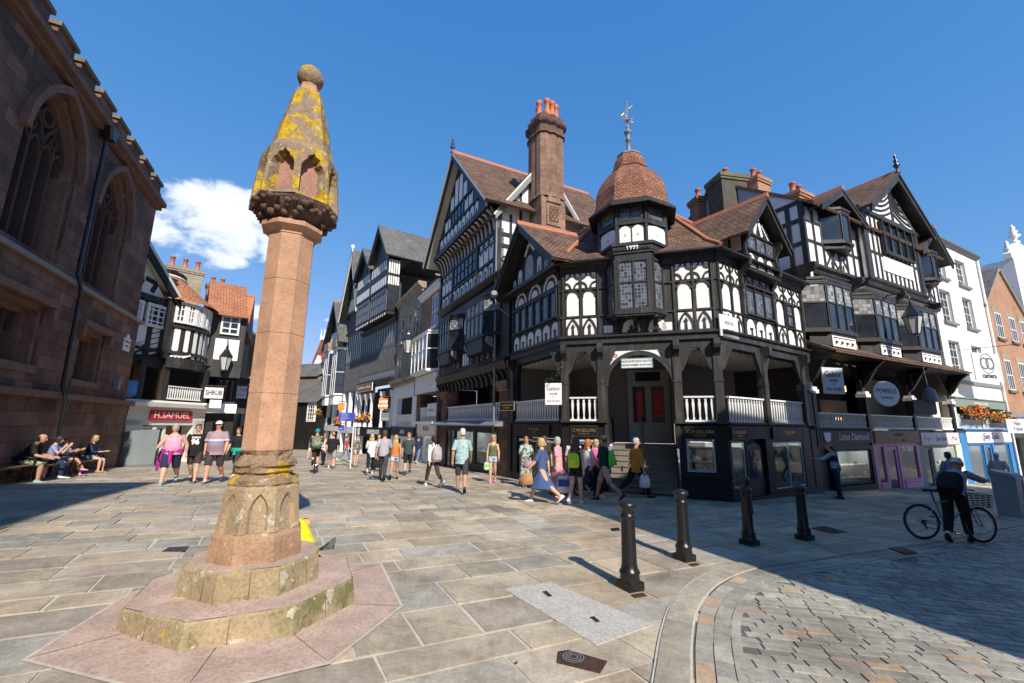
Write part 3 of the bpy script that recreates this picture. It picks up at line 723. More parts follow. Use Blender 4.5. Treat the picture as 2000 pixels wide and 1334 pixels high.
def point(mb,F,u0,u1,z0,z1,t=0,o=.012,stem=True):
    mb.box(F,u0,u1,z0,z1,0,o,1); c=(u0+u1)/2; w=u1-u0; h=z1-z0; bw=min(.07,w*.16)
    A=[(u0+bw*.3,z0),(u0+bw*.3,z0+.3*h),(u0+.14*w,z0+.55*h),(u0+.3*w,z0+.78*h),(c,z1-.02)]
    mb.poly(F,A,bw,o,o+.03,t); mb.poly(F,[(2*c-a,b) for a,b in A],bw,o,o+.03,t)
    if stem:
        mb.prism(F,[(c-w*.09,z0),(c+w*.09,z0),(c+w*.07,z0+.42*h),(c+w*.16,z0+.5*h),(c+w*.1,z0+.52*h),(c+w*.09,z0+.58*h),(c,z0+.68*h),(c-w*.09,z0+.58*h),(c-w*.1,z0+.52*h),(c-w*.16,z0+.5*h),(c-w*.07,z0+.42*h)],o,o+.03,t)
def balusters(F,u0,u1,z0,z1,o,n,parent,mat='white_paint',w=None,turned=False):
    m=MB(); m.box(F,u0,u1,z0,z0+.06,o-.05,o+.05); m.box(F,u0,u1,z1-.05,z1,o-.05,o+.06)
    st=(u1-u0)/n; w=w or st*.3; h=z1-z0-.11; zb=z0+.06
    for i in range(n):
        c=u0+st*(i+.5)
        if turned: m.lathe(F.w(c,zb,o),[(w*.5,0),(w*.5,h*.1),(w*.3,h*.14),(w*.55,h*.3),(w*.35,h*.7),(w*.5,h*.86),(w*.5,h)],6,0,0,True,False)
        else:
            P=[(.5,0),(.5,.1),(.3,.14),(.42,.3),(.62,.55),(.75,.75),(.45,.84),(.6,.93),(.9,1)]
            m.prism(F,[(c+a*w,zb+b*h) for a,b in P]+[(c-a*w,zb+b*h) for a,b in P[::-1]],o-.02,o+.02)
    return m.build('balustrade',mat,parent)
def offset_poly(F0,F1,o):
    """where two facade lines meet at a common offset"""
    a=F0.P+F0.n*o; b=F1.P+F1.n*o; det=F0.d.x*F1.d.y-F0.d.y*F1.d.x
    t=((b.x-a.x)*F1.d.y-(b.y-a.y)*F1.d.x)/det; return a+F0.d*t
def gable_roof(mb,F,c,hw,ze,za,o_front,o_back,th=.1,m=0,mr=1,ridge=True):
    """ridge runs from o_front back to o_back over a gable centred on u=c"""
    for s in (-1,1):
        e=(c+s*hw,ze); nrm=Vector((za-ze,hw)).normalized()*th
        P=[F.w(e[0],e[1],o_front),F.w(c,za,o_front),F.w(c,za,o_back),F.w(e[0],e[1],o_back)]
        up=(F.d*(s*nrm.x)+Vector((0,0,nrm.y))); Q=[p+up for p in P]
        if s>0: mb.face(Q[::-1] if False else [Q[0],Q[1],Q[2],Q[3]][::-1],m); 
        else: mb.face(Q,m)
        mb.face([P[0],P[1],Q[1],Q[0]] if s<0 else [P[1],P[0],Q[0],Q[1]],2); mb.face([P[0],Q[0],Q[3],P[3]],m); mb.face(P if s>0 else P[::-1],2); mb.face([P[3],Q[3],Q[2],P[2]],m)
    if ridge:
        t=th*1.0+th*.35; mb.hexa([F.w(c-.09,za+th*.6,o_front+.01),F.w(c+.09,za+th*.6,o_front+.01),F.w(c+.09,za+th*.6,o_back),F.w(c-.09,za+th*.6,o_back),F.w(c-.05,za+t+.1,o_front+.01),F.w(c+.05,za+t+.1,o_front+.01),F.w(c+.05,za+t+.1,o_back),F.w(c-.05,za+t+.1,o_back)],mr)
def bargeboards(F,c,hw,ze,za,o,w,t,parent,mat='black_timber'):
    m=MB()
    for s in (-1,1): m.prism(F,[(c+s*hw,ze),(c,za),(c,za-w*1.25),(c+s*(hw-.02),ze-w)],o-t,o)
    return m.build('bargeboard',mat,parent)
def finial(mb,c,h,r,m=0):
    mb.lathe(c,[(r*.7,0),(r,.08*h),(r*.5,.14*h),(r*.4,.25*h),(r*1.3,.4*h),(r*.5,.5*h),(r*.9,.62*h),(r*.35,.7*h),(r*.6,.8*h),(.004,h)],8,m)
# ---------------------------------------------------------------- the corner building of 1888
FF=Fc((1.68,14.56),108); RF=Fc((6.4,13.02),55.7); LF=Fc((.03,18.22),155.7)
WF,WR,WL=4.96,5.95,4.02
gzf=-.32
cb=thing('corner_building','black and white timbered corner house with octagonal tiled turret and arched stair','building',(*FF.w(2.5,0,-2).xy,gzf))
BT='black_timber'
def main_wall(F,W,u_a,name='upper_wall'): pass
# --- front upper storey
m=MB(); m.box(FF,0,WF,4.82,7.42,-.25,0,0)
def cols_std(mb,F,cols,zq=True):
    for u0,u1 in cols:
        point(mb,F,u0+.03,u1-.03,4.86,5.44); w_arch(mb,F,u0+.06,u1-.06,5.54,6.4); quat(mb,F,u0+.03,u1-.03,6.52,7.05)
        mb.ring(F,(u0+u1)/2,6.4-(u1-u0-.12)/2,(u1-u0)/2-.06,(u1-u0)/2-.015,0,180,.012,.05,0,8)
        for k_ in range(3): mb.ring(F,u0+(u1-u0)*(k_+.5)/3,7.2,.03,.055,0,300,.0,.03,0,6)
def grid_timber(mb,F,us,zs,u0,u1,o=.06,w=.047):
    for z in zs: mb.box(F,u0,u1,z-w/2,z+w/2,0,o-.008)
    for u in us: mb.box(F,u-w*.7,u+w*.7,4.83,7.4,0,o)
CL=[(.16,.69),(.72,1.25)]; CRt=[(3.76,4.28),(4.31,4.8)]
cols_std(m,FF,CL+CRt); grid_timber(m,FF,[.1,.705,1.3,3.71,4.295,4.86],[4.84,5.49,6.46,7.1],0,WF)
for u in (2.0,2.82): # white trefoils under the bay
    w_arch(m,FF,u+.05,u+.62,4.86,5.3); m.prism(FF,[(u+.2,4.86),(u+.47,4.86),(u+.43,4.96),(u+.37,4.98),(u+.4,5.03),(u+.335,5.12),(u+.27,5.03),(u+.3,4.98),(u+.24,4.96)],.012,.04,0)
for a,b2 in ((1.45,1.75),(3.3,3.6)): m.box(FF,a,b2,4.88,5.14,0,.012,1)
m.build('upper_wall',[BT,'white_plaster'],cb)
# --- right upper storey
m=MB(); m.box(RF,0,WR,4.82,7.42,-.25,0,0)
cols_std(m,RF,[(.24,.8),(.84,1.38)])
for u0,u1 in ((3.78,4.42),(5.16,5.78)): point(m,RF,u0,u1,4.86,5.44); w_arch(m,RF,u0+.08,u1-.08,5.54,6.4); quat(m,RF,u0,u1,6.52,7.05)
w_arch(m,RF,4.5,5.06,4.86,5.42); quat(m,RF,4.47,5.1,6.52,7.05)
for i in range(3): u=1.62+.63*i; w_arch(m,RF,u+.04,u+.56,4.86,5.42); m.box(RF,u+.26,u+.34,4.86,5.1,.012,.04,0); m.box(RF,u+.2,u+.4,5.06,5.12,.012,.036,0)
for i in range(2): u=1.62+.95*i; m.box(RF,u,u+.88,6.72,7.3,0,.012,1); m.ring(RF,u+.44,7.02,.26,.32,0,360,.012,.045,0,12); [m.ring(RF,u+.44+a,7.02+b2,.0,.09,0,360,.012,.042,0,6) for a,b2 in ((.26,.26),(-.26,.26),(.26,-.26),(-.26,-.26))]
grid_timber(m,RF,[.1,.82,1.44,3.68,4.45,5.13,5.86],[4.84,5.49,6.46,7.1],0,WR)
m.build('upper_wall',[BT,'white_plaster'],cb)
window(RF,1.58,3.52,5.54,6.62,.02,cb,3,1,BT,'leaded_glass',.06,.09)
window(RF,4.52,5.06,5.54,6.42,.02,cb,1,2,BT,'leaded_glass',.05,.06)
for u in (1.5,3.6):
    b=MB(); scroll(b,RF,u,.16,6.35,7.5,.42); b.lathe(RF.w(u,5.47,.07),[(.05,0),(.07,.05),(.04,.12),(.06,.5),(.05,.7),(.08,.8),(.06,.9)],8); b.build('bracket',BT,cb)
# --- left upper storey under the gable
m=MB(); m.box(LF,0,WL,4.82,7.42,-.25,0,0)
for i in range(6):
    u=.12+.64*i; w_arch(m,LF,u+.06,u+.56,4.9,5.45,notch=False); m.box(LF,u+.27,u+.35,4.9,5.16,.012,.04,0); m.box(LF,u+.22,u+.4,5.1,5.15,.012,.036,0)
for i in range(3):
    u=.3+1.25*i; m.ring(LF,u+.5,6.78,.42,.52,0,180,0,.014,1,10); m.ring(LF,u+.5,6.78,.0,.28,0,180,0,.014,1,8)
grid_timber(m,LF,[.08,WL-.08],[4.84,5.5,6.66],0,WL)
m.build('upper_wall',['dark_timber','white_plaster'],cb)
window(LF,.15,WL-.15,5.55,6.62,.02,cb,6,1,'dark_timber','leaded_glass',.07,.09,mw=.13)
# gable of the left face
gc_,gw,ge,ga=1.78,2.55,7.45,9.75
m=MB(); m.prism(LF,[(gc_-gw+.25,7.42),(gc_+gw-.25,7.42),(gc_,ga-.25)],-.2,.1,0); m.box(LF,-.3,WL,7.25,7.55,-.1,.22)
m.prism(LF,rnd_arch(gc_,.36,8.25,8)+[(gc_+.36,7.62),(gc_-.36,7.62)],.1,.115,2)
for s in (-1,1):
    for dx,w_,zt3 in ((.85,.17,8.25),(1.4,.12,7.95)):
        c=gc_+s*dx; w_arch(m,LF,c-w_,c+w_,7.65,zt3,1,.1,.113,False); m.box(LF,c-.025,c+.025,7.65,7.9,.113,.13)
for a,b2 in (((gc_-.42,8.7),(gc_-.06,9.1)),((gc_+.42,8.7),(gc_+.06,9.1))): m.bar(LF,a,b2,.16,.1,.113,1)
m.prism(LF,[(gc_-.08,9.1),(gc_+.08,9.1),(gc_,9.3)],.1,.113,1)
def muralmat():
    t=NT('painted_panel'); v=t.coord(); t.l(t.ramp(t.noise(v,6,3),[(.3,(.55,.52,.46)),(.45,(.2,.26,.4)),(.55,(.6,.55,.5)),(.66,(.35,.1,.07))]),t.b.inputs['Base Color']); MT['painted_panel']=t.done(.6)
muralmat()
m.build('gable_wall',['dark_timber','white_plaster','painted_panel'],cb)
bargeboards(LF,gc_,gw+.15,ge-.05,ga+.05,.62,.2,.1,cb,'dark_timber')
# --- eaves and main roof
pts_e=[LF.w(-.4,0,.36),offset_poly(LF,FF,.36),offset_poly(FF,RF,.36),RF.w(WR+.05,0,.36)]
pts_r=[LF.w(-.4,0,-2.4),offset_poly(LF,FF,-2.4),offset_poly(FF,RF,-2.4),RF.w(WR+.05,0,-2.4)]
pts_b=[LF.w(-.4,0,-5.4),offset_poly(LF,FF,-5.4),offset_poly(FF,RF,-5.4),RF.w(WR+.05,0,-5.4)]
rf=MB(); V=lambda p,z: Vector((p.x,p.y,z))
for i in range(3):
    pm=[pts_e[j].lerp(pts_r[j],.22) for j in (i,i+1)]
    rf.face([V(pts_e[i],7.42),V(pts_e[i+1],7.42),V(pm[1],7.86),V(pm[0],7.86)]); rf.face([V(pm[0],7.86),V(pm[1],7.86),V(pts_r[i+1],10.05),V(pts_r[i],10.05)])
    rf.face([V(pts_r[i],10.05),V(pts_r[i+1],10.05),V(pts_b[i+1],7.4),V(pts_b[i],7.4)])
    rf.face([V(pts_e[i],7.32),V(pts_e[i+1],7.32),V(pts_e[i+1],7.42),V(pts_e[i],7.42)],2)
    rf.face([V(pts_e[i+1],7.32),V(pts_e[i],7.32),V([LF.w(-.4,0,-.2),offset_poly(LF,FF,-.2),offset_poly(FF,RF,-.2),RF.w(WR+.05,0,-.2)][i],7.4),V([LF.w(-.4,0,-.2),offset_poly(LF,FF,-.2),offset_poly(FF,RF,-.2),RF.w(WR+.05,0,-.2)][i+1],7.4)],2)
    rf.tube([V(pts_r[i],10.08),V(pts_r[i+1],10.08)],.09,6,1)
for i in (1,2): rf.tube([V(pts_e[i],7.47),V(pts_e[i].lerp(pts_r[i],.22),7.9),V(pts_r[i],10.08)],.07,6,1)
gable_roof(rf,LF,gc_,gw+.25,ge-.1,ga+.02,.68,-3.4,.1,0,1)
rf.build('roof',['brown_tiles','ridge_tile',BT],cb)
gt=MB()
for i in range(3):
    if i!=0: gt.tube([V(pts_e[i],7.36),V(pts_e[i+1],7.36)],.055,8)
gt.build('gutter','dark_timber',cb)
# modillion row and cornice under the eaves
for F,W in ((FF,WF),(RF,WR)):
    m=MB(); profile(m,F,[(0,7.08),(.05,7.1),(.08,7.3),(.2,7.4),(0,7.42)],0,W); m.build('cornice',BT,cb)
# --- big carrying beam with dentils
for F,W,t_ in ((FF,WF,BT),(RF,WR,BT),(LF,WL,'dark_timber')):
    m=MB(); profile(m,F,[(-.3,4.28),(.02,4.28),(.02,4.5),(.1,4.54),(.1,4.7),(.16,4.73),(.16,4.8),(.03,4.83),(-.3,4.83)],-.02,W+.02)
    u=.05
    while u<W-.05: m.box(F,u,u+.045,4.735,4.79,.155,.185); u+=.09
    m.build('carrying_beam',t_,cb)
# --- gabled dormer on the right face
D=RF.shift(0,.25); dc,dw=2.52,1.02
m=MB(); m.box(D,dc-dw,dc+dw,7.05,8.42,-2.2,0,0); m.prism(D,[(dc-dw,8.42),(dc+dw,8.42),(dc,9.6)],-2.2,-.002,0)
profile(m,D,[(-.2,6.9),(.1,6.98),(.14,7.06),(.04,7.12),(-.2,7.12)],dc-dw-.08,dc+dw+.08)
for i in range(3): u=dc-dw+.1+.62*i; w_arch(m,D,u+.08,u+.5,7.2,7.68); m.box(D,u+.36,u+.5,7.3,7.46,.012,.03,0)
for i in range(4):
    x0=dc-.75+.5*i; m.bar(D,(dc+(x0-dc)*1.0,8.5),(dc+(x0-dc)*.42,8.98),.16,0,.012,1)
m.prism(D,[(dc-.2,9.1),(dc-.04,9.1),(dc-.04,9.38)],0,.012,1); m.prism(D,[(dc+.2,9.1),(dc+.04,9.1),(dc+.04,9.38)],0,.012,1)
LS=Fc(D.w(dc-dw,0,0),D.az+90)   # left cheek
Ls=Fc(D.w(dc-dw,0,-2.2)+D.d*-.004,D.az+90)
for a,b2 in ((.75,1.25),(1.35,1.65),(1.75,2.1)): m.box(Ls,a,b2,7.75,8.35,0,.012,1)
dm=m.build('dormer',[BT,'white_plaster'],cb)
window(D,dc-dw+.05,dc+dw-.05,7.76,8.4,.02,cb,3,1,BT,'leaded_glass',.05,.06,name='dormer_window')
r=MB(); gable_roof(r,D,dc,dw+.55,8.02,9.72,.45,-2.7,.09,0,1); r.build('dormer_roof',['brown_tiles','ridge_tile',BT],cb)
bargeboards(D,dc,dw+.5,8.06,9.7,.4,.16,.07,cb)
for s in (-1,1): b=MB(); scroll(b,D,dc+s*(dw+.04),.12,7.5,8.45,.3); b.build('bracket',BT,cb)
# --- bay window and turret
tc0=2.49; BAY=[(-.93,-.05),(-.55,.5),(.55,.5),(.93,-.05)]
def bayface(i):
    (a0,o0),(a1,o1)=BAY[i],BAY[i+1]; p=FF.w(tc0+a0,0,o0); q=FF.w(tc0+a1,0,o1); d=q-p; return Fc(p,math.degrees(math.atan2(d.x,d.y))),d.length
m=MB(); poly=[FF.w(tc0+a,0,o) for a,o in BAY]
def slab(mb,ex,z0,z1,m=0):
    P=[FF.w(tc0+a*(1+ex),0,o*(1+ex) if o>0 else o) for a,o in BAY]
    mb.face([V(p,z1) for p in P],m); mb.face([V(p,z0) for p in P[::-1]],m)
    for i in range(4): p,q=P[i],P[(i+1)%4]; mb.face([V(p,z0),V(q,z0),V(q,z1),V(p,z1)],m)
slab(m,.12,5.36,5.48); slab(m,.06,5.3,5.36); slab(m,.02,7.2,7.4); slab(m,.1,7.4,7.48); slab(m,.2,7.66,7.76); slab(m,.12,7.48,7.66)
u=tc0-.6
while u<tc0+.55: m.box(FF,u,u+.05,7.5,7.58,.56,.6); u+=.1
slab(m,-.12,5.48,7.2)
for i in range(3): # corner posts
    pass
for a,o in BAY[1:3]: m.box(FF,tc0+a-.05,tc0+a+.05,5.48,7.2,o-.05,o+.035)
m.build('bay',BT,cb)
for i in range(3):
    F,L=bayface(i); window(F,.05,L-.05,5.48,7.2,0,cb,2 if i==1 else 1,1,BT,'leaded_glass',.07,.05,6.42,'bay_window')
for u in (-.62,0,.62): b=MB(); scroll(b,FF,tc0+u,.13,4.85,5.34,.45); b.build('bracket',BT,cb)
text('1888',FF,tc0,7.57,.57,.2,'white_paint',cb,bold=.008,name='date_numerals')
TO=-.62; tcw=FF.w(tc0,0,TO); trot=math.atan2(FF.n.y,FF.n.x)+pi/8
def tring(a,z,wd=None): r_=a/cos(pi/8); return [Vector((tcw.x+cos(trot+2*pi*i/8)*r_,tcw.y+sin(trot+2*pi*i/8)*r_,z)) for i in range(8)]
m=MB()
for a,z0,z1 in ((1.1,7.5,9.3),): m.grid([tring(a,z0),tring(a,z1)],0,False)
for a,z0,z1 in ((1.15,7.68,7.74),(1.16,8.42,8.54),(1.18,9.05,9.18)): m.grid([tring(a-.05,z0),tring(a,z0),tring(a,z1),tring(a-.05,z1)],0,False)
m.grid([tring(1.12,9.15),tring(1.46,9.02),tring(1.46,9.1)],0,False)
RR=tring(1.1,0); TF=[]
for i in range(8):
    p,q=RR[i],RR[(i+1)%8]; mid=(p+q)/2; nn=(mid-Vector((tcw.x,tcw.y,0)))
    F=Fc(p,math.degrees(math.atan2((q-p).x,(q-p).y))); L=(p-q).length; TF.append((F,L,nn.normalized()))
    m.box(F,-.05,.05,7.7,9.1,-.03,.05)
    cen=FF.n.dot(nn.normalized())
    if cen>-.3:
        k_=2 if cen>.9 else 1
        for j in range(k_):
            a=.05+(L-.1)*j/k_+.025; b2=.05+(L-.1)*(j+1)/k_-.025
            m.prism(F,[(a,7.78),(b2,7.78),(b2,8.26),(b2-.07,8.34),((a+b2)/2,8.38),(a+.07,8.34),(a,8.26)],0,.014,1)
            for _ in range(1): m.ring(F,(a+b2)/2,8.05,.03,.045,0,360,.014,.02,2,6)
m.build('turret_wall',[BT,'white_plaster','lead_grey'],cb)
for F,L,nn in TF:
    cen=FF.n.dot(nn)
    if cen>-.3: window(F,.07,L-.07,8.55,9.05,.0,cb,2 if cen>.9 else 1,1,BT,'leaded_glass',.06,.05,name='turret_window')
m=MB(); m.grid([tring(1.46,9.08),tring(1.2,9.36)],2,False); pr=[(1.25,9.31),(1.2,9.62),(1.17,9.95),(1.07,10.25),(.93,10.52),(.77,10.75),(.6,10.93),(.53,10.97)]
m.grid([tring(a,z) for a,z in pr],0,False)
m.grid([tring(.5,10.9),tring(.61,10.97),(tring(.57,11.02)),tring(.53,11.25),tring(.46,11.45),tring(.38,11.57)],0,False); m.grid([tring(.55,10.88),tring(.56,11.0)],1,False)
m.grid([tring(.42,11.55),tring(.42,11.62),tring(.2,11.7),tring(.1,11.8)],1,False); m.face(tring(.1,11.8),1)
m.build('turret_roof',['red_tiles','lead_grey',BT],cb)
wv=MB(); z=11.75; c=Vector((tcw.x,tcw.y,z))
wv.lathe(c,[(.13,0),(.08,.12),(.07,.5),(.11,.53),(.11,.58),(.05,.62),(.09,.72),(.09,.8),(.15,.84),(.15,.9),(.05,.95),(.045,1.05),(.07,1.1),(.02,1.2),(.018,2.1),(.012,2.15)],8,0); wv.ball(c+Vector((0,0,2.15)),.04,6,1)
for i in range(14):
    a=2.4*i; el=rnd.uniform(-.7,1.2); dv=Vector((cos(a)*cos(el),sin(a)*cos(el),sin(el))); wv.tube([c+Vector((0,0,1.38)),c+Vector((0,0,1.38))+dv*.25],[.025,.004],4,1)
wv.tube([c+Vector((0,0,1.1))-FF.d*.08,c+Vector((0,0,1.2)),c+Vector((0,0,1.25))+FF.d*.12],.02,4,1)
for a,b2,r_ in (((-.2,1.68),(.14,1.92),.02),((-.22,1.62),(-.1,1.72),.05),((.05,1.85),(.2,1.98),.035),((-.1,1.8),(.08,1.72),.015)):
    wv.tube([c+FF.d*a[0]+Vector((0,0,a[1])),c+FF.d*b2[0]+Vector((0,0,b2[1]))],[r_,r_*.4],5,1)
w_=wv.build('weather_vane',['lead_grey','gold_leaf'],None,c); tag(w_,'gilded weather vane on a banded spike above the tiled turret','weather vane')
# --- row level: posts, arches, balustrades, recess
ROWF=1.25; zt0,zt1=2.0,2.78
m=MB()
ins=[LF.w(-.2,0,-3),offset_poly(LF,FF,-2.9),offset_poly(FF,RF,-2.9),RF.w(WR,0,-2.9)]; outp=[LF.w(-.2,0,-.12),offset_poly(LF,FF,-.12),offset_poly(FF,RF,-.12),RF.w(WR,0,-.12)]
for i in range(3):
    m.face([V(ins[i],ROWF),V(ins[i+1],ROWF),V(ins[i+1],4.35),V(ins[i],4.35)],0)
    m.face([V(outp[i],4.33),V(ins[i],4.33),V(ins[i+1],4.33),V(outp[i+1],4.33)],1)
    if i!=1: m.face([V(outp[i],ROWF),V(outp[i+1],ROWF),V(ins[i+1],ROWF),V(ins[i],ROWF)],2)
m.face([V(p,ROWF) for p in (FF.w(3.62,0,-.12),outp[2],ins[2],FF.w(3.62,0,-2.9))],2); m.face([V(p,ROWF) for p in (outp[1],FF.w(1.46,0,-.12),FF.w(1.46,0,-2.9),ins[1])],2); m.face([V(p,ROWF-.02) for p in (FF.w(1.4,0,-1.9),FF.w(3.66,0,-1.9),FF.w(3.66,0,-2.9),FF.w(1.4,0,-2.9))],2)
m.face([LF.w(-.3,ROWF,0),LF.w(-.3,ROWF,-3.2),LF.w(-.3,4.35,-3.2),LF.w(-.3,4.35,0)],0)
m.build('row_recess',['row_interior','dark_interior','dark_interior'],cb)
m=MB()
for F,W in ((FF,WF),(RF,WR),(LF,WL)):
    u=.3
    while u<W: m.box(F,u,u+.09,4.2,4.335,-2.7,-.3); u+=.42
m.build('ceiling_joists','cream_paint',cb)
# partition walls and doors at the back of the row
m=MB(); m.box(FF,3.62,3.7,ROWF-.02,4.3,-2.85,-.3,0); m.box(FF,1.36,1.44,ROWF,2.15,-2.85,-.3,1)
m.build('stair_wall',['cream_paint','dark_timber'],cb)
B2=FF.shift(0,-2.75)
for u0,u1,z1 in ((2.0,3.5,3.45),):
    d_=MB(); d_.box(B2,u0,u1,ROWF,z1+.5,-.1,.05,0); d_.box(B2,u0+.3,u1-.3,z1+.08,z1+.42,.05,.07,1); dd=d_.build('door_frame',['grey_paint','dark_interior'],cb)
    for i in range(2):
        a=u0+.08+(u1-u0-.16)*i/2; w2=(u1-u0-.16)/2; dl=MB(); dl.box(B2,a,a+w2-.02,ROWF,z1,.05,.09,0); dl.box(B2,a+.1,a+w2-.12,ROWF+.15,ROWF+.62,.09,.1,0)
        de=dl.build('door',['grey_paint'],cb); g=MB(); g.box(B2,a+.1,a+w2-.12,ROWF+.75,z1-.12,.088,.1); g.build('pane','window_glass',de)
        pz=MB(); pz.box(B2,a+.16,a+w2-.2,ROWF+(.8 if i==0 else 1.15),z1-.3,.101,.106,0); po=pz.build('poster','poster_red',None,B2.w(a+w2/2,ROWF+1.2,.1)) if False else None
plain('poster_red',(.55,.03,.04),.5,.05,2)
for i,(u,w2,zz0,zz1,txt) in enumerate(((2.42,.2,2.05,3.15,'SALE'),(3.1,.34,2.25,3.15,'SALE'))):
    pz=MB(); pz.box(B2,u-w2/2,u+w2/2,zz0,zz1,.1,.108); po=pz.build('poster','poster_red',None,B2.w(u,zz0,.1)); tag(po,('narrow red sale poster hung in the left door leaf above the stone stair','wider red sale poster hung in the right door leaf above the stone stair')[i],'poster')
    t_=text(txt,B2,u,(zz0+zz1)/2,.108,(.2,.34)[i],'white_paint',po,bold=.01); t_.matrix_local=t_.matrix_local@Matrix.Rotation(-pi/2,4,'Z')
def post(mb,F,u,w,z0=1.95,z1=4.3): 
    mb.box(F,u-w/2,u+w/2,z0,z1,-w*.55,w*.45); mb.box(F,u-w/2-.03,u+w/2+.03,z0,z0+.1,-w*.6,w*.55); mb.box(F,u-w/2-.02,u+w/2+.02,3.2,3.26,-w*.6,w*.52)
    scroll(mb,F,u,w*.75,3.55,4.5,.34)
for F,us,t_ in ((FF,(.13,1.33,3.66,4.82),BT),(RF,(2.38,5.2),BT),(LF,(.2,),'dark_timber')):
    for u in us:
        m=MB(); post(m,F,u,.24)
        for s in (-1,1): # curved braces
            m.prism(F,[(u+s*.1,3.5),(u+s*.2,3.6),(u+s*.3,3.85),(u+s*.45,4.2),(u+s*.5,4.3),(u+s*.1,4.3)],-.06,.06)
        m.build('post',t_,cb)
def headarch(mb,F,u0,u1,zs,m=0):
    c=(u0+u1)/2; w=(u1-u0)/2; A=rnd_arch(c,w,zs,10)
    for p,q in zip(A[:-1],A[1:]): mb.prism(F,[p,q,(q[0],4.3),(p[0],4.3)],-.08,.0,m)
for a,b2 in ((.27,1.21),(3.78,4.7)): m=MB(); headarch(m,FF,a,b2,3.75); m.build('arched_head',BT,cb)
m=MB(); c,w,zs=2.52,1.03,3.12
A=rnd_arch(c,w,zs,16); 
for p,q in zip(A[:-1],A[1:]): m.prism(FF,[p,q,(q[0],4.3),(p[0],4.3)],-.2,.0,1)
m.ring(FF,c,zs,w-.05,w+.1,0,180,-.22,.06,0,20); m.box(FF,c-w-.1,c-w+.02,1.2,zs,-.2,.05,0); m.box(FF,c+w-.02,c+w+.1,1.2,zs,-.2,.05,0)
for s in (-1,1):
    for a,b2,cc in ((.72,1.0,2),(.86,.88,3),(.92,.98,2)): m.ring(FF,c+s*a,zs+b2,.03,.07,0,360,0,.012,cc,8)
plain('faded_red',(.45,.13,.1),.7); plain('faded_blue',(.12,.27,.3),.7)
m.build('entrance_arch',[BT,'white_plaster','faded_red','faded_blue'],cb)
balusters(FF,.27,1.2,zt0,zt1,-.02,5,cb); balusters(FF,3.8,4.68,zt0,zt1,-.02,5,cb)
balusters(RF,.15,2.24,zt0-.03,zt1,-.02,13,cb); balusters(RF,2.52,5.05,zt0-.03,zt1,-.02,15,cb)
balusters(LF,.4,WL-.2,zt0,zt1,-.02,19,cb)
# --- street level shopfronts
plain('shop_black',(.012,.012,.014),.5,.2,3,spec=.25)
plain('pale_blue_paint',(.35,.47,.5),.5,.08,3)
plain('display_white',(.6,.62,.62),.6,.1,3)
def shop_window(F,u0,u1,z0,z1,o,parent,fr='pale_blue_paint',depth=.8,back='display_back',goods=None,bw=.05,n=1,dark=False):
    m=MB(); m.box(F,u0,u1,z0,z0+bw,o-.03,o+.02); m.box(F,u0,u1,z1-bw,z1,o-.03,o+.02); m.box(F,u0,u0+bw,z0+bw,z1-bw,o-.03,o+.02); m.box(F,u1-bw,u1,z0+bw,z1-bw,o-.03,o+.02)
    for i in range(1,n): c=u0+(u1-u0)*i/n; m.box(F,c-bw/2,c+bw/2,z0+bw,z1-bw,o-.03,o+.018)
    w=m.build('shop_window',fr,parent)
    r_=MB(); f=[F.w(u0,z0,o-.04),F.w(u1,z0,o-.04),F.w(u1,z1,o-.04),F.w(u0,z1,o-.04)]; k_=[F.w(u0,z0,o-depth),F.w(u1,z0,o-depth),F.w(u1,z1,o-depth),F.w(u0,z1,o-depth)]
    r_.face(k_); r_.face([f[0],f[1],k_[1],k_[0]],1); r_.face([f[3],k_[3],k_[2],f[2]]); r_.face([f[0],k_[0],k_[3],f[3]]); r_.face([f[1],f[2],k_[2],k_[1]])
    r_.build('display_case',[back,'display_white'],w)
    if back!='none':
        lm=MB(); lm.box(F,u0+.12,u1-.12,z1-.06,z1-.03,o-.3,o-.24); lm.build('display_lamp','display_lamp',w)
    if goods:
        gd=MB()
        for i in range(goods[0]):
            u=rnd.uniform(u0+.1,u1-.1); s=rnd.uniform(.03,.08); sh=rnd.choice(goods[1]); oo=o-rnd.uniform(.12,depth*.6)
            gd.box(F,u-s,u+s,sh,sh+rnd.uniform(.05,.2),oo-.04,oo,rnd.choice((0,0,1,2)))
        for sh in goods[1]: gd.box(F,u0+.02,u1-.02,sh-.025,sh,o-depth*.7,o-.1,0)
        gd.build('display_goods',['display_white','gold_leaf','lead_grey'],w)
    g=MB(); g.face([F.w(u0+bw*.5,z0+bw*.5,o-.012),F.w(u1-bw*.5,z0+bw*.5,o-.012),F.w(u1-bw*.5,z1-bw*.5,o-.012),F.w(u0+bw*.5,z1-bw*.5,o-.012)]); g.build('pane','clear_glass',w)
    return w
t=NT('display_lamp'); t.b.inputs['Emission Color'].default_value=(1,.95,.88,1); t.b.inputs['Emission Strength'].default_value=9; MT['display_lamp']=t.m
plain('display_back',(.42,.47,.49),.7,.2,1.5)  # backing colour brightened to stand in for shop lighting
t=NT('clear_glass'); tr_=t.n('ShaderNodeBsdfTransparent'); gl_=t.n('ShaderNodeBsdfGlossy'); gl_.inputs['Roughness'].default_value=.04; fz=t.n('ShaderNodeFresnel'); fz.inputs[0].default_value=1.38; mxs=t.n('ShaderNodeMixShader'); t.l(t.math('ADD',fz.outputs[0],.04),mxs.inputs[0]); t.l(tr_.outputs[0],mxs.inputs[1]); t.l(gl_.outputs[0],mxs.inputs[2]); t.l(mxs.outputs[0],t.out.inputs[0]); tr_.inputs[0].default_value=(.9,.93,.93,1); MT['clear_glass']=t.m
m=MB(); Z0=-.75
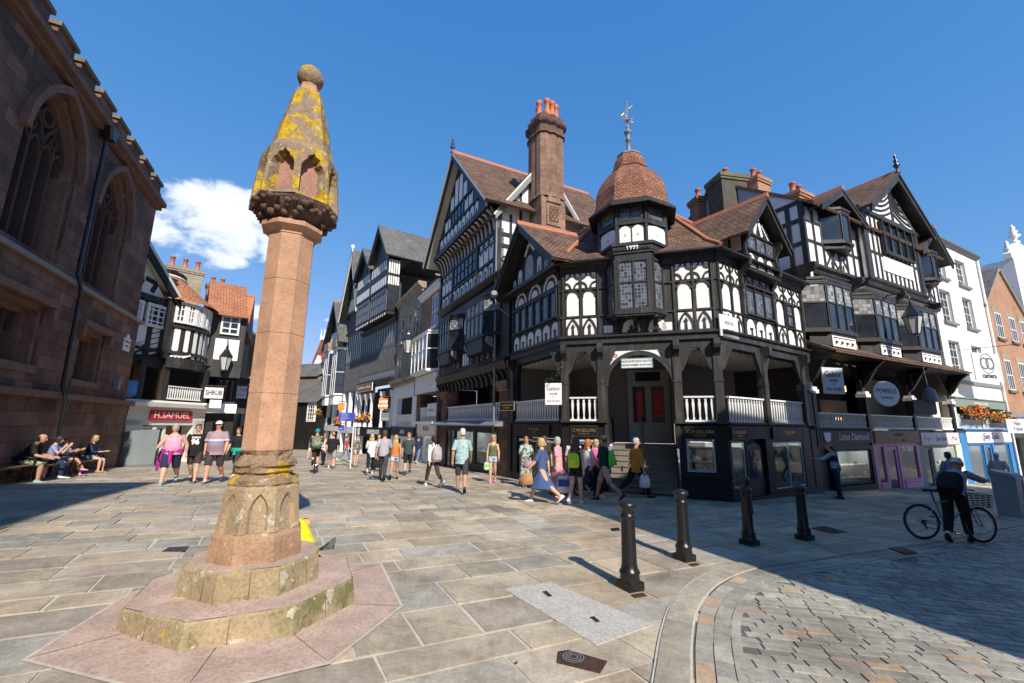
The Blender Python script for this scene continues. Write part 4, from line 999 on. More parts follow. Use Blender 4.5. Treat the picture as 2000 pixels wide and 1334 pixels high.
def wallholes(mb,F,u0,u1,z0,z1,holes,o0,o1,m=0):
    p=u0
    for a,b2,c2,d2 in sorted(holes):
        if a>p: mb.box(F,p,a,z0,z1,o0,o1,m)
        if c2>z0: mb.box(F,a,b2,z0,c2,o0,o1,m)
        if d2<z1: mb.box(F,a,b2,d2,z1,o0,o1,m)
        p=b2
    if p<u1: mb.box(F,p,u1,z0,z1,o0,o1,m)
hF=[(.3,1.16,-.7,1.45),(3.78,4.6,.52,1.48)]; hR=[(.12,.92,.08,1.46),(1.02,2.16,-.7,1.5),(2.6,4.78,-.12,1.42)]; hL=[(.5,3.75,-.7,1.42)]
m.box(RF,WR-.5,WR,Z0,4.3,-.3,.02); m.build('corner_post','shop_black',cb); m=MB(); m.box(LF,-.35,.0,Z0,4.3,-.4,.05); m.build('corner_post','shop_black',cb)
for F,a,b2,hh_ in ((FF,0,1.45,hF[:1]),(FF,3.6,WF,hF[1:]),(RF,0,WR,hR),(LF,0,WL,hL)):
    m=MB(); wallholes(m,F,a,b2-(.5 if F is RF else 0),Z0,1.98,hh_,-.22,.0); profile(m,F,[(0,1.9),(.1,1.94),(.1,2.0),(-.2,2.0),(-.2,1.9)],a,b2); m.box(F,a,b2,Z0,.02 if F is not RF else -.2,0,.04)
    if a==3.6: m.box(FF,3.6,WF+.02,.4,.48,0,.1)
    m.build('shopfront',['shop_black'],cb)
shop_window(FF,.3,1.16,-.2,1.42,-.05,cb,goods=(12,(.2,.7))); shop_window(FF,3.8,4.58,.54,1.46,-.05,cb,goods=(14,(.62,.85)))
shop_window(RF,.14,.9,.1,1.44,-.05,cb,goods=(5,(.55,.3)),back='display_white'); shop_window(RF,2.62,4.76,-.1,1.4,-.05,cb,goods=(34,(.02,.72)),n=2)
shop_window(LF,.52,2.3,-.2,1.38,-.05,cb,goods=(14,(.1,.6)),fr='shop_black'); shop_window(LF,2.4,3.7,-.2,1.38,-.05,cb,goods=(14,(.1,.6)),fr='shop_black')
d_=MB(); d_.box(RF,1.04,2.14,-.7,1.1,-.2,-.1); P=rnd_arch(1.59,.55,1.05,8); d_.prism(RF,[(1.04,1.05)]+[(a,1.05+(b2-1.05)*.6) for a,b2 in P]+[(2.14,1.05)],-.2,-.1)
dd=d_.build('door','dark_timber',cb); g=MB(); g.box(RF,1.25,1.93,.3,1.15,-.1,-.09); g.build('pane','window_glass',dd)
m=MB(); wallholes(m,RF,1.02,2.16,1.05,1.5,[],-.22,-.2); m.build('door_head','shop_black',cb)
# --- stone steps in the arch
plain('stair_stone',(.2,.175,.14),.85,.25,3,bump=.3)
m=MB(); n=8
for i in range(n):
    z1=-.12+(ROWF+.12)*(i+1)/n; m.box(FF,1.46,3.6,z1-.2,z1-.012,-2.0,-.1-i*.235); m.box(FF,1.46,3.6,z1-.03,z1,-2.0,-.07-i*.235)
m.build('stone_steps','stair_stone',cb)
m=MB(); pp=[FF.w(2.52,-.1+.9,.0),FF.w(2.52,ROWF+.95,-2.0)]
m.tube(pp,.022,6); m.tube([FF.w(2.52,-.3,-.02),FF.w(2.52,2.0,-.02)],.024,6); m.tube([FF.w(2.52,ROWF-.1,-2.0),FF.w(2.52,ROWF+.95,-2.0)],.02,6)
m.tube([FF.w(3.5,-.3,.02),FF.w(3.5,.95,.0)],.02,6); m.tube([FF.w(3.5,.85,.0),FF.w(3.5,ROWF+.9,-2)],.018,6); m.build('handrail','cast_iron',cb)
# --- signs on the corner building
def board(name,label,cat,F,u0,u1,z0,z1,o0,o1,mat,lines,tm,group=None,frame=None,sx=1,bold=0):
    m=MB(); m.box(F,u0,u1,z0,z1,o0,o1)
    o=m.build(name,mat,None,F.w((u0+u1)/2,z0,o1)); tag(o,label,cat,group)
    if frame:
        f=MB(); e=.025
        f.box(F,u0-e,u1+e,z1,z1+e,o0,o1+.01); f.box(F,u0-e,u1+e,z0-e,z0,o0,o1+.01); f.box(F,u0-e,u0,z0,z1,o0,o1+.01); f.box(F,u1,u1+e,z0,z1,o0,o1+.01); f.build('frame',frame,o)
    for s,fz_,sz in lines: text(s,F,(u0+u1)/2,z0+(z1-z0)*fz_,o1,sz,tm,o,sx=sx,bold=bold)
    return o
gold=[('C.W.SELLORS',.55,.15)]
for F,a,b2,lab in ((FF,.32,1.15,'black and gold jeweller fascia board left of the stair arch'),(FF,3.8,4.6,'black and gold jeweller fascia board right of the stair arch'),(RF,.14,.98,'short black and gold jeweller fascia board beside the corner post'),(RF,2.62,4.75,'long black and gold jeweller fascia board beyond the arched shop door'),(LF,.9,3.2,'black and gold jeweller fascia board facing the people on the left front')):
    board('fascia_sign',lab,'sign',F,a,b2,1.52,1.84,.0,.045,'shop_black',[('C.W.SELLORS',.58,.13 if b2-a<1.5 else .14),('FINE JEWELLERY',.25,.05)],'gold_leaf',frame='black_timber',sx=.95 if b2-a<1 else 1)
p=[FF.q(*a,.3) for a in ((1214,717),(1273,698))]
board('direction_sign','white blue edged sign naming two rows above the stair arch','sign',FF,p[0][0],p[1][0],p[0][1]-.0,p[1][1],.1,.14,'white_paint',[('EASTGATE ROW SOUTH',.7,.092),('BRIDGE STREET ROW EAST',.27,.088)],'dark_timber',frame='faded_blue',sx=.92)
p=[RF.q(*a,.1) for a in ((1408,655),(1440,622))]
sb=board('street_sign','pale street name board with rounded crest on the timbered corner','sign',RF,p[0][0],p[1][0]+.0,p[0][1],p[1][1],.07,.1,'white_paint',[('BRIDGE',.65,.15),('STREET',.28,.15)],'faded_blue')
cz=MB(); cz.ring(RF,(p[0][0]+p[1][0])/2,p[1][1],0,.14,0,180,.07,.1,0,8); cz.ring(RF,(p[0][0]+p[1][0])/2,p[1][1]+.04,0,.05,0,360,.1,.105,1,8); cz.build('crest',['white_paint','faded_red'],sb)
def hanging(name,label,F,u,z1,o,w,h,lines,tm,mat,az=None,armz=.1,arm=True,frame=None,sx=1,bold=0,shape=None,bracket_from=None,group=None):
    """a board hung square to the wall from an iron arm; its face looks along azimuth az"""
    c=F.w(u,z1,o); G=Fc((c.x,c.y),az); G.P=G.P-G.d*0
    root=thing(name,label,'sign',c,group); m=MB()
    if shape=='oval': m.prism(G,[(w/2*cos(2*pi*i/28),-h/2+z1+h/2*sin(2*pi*i/28)) for i in range(28)],-.02,.02,0,True)
    elif shape=='oct': m.prism(G,[(-w/2,z1-.15*h),(-w/2+.15*h,z1),(w/2-.15*h,z1),(w/2,z1-.15*h),(w/2,z1-h+.15*h),(w/2-.15*h,z1-h),(-w/2+.15*h,z1-h),(-w/2,z1-h+.15*h)],-.02,.02,0,True)
    else: m.prism(G,[(-w/2,z1-h),(w/2,z1-h),(w/2,z1),(-w/2,z1)],-.02,.02,0,True)
    m.build('sign_board',mat,root)
    if frame:
        f=MB(); f.box(G,-w/2-.02,w/2+.02,z1,z1+.02,-.03,.03); f.box(G,-w/2-.02,w/2+.02,z1-h-.02,z1-h,-.03,.03); f.box(G,-w/2-.02,-w/2,z1-h,z1,-.03,.03); f.box(G,w/2,w/2+.02,z1-h,z1,-.03,.03); f.build('frame',frame,root)
    if arm:
        a=MB(); wp=bracket_from if bracket_from is not None else F.w(u,z1+armz,0)
        dv=(c-Vector((wp.x,wp.y,c.z))); dv=dv.normalized() if dv.length>.01 else G.d
        e=Vector((c.x,c.y,z1+armz))+dv*w*.5
        a.tube([Vector((wp.x,wp.y,z1+armz)),e],.016,5)
        for s in (-.38,.38): a.tube([c+G.d*(s*w)+Vector((0,0,armz)),c+G.d*(s*w)],.008,4)
        a.build('iron_arm','cast_iron',root)
    for s,fz_,sz in lines: text(s,G,0,z1-h+h*fz_,.02,sz,tm,root,sx=sx,bold=bold)
    return root,G
q0=FF.q(1066,789,.9); q1=FF.q(1096,748,.9)
hc=FF.w((q0[0]+q1[0])/2,q1[1],.9)
sg,G=hanging('hanging_sign','white square shoe shop sign under an iron scroll on the left corner post',FF,(q0[0]+q1[0])/2,q1[1],.9,.52,.68,[('Gabor',.74,.17),('SHOES',.5,.085),('AT',.36,.045),('MO ZI MO',.16,.085)],'dark_timber','white_paint',az=100,bracket_from=FF.w(.1,0,.1))
sc=MB()
for cx,cz2,r_ in ((.06,.3,.16),(.2,.55,.12),(-.2,.18,.1)):
    pts=[]
    for i in range(26): a=i*.42; rr=r_*(1-i/30); pts.append(hc+G.d*(cx+rr*cos(a))+Vector((0,0,cz2+rr*sin(a)-.1)))
    sc.tube(pts,.012,4)
sc.build('scrollwork','cast_iron',sg)
# the tall stone chimney behind the left gable
def chimney_at(px0,px1,py_top,py_bot,dist,name,label,mat,az=100,zb=None):
    c=Vector(ray((px0+px1)/2,py_top)); s_=dist/math.hypot(c.x,c.y); zt4=H0+c.z*s_; ctr=Vector((c.x*s_,c.y*s_,0)); w=(px1-px0)/861*dist*.93
    return ctr,w,zt4
EF=Fc((.03,18.22),152.5); GF=Fc(EF.w(-1.6,0),62.5); ctr=GF.w(2.43,0,.45); w=1.62; zt4=17.55
hw=w/2; chm=thing('stone_chimney','tall clustered sandstone chimney stack with crown of red pots','chimney',(ctr.x,ctr.y,6.5)); CF=Fc((ctr.x,ctr.y),62.5)
m=MB(); m.box(CF,-hw*.86,hw*.86,6.5,zt4-4.5,-hw*.86,hw*.86)
for a,b2,r_ in ((-.5,-.5,.46),(.5,-.5,.46),(-.5,.5,.46),(.5,.5,.46),(0,.62,.4),(0,-.62,.4),(.62,0,.4),(-.62,0,.4)):
    P=CF.w(a*hw,zt4-4.6,b2*hw); m.lathe(P,[(r_*hw*1.08,0),(r_*hw*1.08,.1),(r_*hw,.16),(r_*hw,3.7)],8,0,.3,False)
m.build('stack','chimney_stone',chm)
m=MB()
for a,b2,r_ in ((-.5,-.5,.5),(.5,-.5,.5),(-.5,.5,.5),(.5,.5,.5),(0,.62,.45),(0,-.62,.45),(.62,0,.45),(-.62,0,.45)):
    P=CF.w(a*hw,zt4-1.15,b2*hw); m.lathe(P,[(r_*hw*.9,0),(r_*hw*1.15,.06),(r_*hw*1.05,.14),(r_*hw*.95,.2),(r_*hw*.95,.5),(r_*hw*1.3,.62),(r_*hw*1.4,.72),(r_*hw*1.05,.8),(r_*hw*1.05,1.12),(r_*hw*.95,1.15)],8,0,.3,False)
m.build('stack_cap','corbel_stone',chm)
m=MB(); pu=MB(); m.prism(CF,[(-.42,zt4-4.9),(.42,zt4-4.9),(0,zt4-3.6)],hw*.86,hw*.86+.1); m.box(CF,-.42,.42,zt4-6.1,zt4-4.95,hw*.86,hw*.86+.05); m.ring(CF,0,zt4-6.9,.2,.34,0,180,hw*.86,hw*.86+.1,0,8); m.box(CF,-.27,.27,zt4-5.9,zt4-5.1,hw*.86+.05,hw*.86+.07,1)
for i in range(5):
    for j in range(5):
        if (i+j)%2: m.box(CF,-.25+.1*i,-.16+.1*i,zt4-5.87+.15*j,zt4-5.75+.15*j,hw*.86+.07,hw*.86+.1,0)
m.build('carved_panel',['chimney_stone','corbel_stone'],chm)
for a,b2 in ((-.55,.1),(-.2,.5),(.2,.45),(.6,.3),(-.3,-.4),(.3,-.4)):
    m=MB(); P=CF.w(a*hw,zt4-.05,b2*hw); r_=.17; m.lathe(P,[(r_*1.1,0),(r_*1.05,.45),(r_*.75,.6),(r_*.8,.95),(r_,.98),(r_,1.12),(r_*.8,1.18)],10); m.lathe(P+Vector((0,0,1.13)),[(r_*.7,0),(r_*.7,.06)],8,1); m.build('chimney_pot',['terracotta','dark_interior'],chm)
# ---------------------------------------------------------------- lower street: the gabled timbered house with three oriels
PF=Fc((11.3,16.37),62); WP=12.9
po=thing('timbered_house','black and white gabled house with three oriel windows above a shaded walkway','building',(*PF.w(6.4,0,-2).xy,-1.0))
def studs(mb,F,u0,u1,z0,z1,n,rails=(),w=.13,o=.04,m=0,mw=1):
    mb.box(F,u0,u1,z0,z1,-.15,0,mw)
    for i in range(n+1): c=u0+(u1-u0)*i/n; mb.box(F,c-w/2,c+w/2,z0,z1,0,o,m)
    for z in rails: mb.box(F,u0,u1,z-w*.45,z+w*.45,0,o-.005,m)
def diamonds(mb,F,u0,u1,z0,z1,n=2,m=0):
    for i in range(n):
        a=u0+(u1-u0)*i/n; b2=u0+(u1-u0)*(i+1)/n; c=(a+b2)/2; zc=(z0+z1)/2
        for p,q in (((a,z0),(c-.08,zc)),((a,z1),(c-.08,zc)),((b2,z0),(c+.08,zc)),((b2,z1),(c+.08,zc)),((c,z1),(c,zc+.2)),((c,z0),(c,zc-.2))): mb.bar(F,p,q,.09,0,.035,m)
# upper storey, three pieces with their own projection
UL=PF.shift(0,.2); UM=PF.shift(0,.5); UR=PF.shift(0,.2)
m=MB(); studs(m,UL,.6,4.85,8.3,11.05,7,(8.42,9.4,10.3,10.98)); diamonds(m,UL,1.9,3.7,8.5,9.4); m.prism(UL,[(1.5,11.05),(4.3,11.05),(2.9,11.85)],-.15,.0,1); m.bar(UL,(2.9,11.05),(2.9,11.75),.1,0,.04,0)
for s in (-1,1): m.bar(UL,(2.9+s*.5,11.05),(2.9+s*.12,11.7),.09,0,.04,0)
SI=Fc(PF.w(.6,0,-7),PF.az+90)   # left flank, d runs toward the street
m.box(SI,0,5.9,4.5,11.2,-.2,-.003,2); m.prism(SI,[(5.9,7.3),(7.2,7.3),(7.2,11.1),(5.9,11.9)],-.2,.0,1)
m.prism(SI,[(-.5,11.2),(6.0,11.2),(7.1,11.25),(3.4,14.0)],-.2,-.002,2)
for u in (5.95,6.6,7.12): m.box(SI,u-.09,u+.09,7.3,11.1,0,.05,0)
for z in (8.3,9.3,10.3,11.1): m.box(SI,5.9,7.2,z-.09,z+.09,0,.045,0)
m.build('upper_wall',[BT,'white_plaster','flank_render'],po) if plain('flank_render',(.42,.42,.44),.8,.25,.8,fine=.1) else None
m=MB(); u0,u1=4.7,10.35; studs(m,UM,u0,u1,8.35,11.7,13,(8.48,9.75,11.6)); m.prism(UM,[(u0+.15,11.7),(u1+.4,11.7),(8.0,13.85)],-.2,0,1)
gx=8.0
m.box(UM,gx-.09,gx+.09,11.7,13.7,0,.05,0); m.box(UM,u0-.2,u1+.3,11.6,11.8,0,.09,0)
for s in (-1,1):
    for i in range(7): # curved herringbone braces
        zb=11.75+.3*i; A=[]
        L=min(2.6,(13.8-zb)/.78*.85)
        for j in range(6): t=j/5; A.append((gx+s*t*L,zb+.55*(1-t)**1.6-.0 if False else zb+.62*(1-t)**2*1.0-.0))
        A=[(a,b2-.62+ .6) for a,b2 in A]; A=[(a,b2) for a,b2 in A if b2<13.7-abs(a-gx)*.72]
        if len(A)>1: m.poly(UM,A,.1,0,.04,0)
m.box(UM,u0,u0+.34,8.3,11.7,0,.07,0); m.box(UM,u1-.34,u1,8.3,11.7,0,.07,0)
m.prism(UM,[(6.2,9.0),(9.2,9.0),(9.3,9.72),(6.3,9.72)],.0,.045,1)
m.build('gable_wall',[BT,'white_plaster'],po)
m=MB(); studs(m,UR,10.35,WP,8.3,11.05,5,(8.42,9.4,10.3,10.98)); diamonds(m,UR,10.7,12.3,8.5,9.4); m.prism(UR,[(10.6,11.05),(13.3,11.05),(12.2,12.2)],-.15,0,1); m.bar(UR,(12.2,11.05),(12.2,12.1),.1,0,.04,0); m.build('upper_wall',[BT,'white_plaster'],po)
window(UM,6.25,9.3,9.85,11.5,.1,po,4,1,BT,'window_glass',.08,.12,10.9)
def oriel(F,u0,u1,z0,z1,out,cant,parent,cols,split,name='oriel_window',fr=BT,gl='window_glass',apron=None,panel=None,sill=True,gl2=None,pc=None):
    """three sided projecting window"""
    P=[F.w(u0,0,0),F.w(u0+cant,0,out),F.w(u1-cant,0,out),F.w(u1,0,0)]; m=MB()
    def sl(e,za,zb,mi=0):
        nonlocal m
        c=sum((p for p in P),Vector())/4; Q=[p+(p-c).normalized()*e for p in P]
        m.face([V(p,zb) for p in Q],mi); m.face([V(p,za) for p in Q[::-1]],mi)
        for i in range(4): p,q=Q[i],Q[(i+1)%4]; m.face([V(p,za),V(q,za),V(q,zb),V(p,zb)],mi)
    sl(.06,z1,z1+.1); sl(.12,z1+.1,z1+.2)
    ap_=m; m=MB()
    if apron: 
        Q=[p.lerp(sum((p for p in P),Vector())/4,.12) for p in P]
        for i in range(3): m.face([V(P[i],z0-.1)+(Q[i]-P[i]),V(P[i+1],z0-.1)+(Q[i+1]-P[i+1]),V(P[i+1],z0-.1),V(P[i],z0-.1)]) if False else m.face([V(Q[i],apron),V(Q[i+1],apron),V(Q[i+1],z0-.1),V(Q[i],z0-.1)])
        m.face([V(q,apron) for q in Q[::-1]])
    ap2=m; m=ap_
    o=m.build(name,fr,parent); m=MB(); sl(.1,z0-.1,z0); m.build('sill',fr,o)
    if apron: ap2.build('apron',fr,o)
    for i in range(3):
        d=P[i+1]-P[i]; G=Fc(P[i],math.degrees(math.atan2(d.x,d.y))); L=d.length
        f=MB(); bw=.07; n=cols[i]; 
        f.box(G,0,L,z0,z0+bw,-.04,.03); f.box(G,0,L,z1-bw,z1,-.04,.03)
        for j in range(n+1): c=L*j/n; f.box(G,max(0,c-bw/2),min(L,c+bw/2),z0+bw,z1-bw,-.04,.035)
        if split: f.box(G,0,L,split-bw/2,split+bw/2,-.03,.02)
        w=f.build('window',fr,o); g=MB()
        g.face([G.w(0,z0,-.01),G.w(L,z0,-.01),G.w(L,(split or z1),-.01),G.w(0,(split or z1),-.01)],0)
        if split: g.face([G.w(0,split,-.01),G.w(L,split,-.01),G.w(L,z1,-.01),G.w(0,z1,-.01)],1)
        g.build('pane',[gl,gl2 or gl],w)
    return o
leaded('grey_leaded',.16,.16,.012,(.2,.2,.2),(.1,.1,.1))
oriel(UL,1.75,3.85,9.55,10.85,.5,.75,po,(1,1,1),None,gl='window_glass',apron=9.25); oriel(UR,10.75,12.35,9.45,10.75,.5,.55,po,(1,1,1),None,apron=9.2)
# jetty mouldings
for F,a,b2,z in ((UL,.6,4.8,8.3),(UM,4.55,10.45,8.35),(UR,10.35,WP,8.3)):
    m=MB(); profile(m,F,[(-.2,z-.32),(-.02,z-.28),(.04,z-.18),(.02,z-.12),(.14,z-.02),(.14,z+.04),(-.2,z+.04)],a,b2); profile(m,F,[(-.6,z-.42),(-.2,z-.42),(-.1,z-.32),(-.6,z-.32)],a,b2,1); m.build('jetty',[BT,'white_plaster'],po)
# roofs
m=MB(); profile(m,PF,[(.7,10.85),(-3.6,14.0),(-7.6,10.9),(-7.6,10.8),(-3.6,13.88),(.65,10.75)],.5,WP); m.hexa([PF.w(.5,14.0,-3.5),PF.w(WP,14.0,-3.5),PF.w(WP,14.0,-3.7),PF.w(.5,14,-3.7),PF.w(.5,14.14,-3.54),PF.w(WP,14.14,-3.54),PF.w(WP,14.14,-3.66),PF.w(.5,14.14,-3.66)],1)
gable_roof(m,PF,2.9,1.85,10.75,11.95,.75,-3.2,.1,0,1); gable_roof(m,PF,gx,3.3,11.6,14.1,1.05,-4,.12,0,1); gable_roof(m,PF,12.2,1.9,10.7,12.35,.75,-3.2,.1,0,1)
m.build('roof',['brown_tiles','ridge_tile',BT],po)
bargeboards(PF,2.9,1.85,10.78,11.96,.72,.19,.08,po); bargeboards(PF,gx,3.3,11.64,14.12,1.0,.26,.1,po); bargeboards(PF,12.2,1.9,10.72,12.36,.72,.24,.08,po)
m=MB(); finial(m,PF.w(gx,14.15,1.0),1.15,.12); m.build('roof_finial','cast_iron',po)
# first floor: brick piers, oriels
m=MB(); m.box(PF,.3,WP,4.75,8.3,-.5,-.15,0); 
for a,b2 in ((3.62,4.1),(7.55,8.0)): m.box(PF,a,b2,5.0,8.0,-.15,-.02,1)
m.build('first_floor_wall',['dark_timber','orange_brick'],po)
for u0,u1,zz0,zz1 in ((.1,3.5,5.62,7.55),(3.95,7.4,5.62,7.5),(7.9,11.6,5.62,7.55)):
    o=oriel(PF,u0,u1,zz0,zz1,.55,.75,po,(1,3,1),6.72,gl2='grey_leaded',apron=5.0)
    pn=MB(); F=PF.shift(0,.505); c=(u0+u1)/2; L=(u1-u0-1.5)/2*.92
    pn.box(F,c-L,c+L,4.98,5.4,.0,.02,0)
    for j in range(4):
        a=c-L+.28+j*(2*L-.56)/3; pn.ring(F,a,5.2,.05,.1,180,360,.02,.035,1,6); pn.ring(F,a,5.18,.0,.04,0,360,.02,.035,1,6); pn.bar(F,(a-.2,5.32),(a+.2,5.34),.03,.02,.032,1); pn.bar(F,(a-.16,5.05),(a+.02,5.12),.03,.02,.032,1)
    pn.build('carved_panel',['white_plaster','dark_timber'],o)
for u in (.1,3.7,7.62,11.5): # brackets under the jetty
    b=MB(); scroll(b,PF,u,.22,7.3,8.2,.7); b.build('bracket',BT,po)
# pentice roof over the walkway
m=MB(); profile(m,PF,[(.95,4.62),(.95,4.7),(-.1,5.25),(-.1,5.1)],.15,WP); m.build('pentice_roof','brown_tiles',po)
m=MB(); profile(m,PF,[(.9,4.6),(-.1,4.6),(-.1,5.08)],.15,WP,0); m.build('soffit','dark_timber',po)
# walkway level
m=MB()
m.face([PF.w(0,1.2,-3.2),PF.w(WP,1.2,-3.2),PF.w(WP,4.6,-3.2),PF.w(0,4.6,-3.2)],0); m.face([PF.w(0,4.58,0),PF.w(0,4.58,-3.2),PF.w(WP,4.58,-3.2),PF.w(WP,4.58,0)],0); m.face([PF.w(0,1.2,0),PF.w(WP,1.2,0),PF.w(WP,1.2,-3.2),PF.w(0,1.2,-3.2)],0)
m.box(PF,9.4,WP,1.2,4.5,-2.6,-2.4,1); m.box(PF,11.6,12.5,1.8,3.4,-.5,-.4,2); m.box(PF,WP-.3,WP,1.2,4.6,-3.2,-.1,1)
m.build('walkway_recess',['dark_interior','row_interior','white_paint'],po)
m=MB(); m.box(PF,4.9,7.3,2.5,3.2,-2.3,-2.2)
m.build('inner_signboard','row_interior',po)
t=NT('warm_lamp'); t.b.inputs['Emission Color'].default_value=(1,.55,.15,1); t.b.inputs['Emission Strength'].default_value=2.5; t.b.inputs['Base Color'].default_value=(.8,.5,.2,1); MT['warm_lamp']=t.m
for i,(u,z) in enumerate(((2.7,3.75),(6.3,3.6),(5.6,2.15))):
    l=MB(); l.box(PF,u-.1,u+.1,z,z+.28,-1.9,-1.72); lo=l.build('wall_lamp','warm_lamp',None,PF.w(u,z,-1.8)); tag(lo,('amber wall lamp behind the white square shoe sign in the shaded walkway','amber wall lamp above the oval sign in the shaded walkway','amber wall lamp low behind the turned balustrade')[i],'lamp')
for u in (.12,4.05,8.3,12.75):
    m=MB(); m.box(PF,u-.11,u+.11,1.2,3.2,-.2,.05); m.box(PF,u-.2,u+.2,3.15,3.3,-.26,.12,1); m.box(PF,u-.15,u+.15,3.3,3.4,-.22,.09,1)
    m.lathe(PF.w(u,3.4,-.07),[(.11,0),(.09,.1),(.11,.9),(.14,1.0)],10,0)
    profile(m,PF,[(.05,3.6),(.2,3.75),(.55,4.35),(.85,4.6),(.05,4.6)],u-.09,u+.09)
    for s in (-1,1): m.prism(PF,[(u+s*.1,3.6),(u+s*.25,3.85),(u+s*.7,4.4),(u+s*.95,4.58),(u+s*.1,4.58)],-.14,-.02)
    m.build('pillar',['dark_timber','white_paint'],po)
for a,b2,n in ((.3,3.92,19),(4.2,8.15,20),(8.45,12.55,20)): balusters(PF,a,b2,1.85,2.45,-.05,n,po,'white_paint',.1,True)
m=MB(); 
for u in (.55,1.1,1.7): m.tube([PF.w(u,4.55,.1),PF.w(u+.5,4.25,.6)],.012,4)
m.build('brackets_wire','lead_grey',po)
# shops below the walkway
m=MB(); wallholes(m,PF,-.3,4.12,-1.2,1.2,[(.15,1.1,-1.0,1.1),(1.3,3.9,-.3,1.05)],-.25,0,0); m.box(PF,-.3,4.12,1.2,1.86,-.2,.0,0); profile(m,PF,[(0,1.8),(.14,1.84),(.14,1.9),(0,1.9)],-.3,4.1); m.build('black_shopfront',['shop_black'],po)
shop_window(PF,1.35,3.85,-.25,1.03,-.06,po,fr='shop_black',goods=(14,(-.05,.45)))
g=MB(); g.box(PF,.15,1.1,-1.0,1.1,-.24,-.2); g.build('shop_door','dark_timber',po)
plain('pink_paint',(.75,.29,.47),.55,.08,3); plain('oak_board',(.26,.12,.05),.6,.3,4); plain('sage_paint',(.2,.25,.2),.6,.08,3); plain('pale_green_paint',(.55,.63,.5),.6,.06,3); plain('blue_paint',(.03,.2,.45),.45,.1,3)
m=MB(); wallholes(m,PF,4.12,8.25,-1.25,1.25,[(4.35,5.0,-.35,1.15),(5.15,6.25,-.95,1.15),(6.45,8.05,-.3,1.15)],-.25,0,0); m.box(PF,4.4,4.95,-.8,-.45,0,.03); m.box(PF,6.5,8.0,-.8,-.42,0,.03); m.box(PF,6.4,8.1,-.36,-.3,0,.05); m.box(PF,4.3,5.05,-.41,-.35,0,.05); m.build('pink_shopfront','pink_paint',po)
window(PF,4.35,5.0,-.35,1.15,-.06,po,1,1,'pink_paint','window_glass',.04,.03); window(PF,6.45,8.05,-.3,1.15,-.06,po,1,1,'pink_paint','window_glass',.04,.03)
f=window(PF,5.17,6.23,-.95,1.13,-.08,po,1,1,'pink_paint','window_glass',.14,.04,name='shop_door')
m=MB(); wallholes(m,PF,8.25,WP+.1,-1.3,1.2,[(8.75,9.6,-1.0,1.05),(9.75,12.3,-.6,1.05)],-.25,0,0); m.box(PF,12.3,WP+.1,-1.3,1.2,0,.03,1); m.box(PF,9.7,12.35,-1.3,-.6,0,.04,1); m.build('green_shopfront',['sage_paint','pale_green_paint'],po)
shop_window(PF,9.78,12.28,-.58,1.03,-.06,po,fr='pale_green_paint',goods=(12,(-.4,.2)),back='display_white'); window(PF,8.78,9.58,-1.0,1.03,-.08,po,1,1,'sage_paint','window_glass',.1,.04,name='shop_door')
board('fascia_sign','black fascia with white script for the diamond shop','sign',PF,.15,4.02,1.3,1.76,.01,.06,'shop_black',[],'white_paint')
fs=bpy.data.objects['fascia_sign.005']; text('Lotus Diamond',PF,2.55,1.53,.06,.38,'white_paint',fs,shear=.25,sx=.95); sh=MB(); sh.prism(PF,[(.42,1.42),(.62,1.33),(.8,1.42),(.86,1.7),(.36,1.7)],.06,.09); sh.build('alarm_box','white_paint',fs)
o=board('fascia_sign','varnished oak plank fascia above the pink shopfront','sign',PF,4.2,8.2,1.26,1.8,.01,.08,'oak_board',[],'dark_timber'); text('BARNABYS',PF,6.3,1.62,.08,.16,'dark_timber',o); text('TRIMS',PF,6.7,1.38,.08,.13,'dark_timber',o)
o=board('fascia_sign','pale lilac fascia with thin script between two flourishes','sign',PF,8.5,12.8,1.15,1.72,.01,.07,'lilac_board',[],'dark_timber') if plain('lilac_board',(.58,.53,.54),.6,.05,2) else None
text('Dew Glow',PF,10.65,1.43,.07,.34,'sage_paint',o,sx=.8,shear=.2)
fl_=MB()
for c in (9.1,12.2): fl_.poly(PF,[(c-.35,1.38),(c-.2,1.52),(c-.05,1.46),(c+.1,1.36),(c+.25,1.4),(c+.32,1.5)],.03,.07,.075)
fl_.build('flourish','dark_timber',o)
# hanging signs
c=PF.q(1630,767,1.0); hanging('hanging_sign','white square shoe shop sign hung below the pentice roof on the shaded street',PF,c[0],3.98,1.0,.95,.93,[('Gabor',.74,.3),('SHOES',.5,.13),('AT',.36,.07),('MO ZI MO',.17,.15)],'dark_timber','pale_board',az=75,armz=.4) if plain('pale_board',(.62,.63,.66),.6,.05,2) else None
c=PF.q(1731,769,.9); hanging('hanging_sign','pale oval shop sign hung below the pentice roof',PF,c[0],c[1]+.5,.9,1.5,1.0,[('POWELLS',.6,.27),('EST. SINCE 1920',.34,.09)],'dark_timber','pale_board',az=72,armz=.4,shape='oval')
c=PF.q(1806,795,.9); hanging('hanging_sign','blank dark navy sign with cut corners hung below the pentice roof',PF,c[0],c[1]+.3,.9,1.5,.62,[],'dark_timber','shop_black',az=72,armz=1.1,shape='oct')
c=PF.q(1812,772,.9); hb=thing('hanging_bell','small grey bell shaped lantern above the navy sign','lantern',PF.w(c[0],c[1]+.4,.95)); m=MB(); m.lathe(PF.w(c[0],c[1]-.3,.95),[(.3,0),(.28,.25),(.2,.55),(.05,.65)],10); m.tube([PF.w(c[0],c[1]+.3,.95),PF.w(c[0],4.6,.9)],.015,4); m.build('shade','lead_grey',hb)
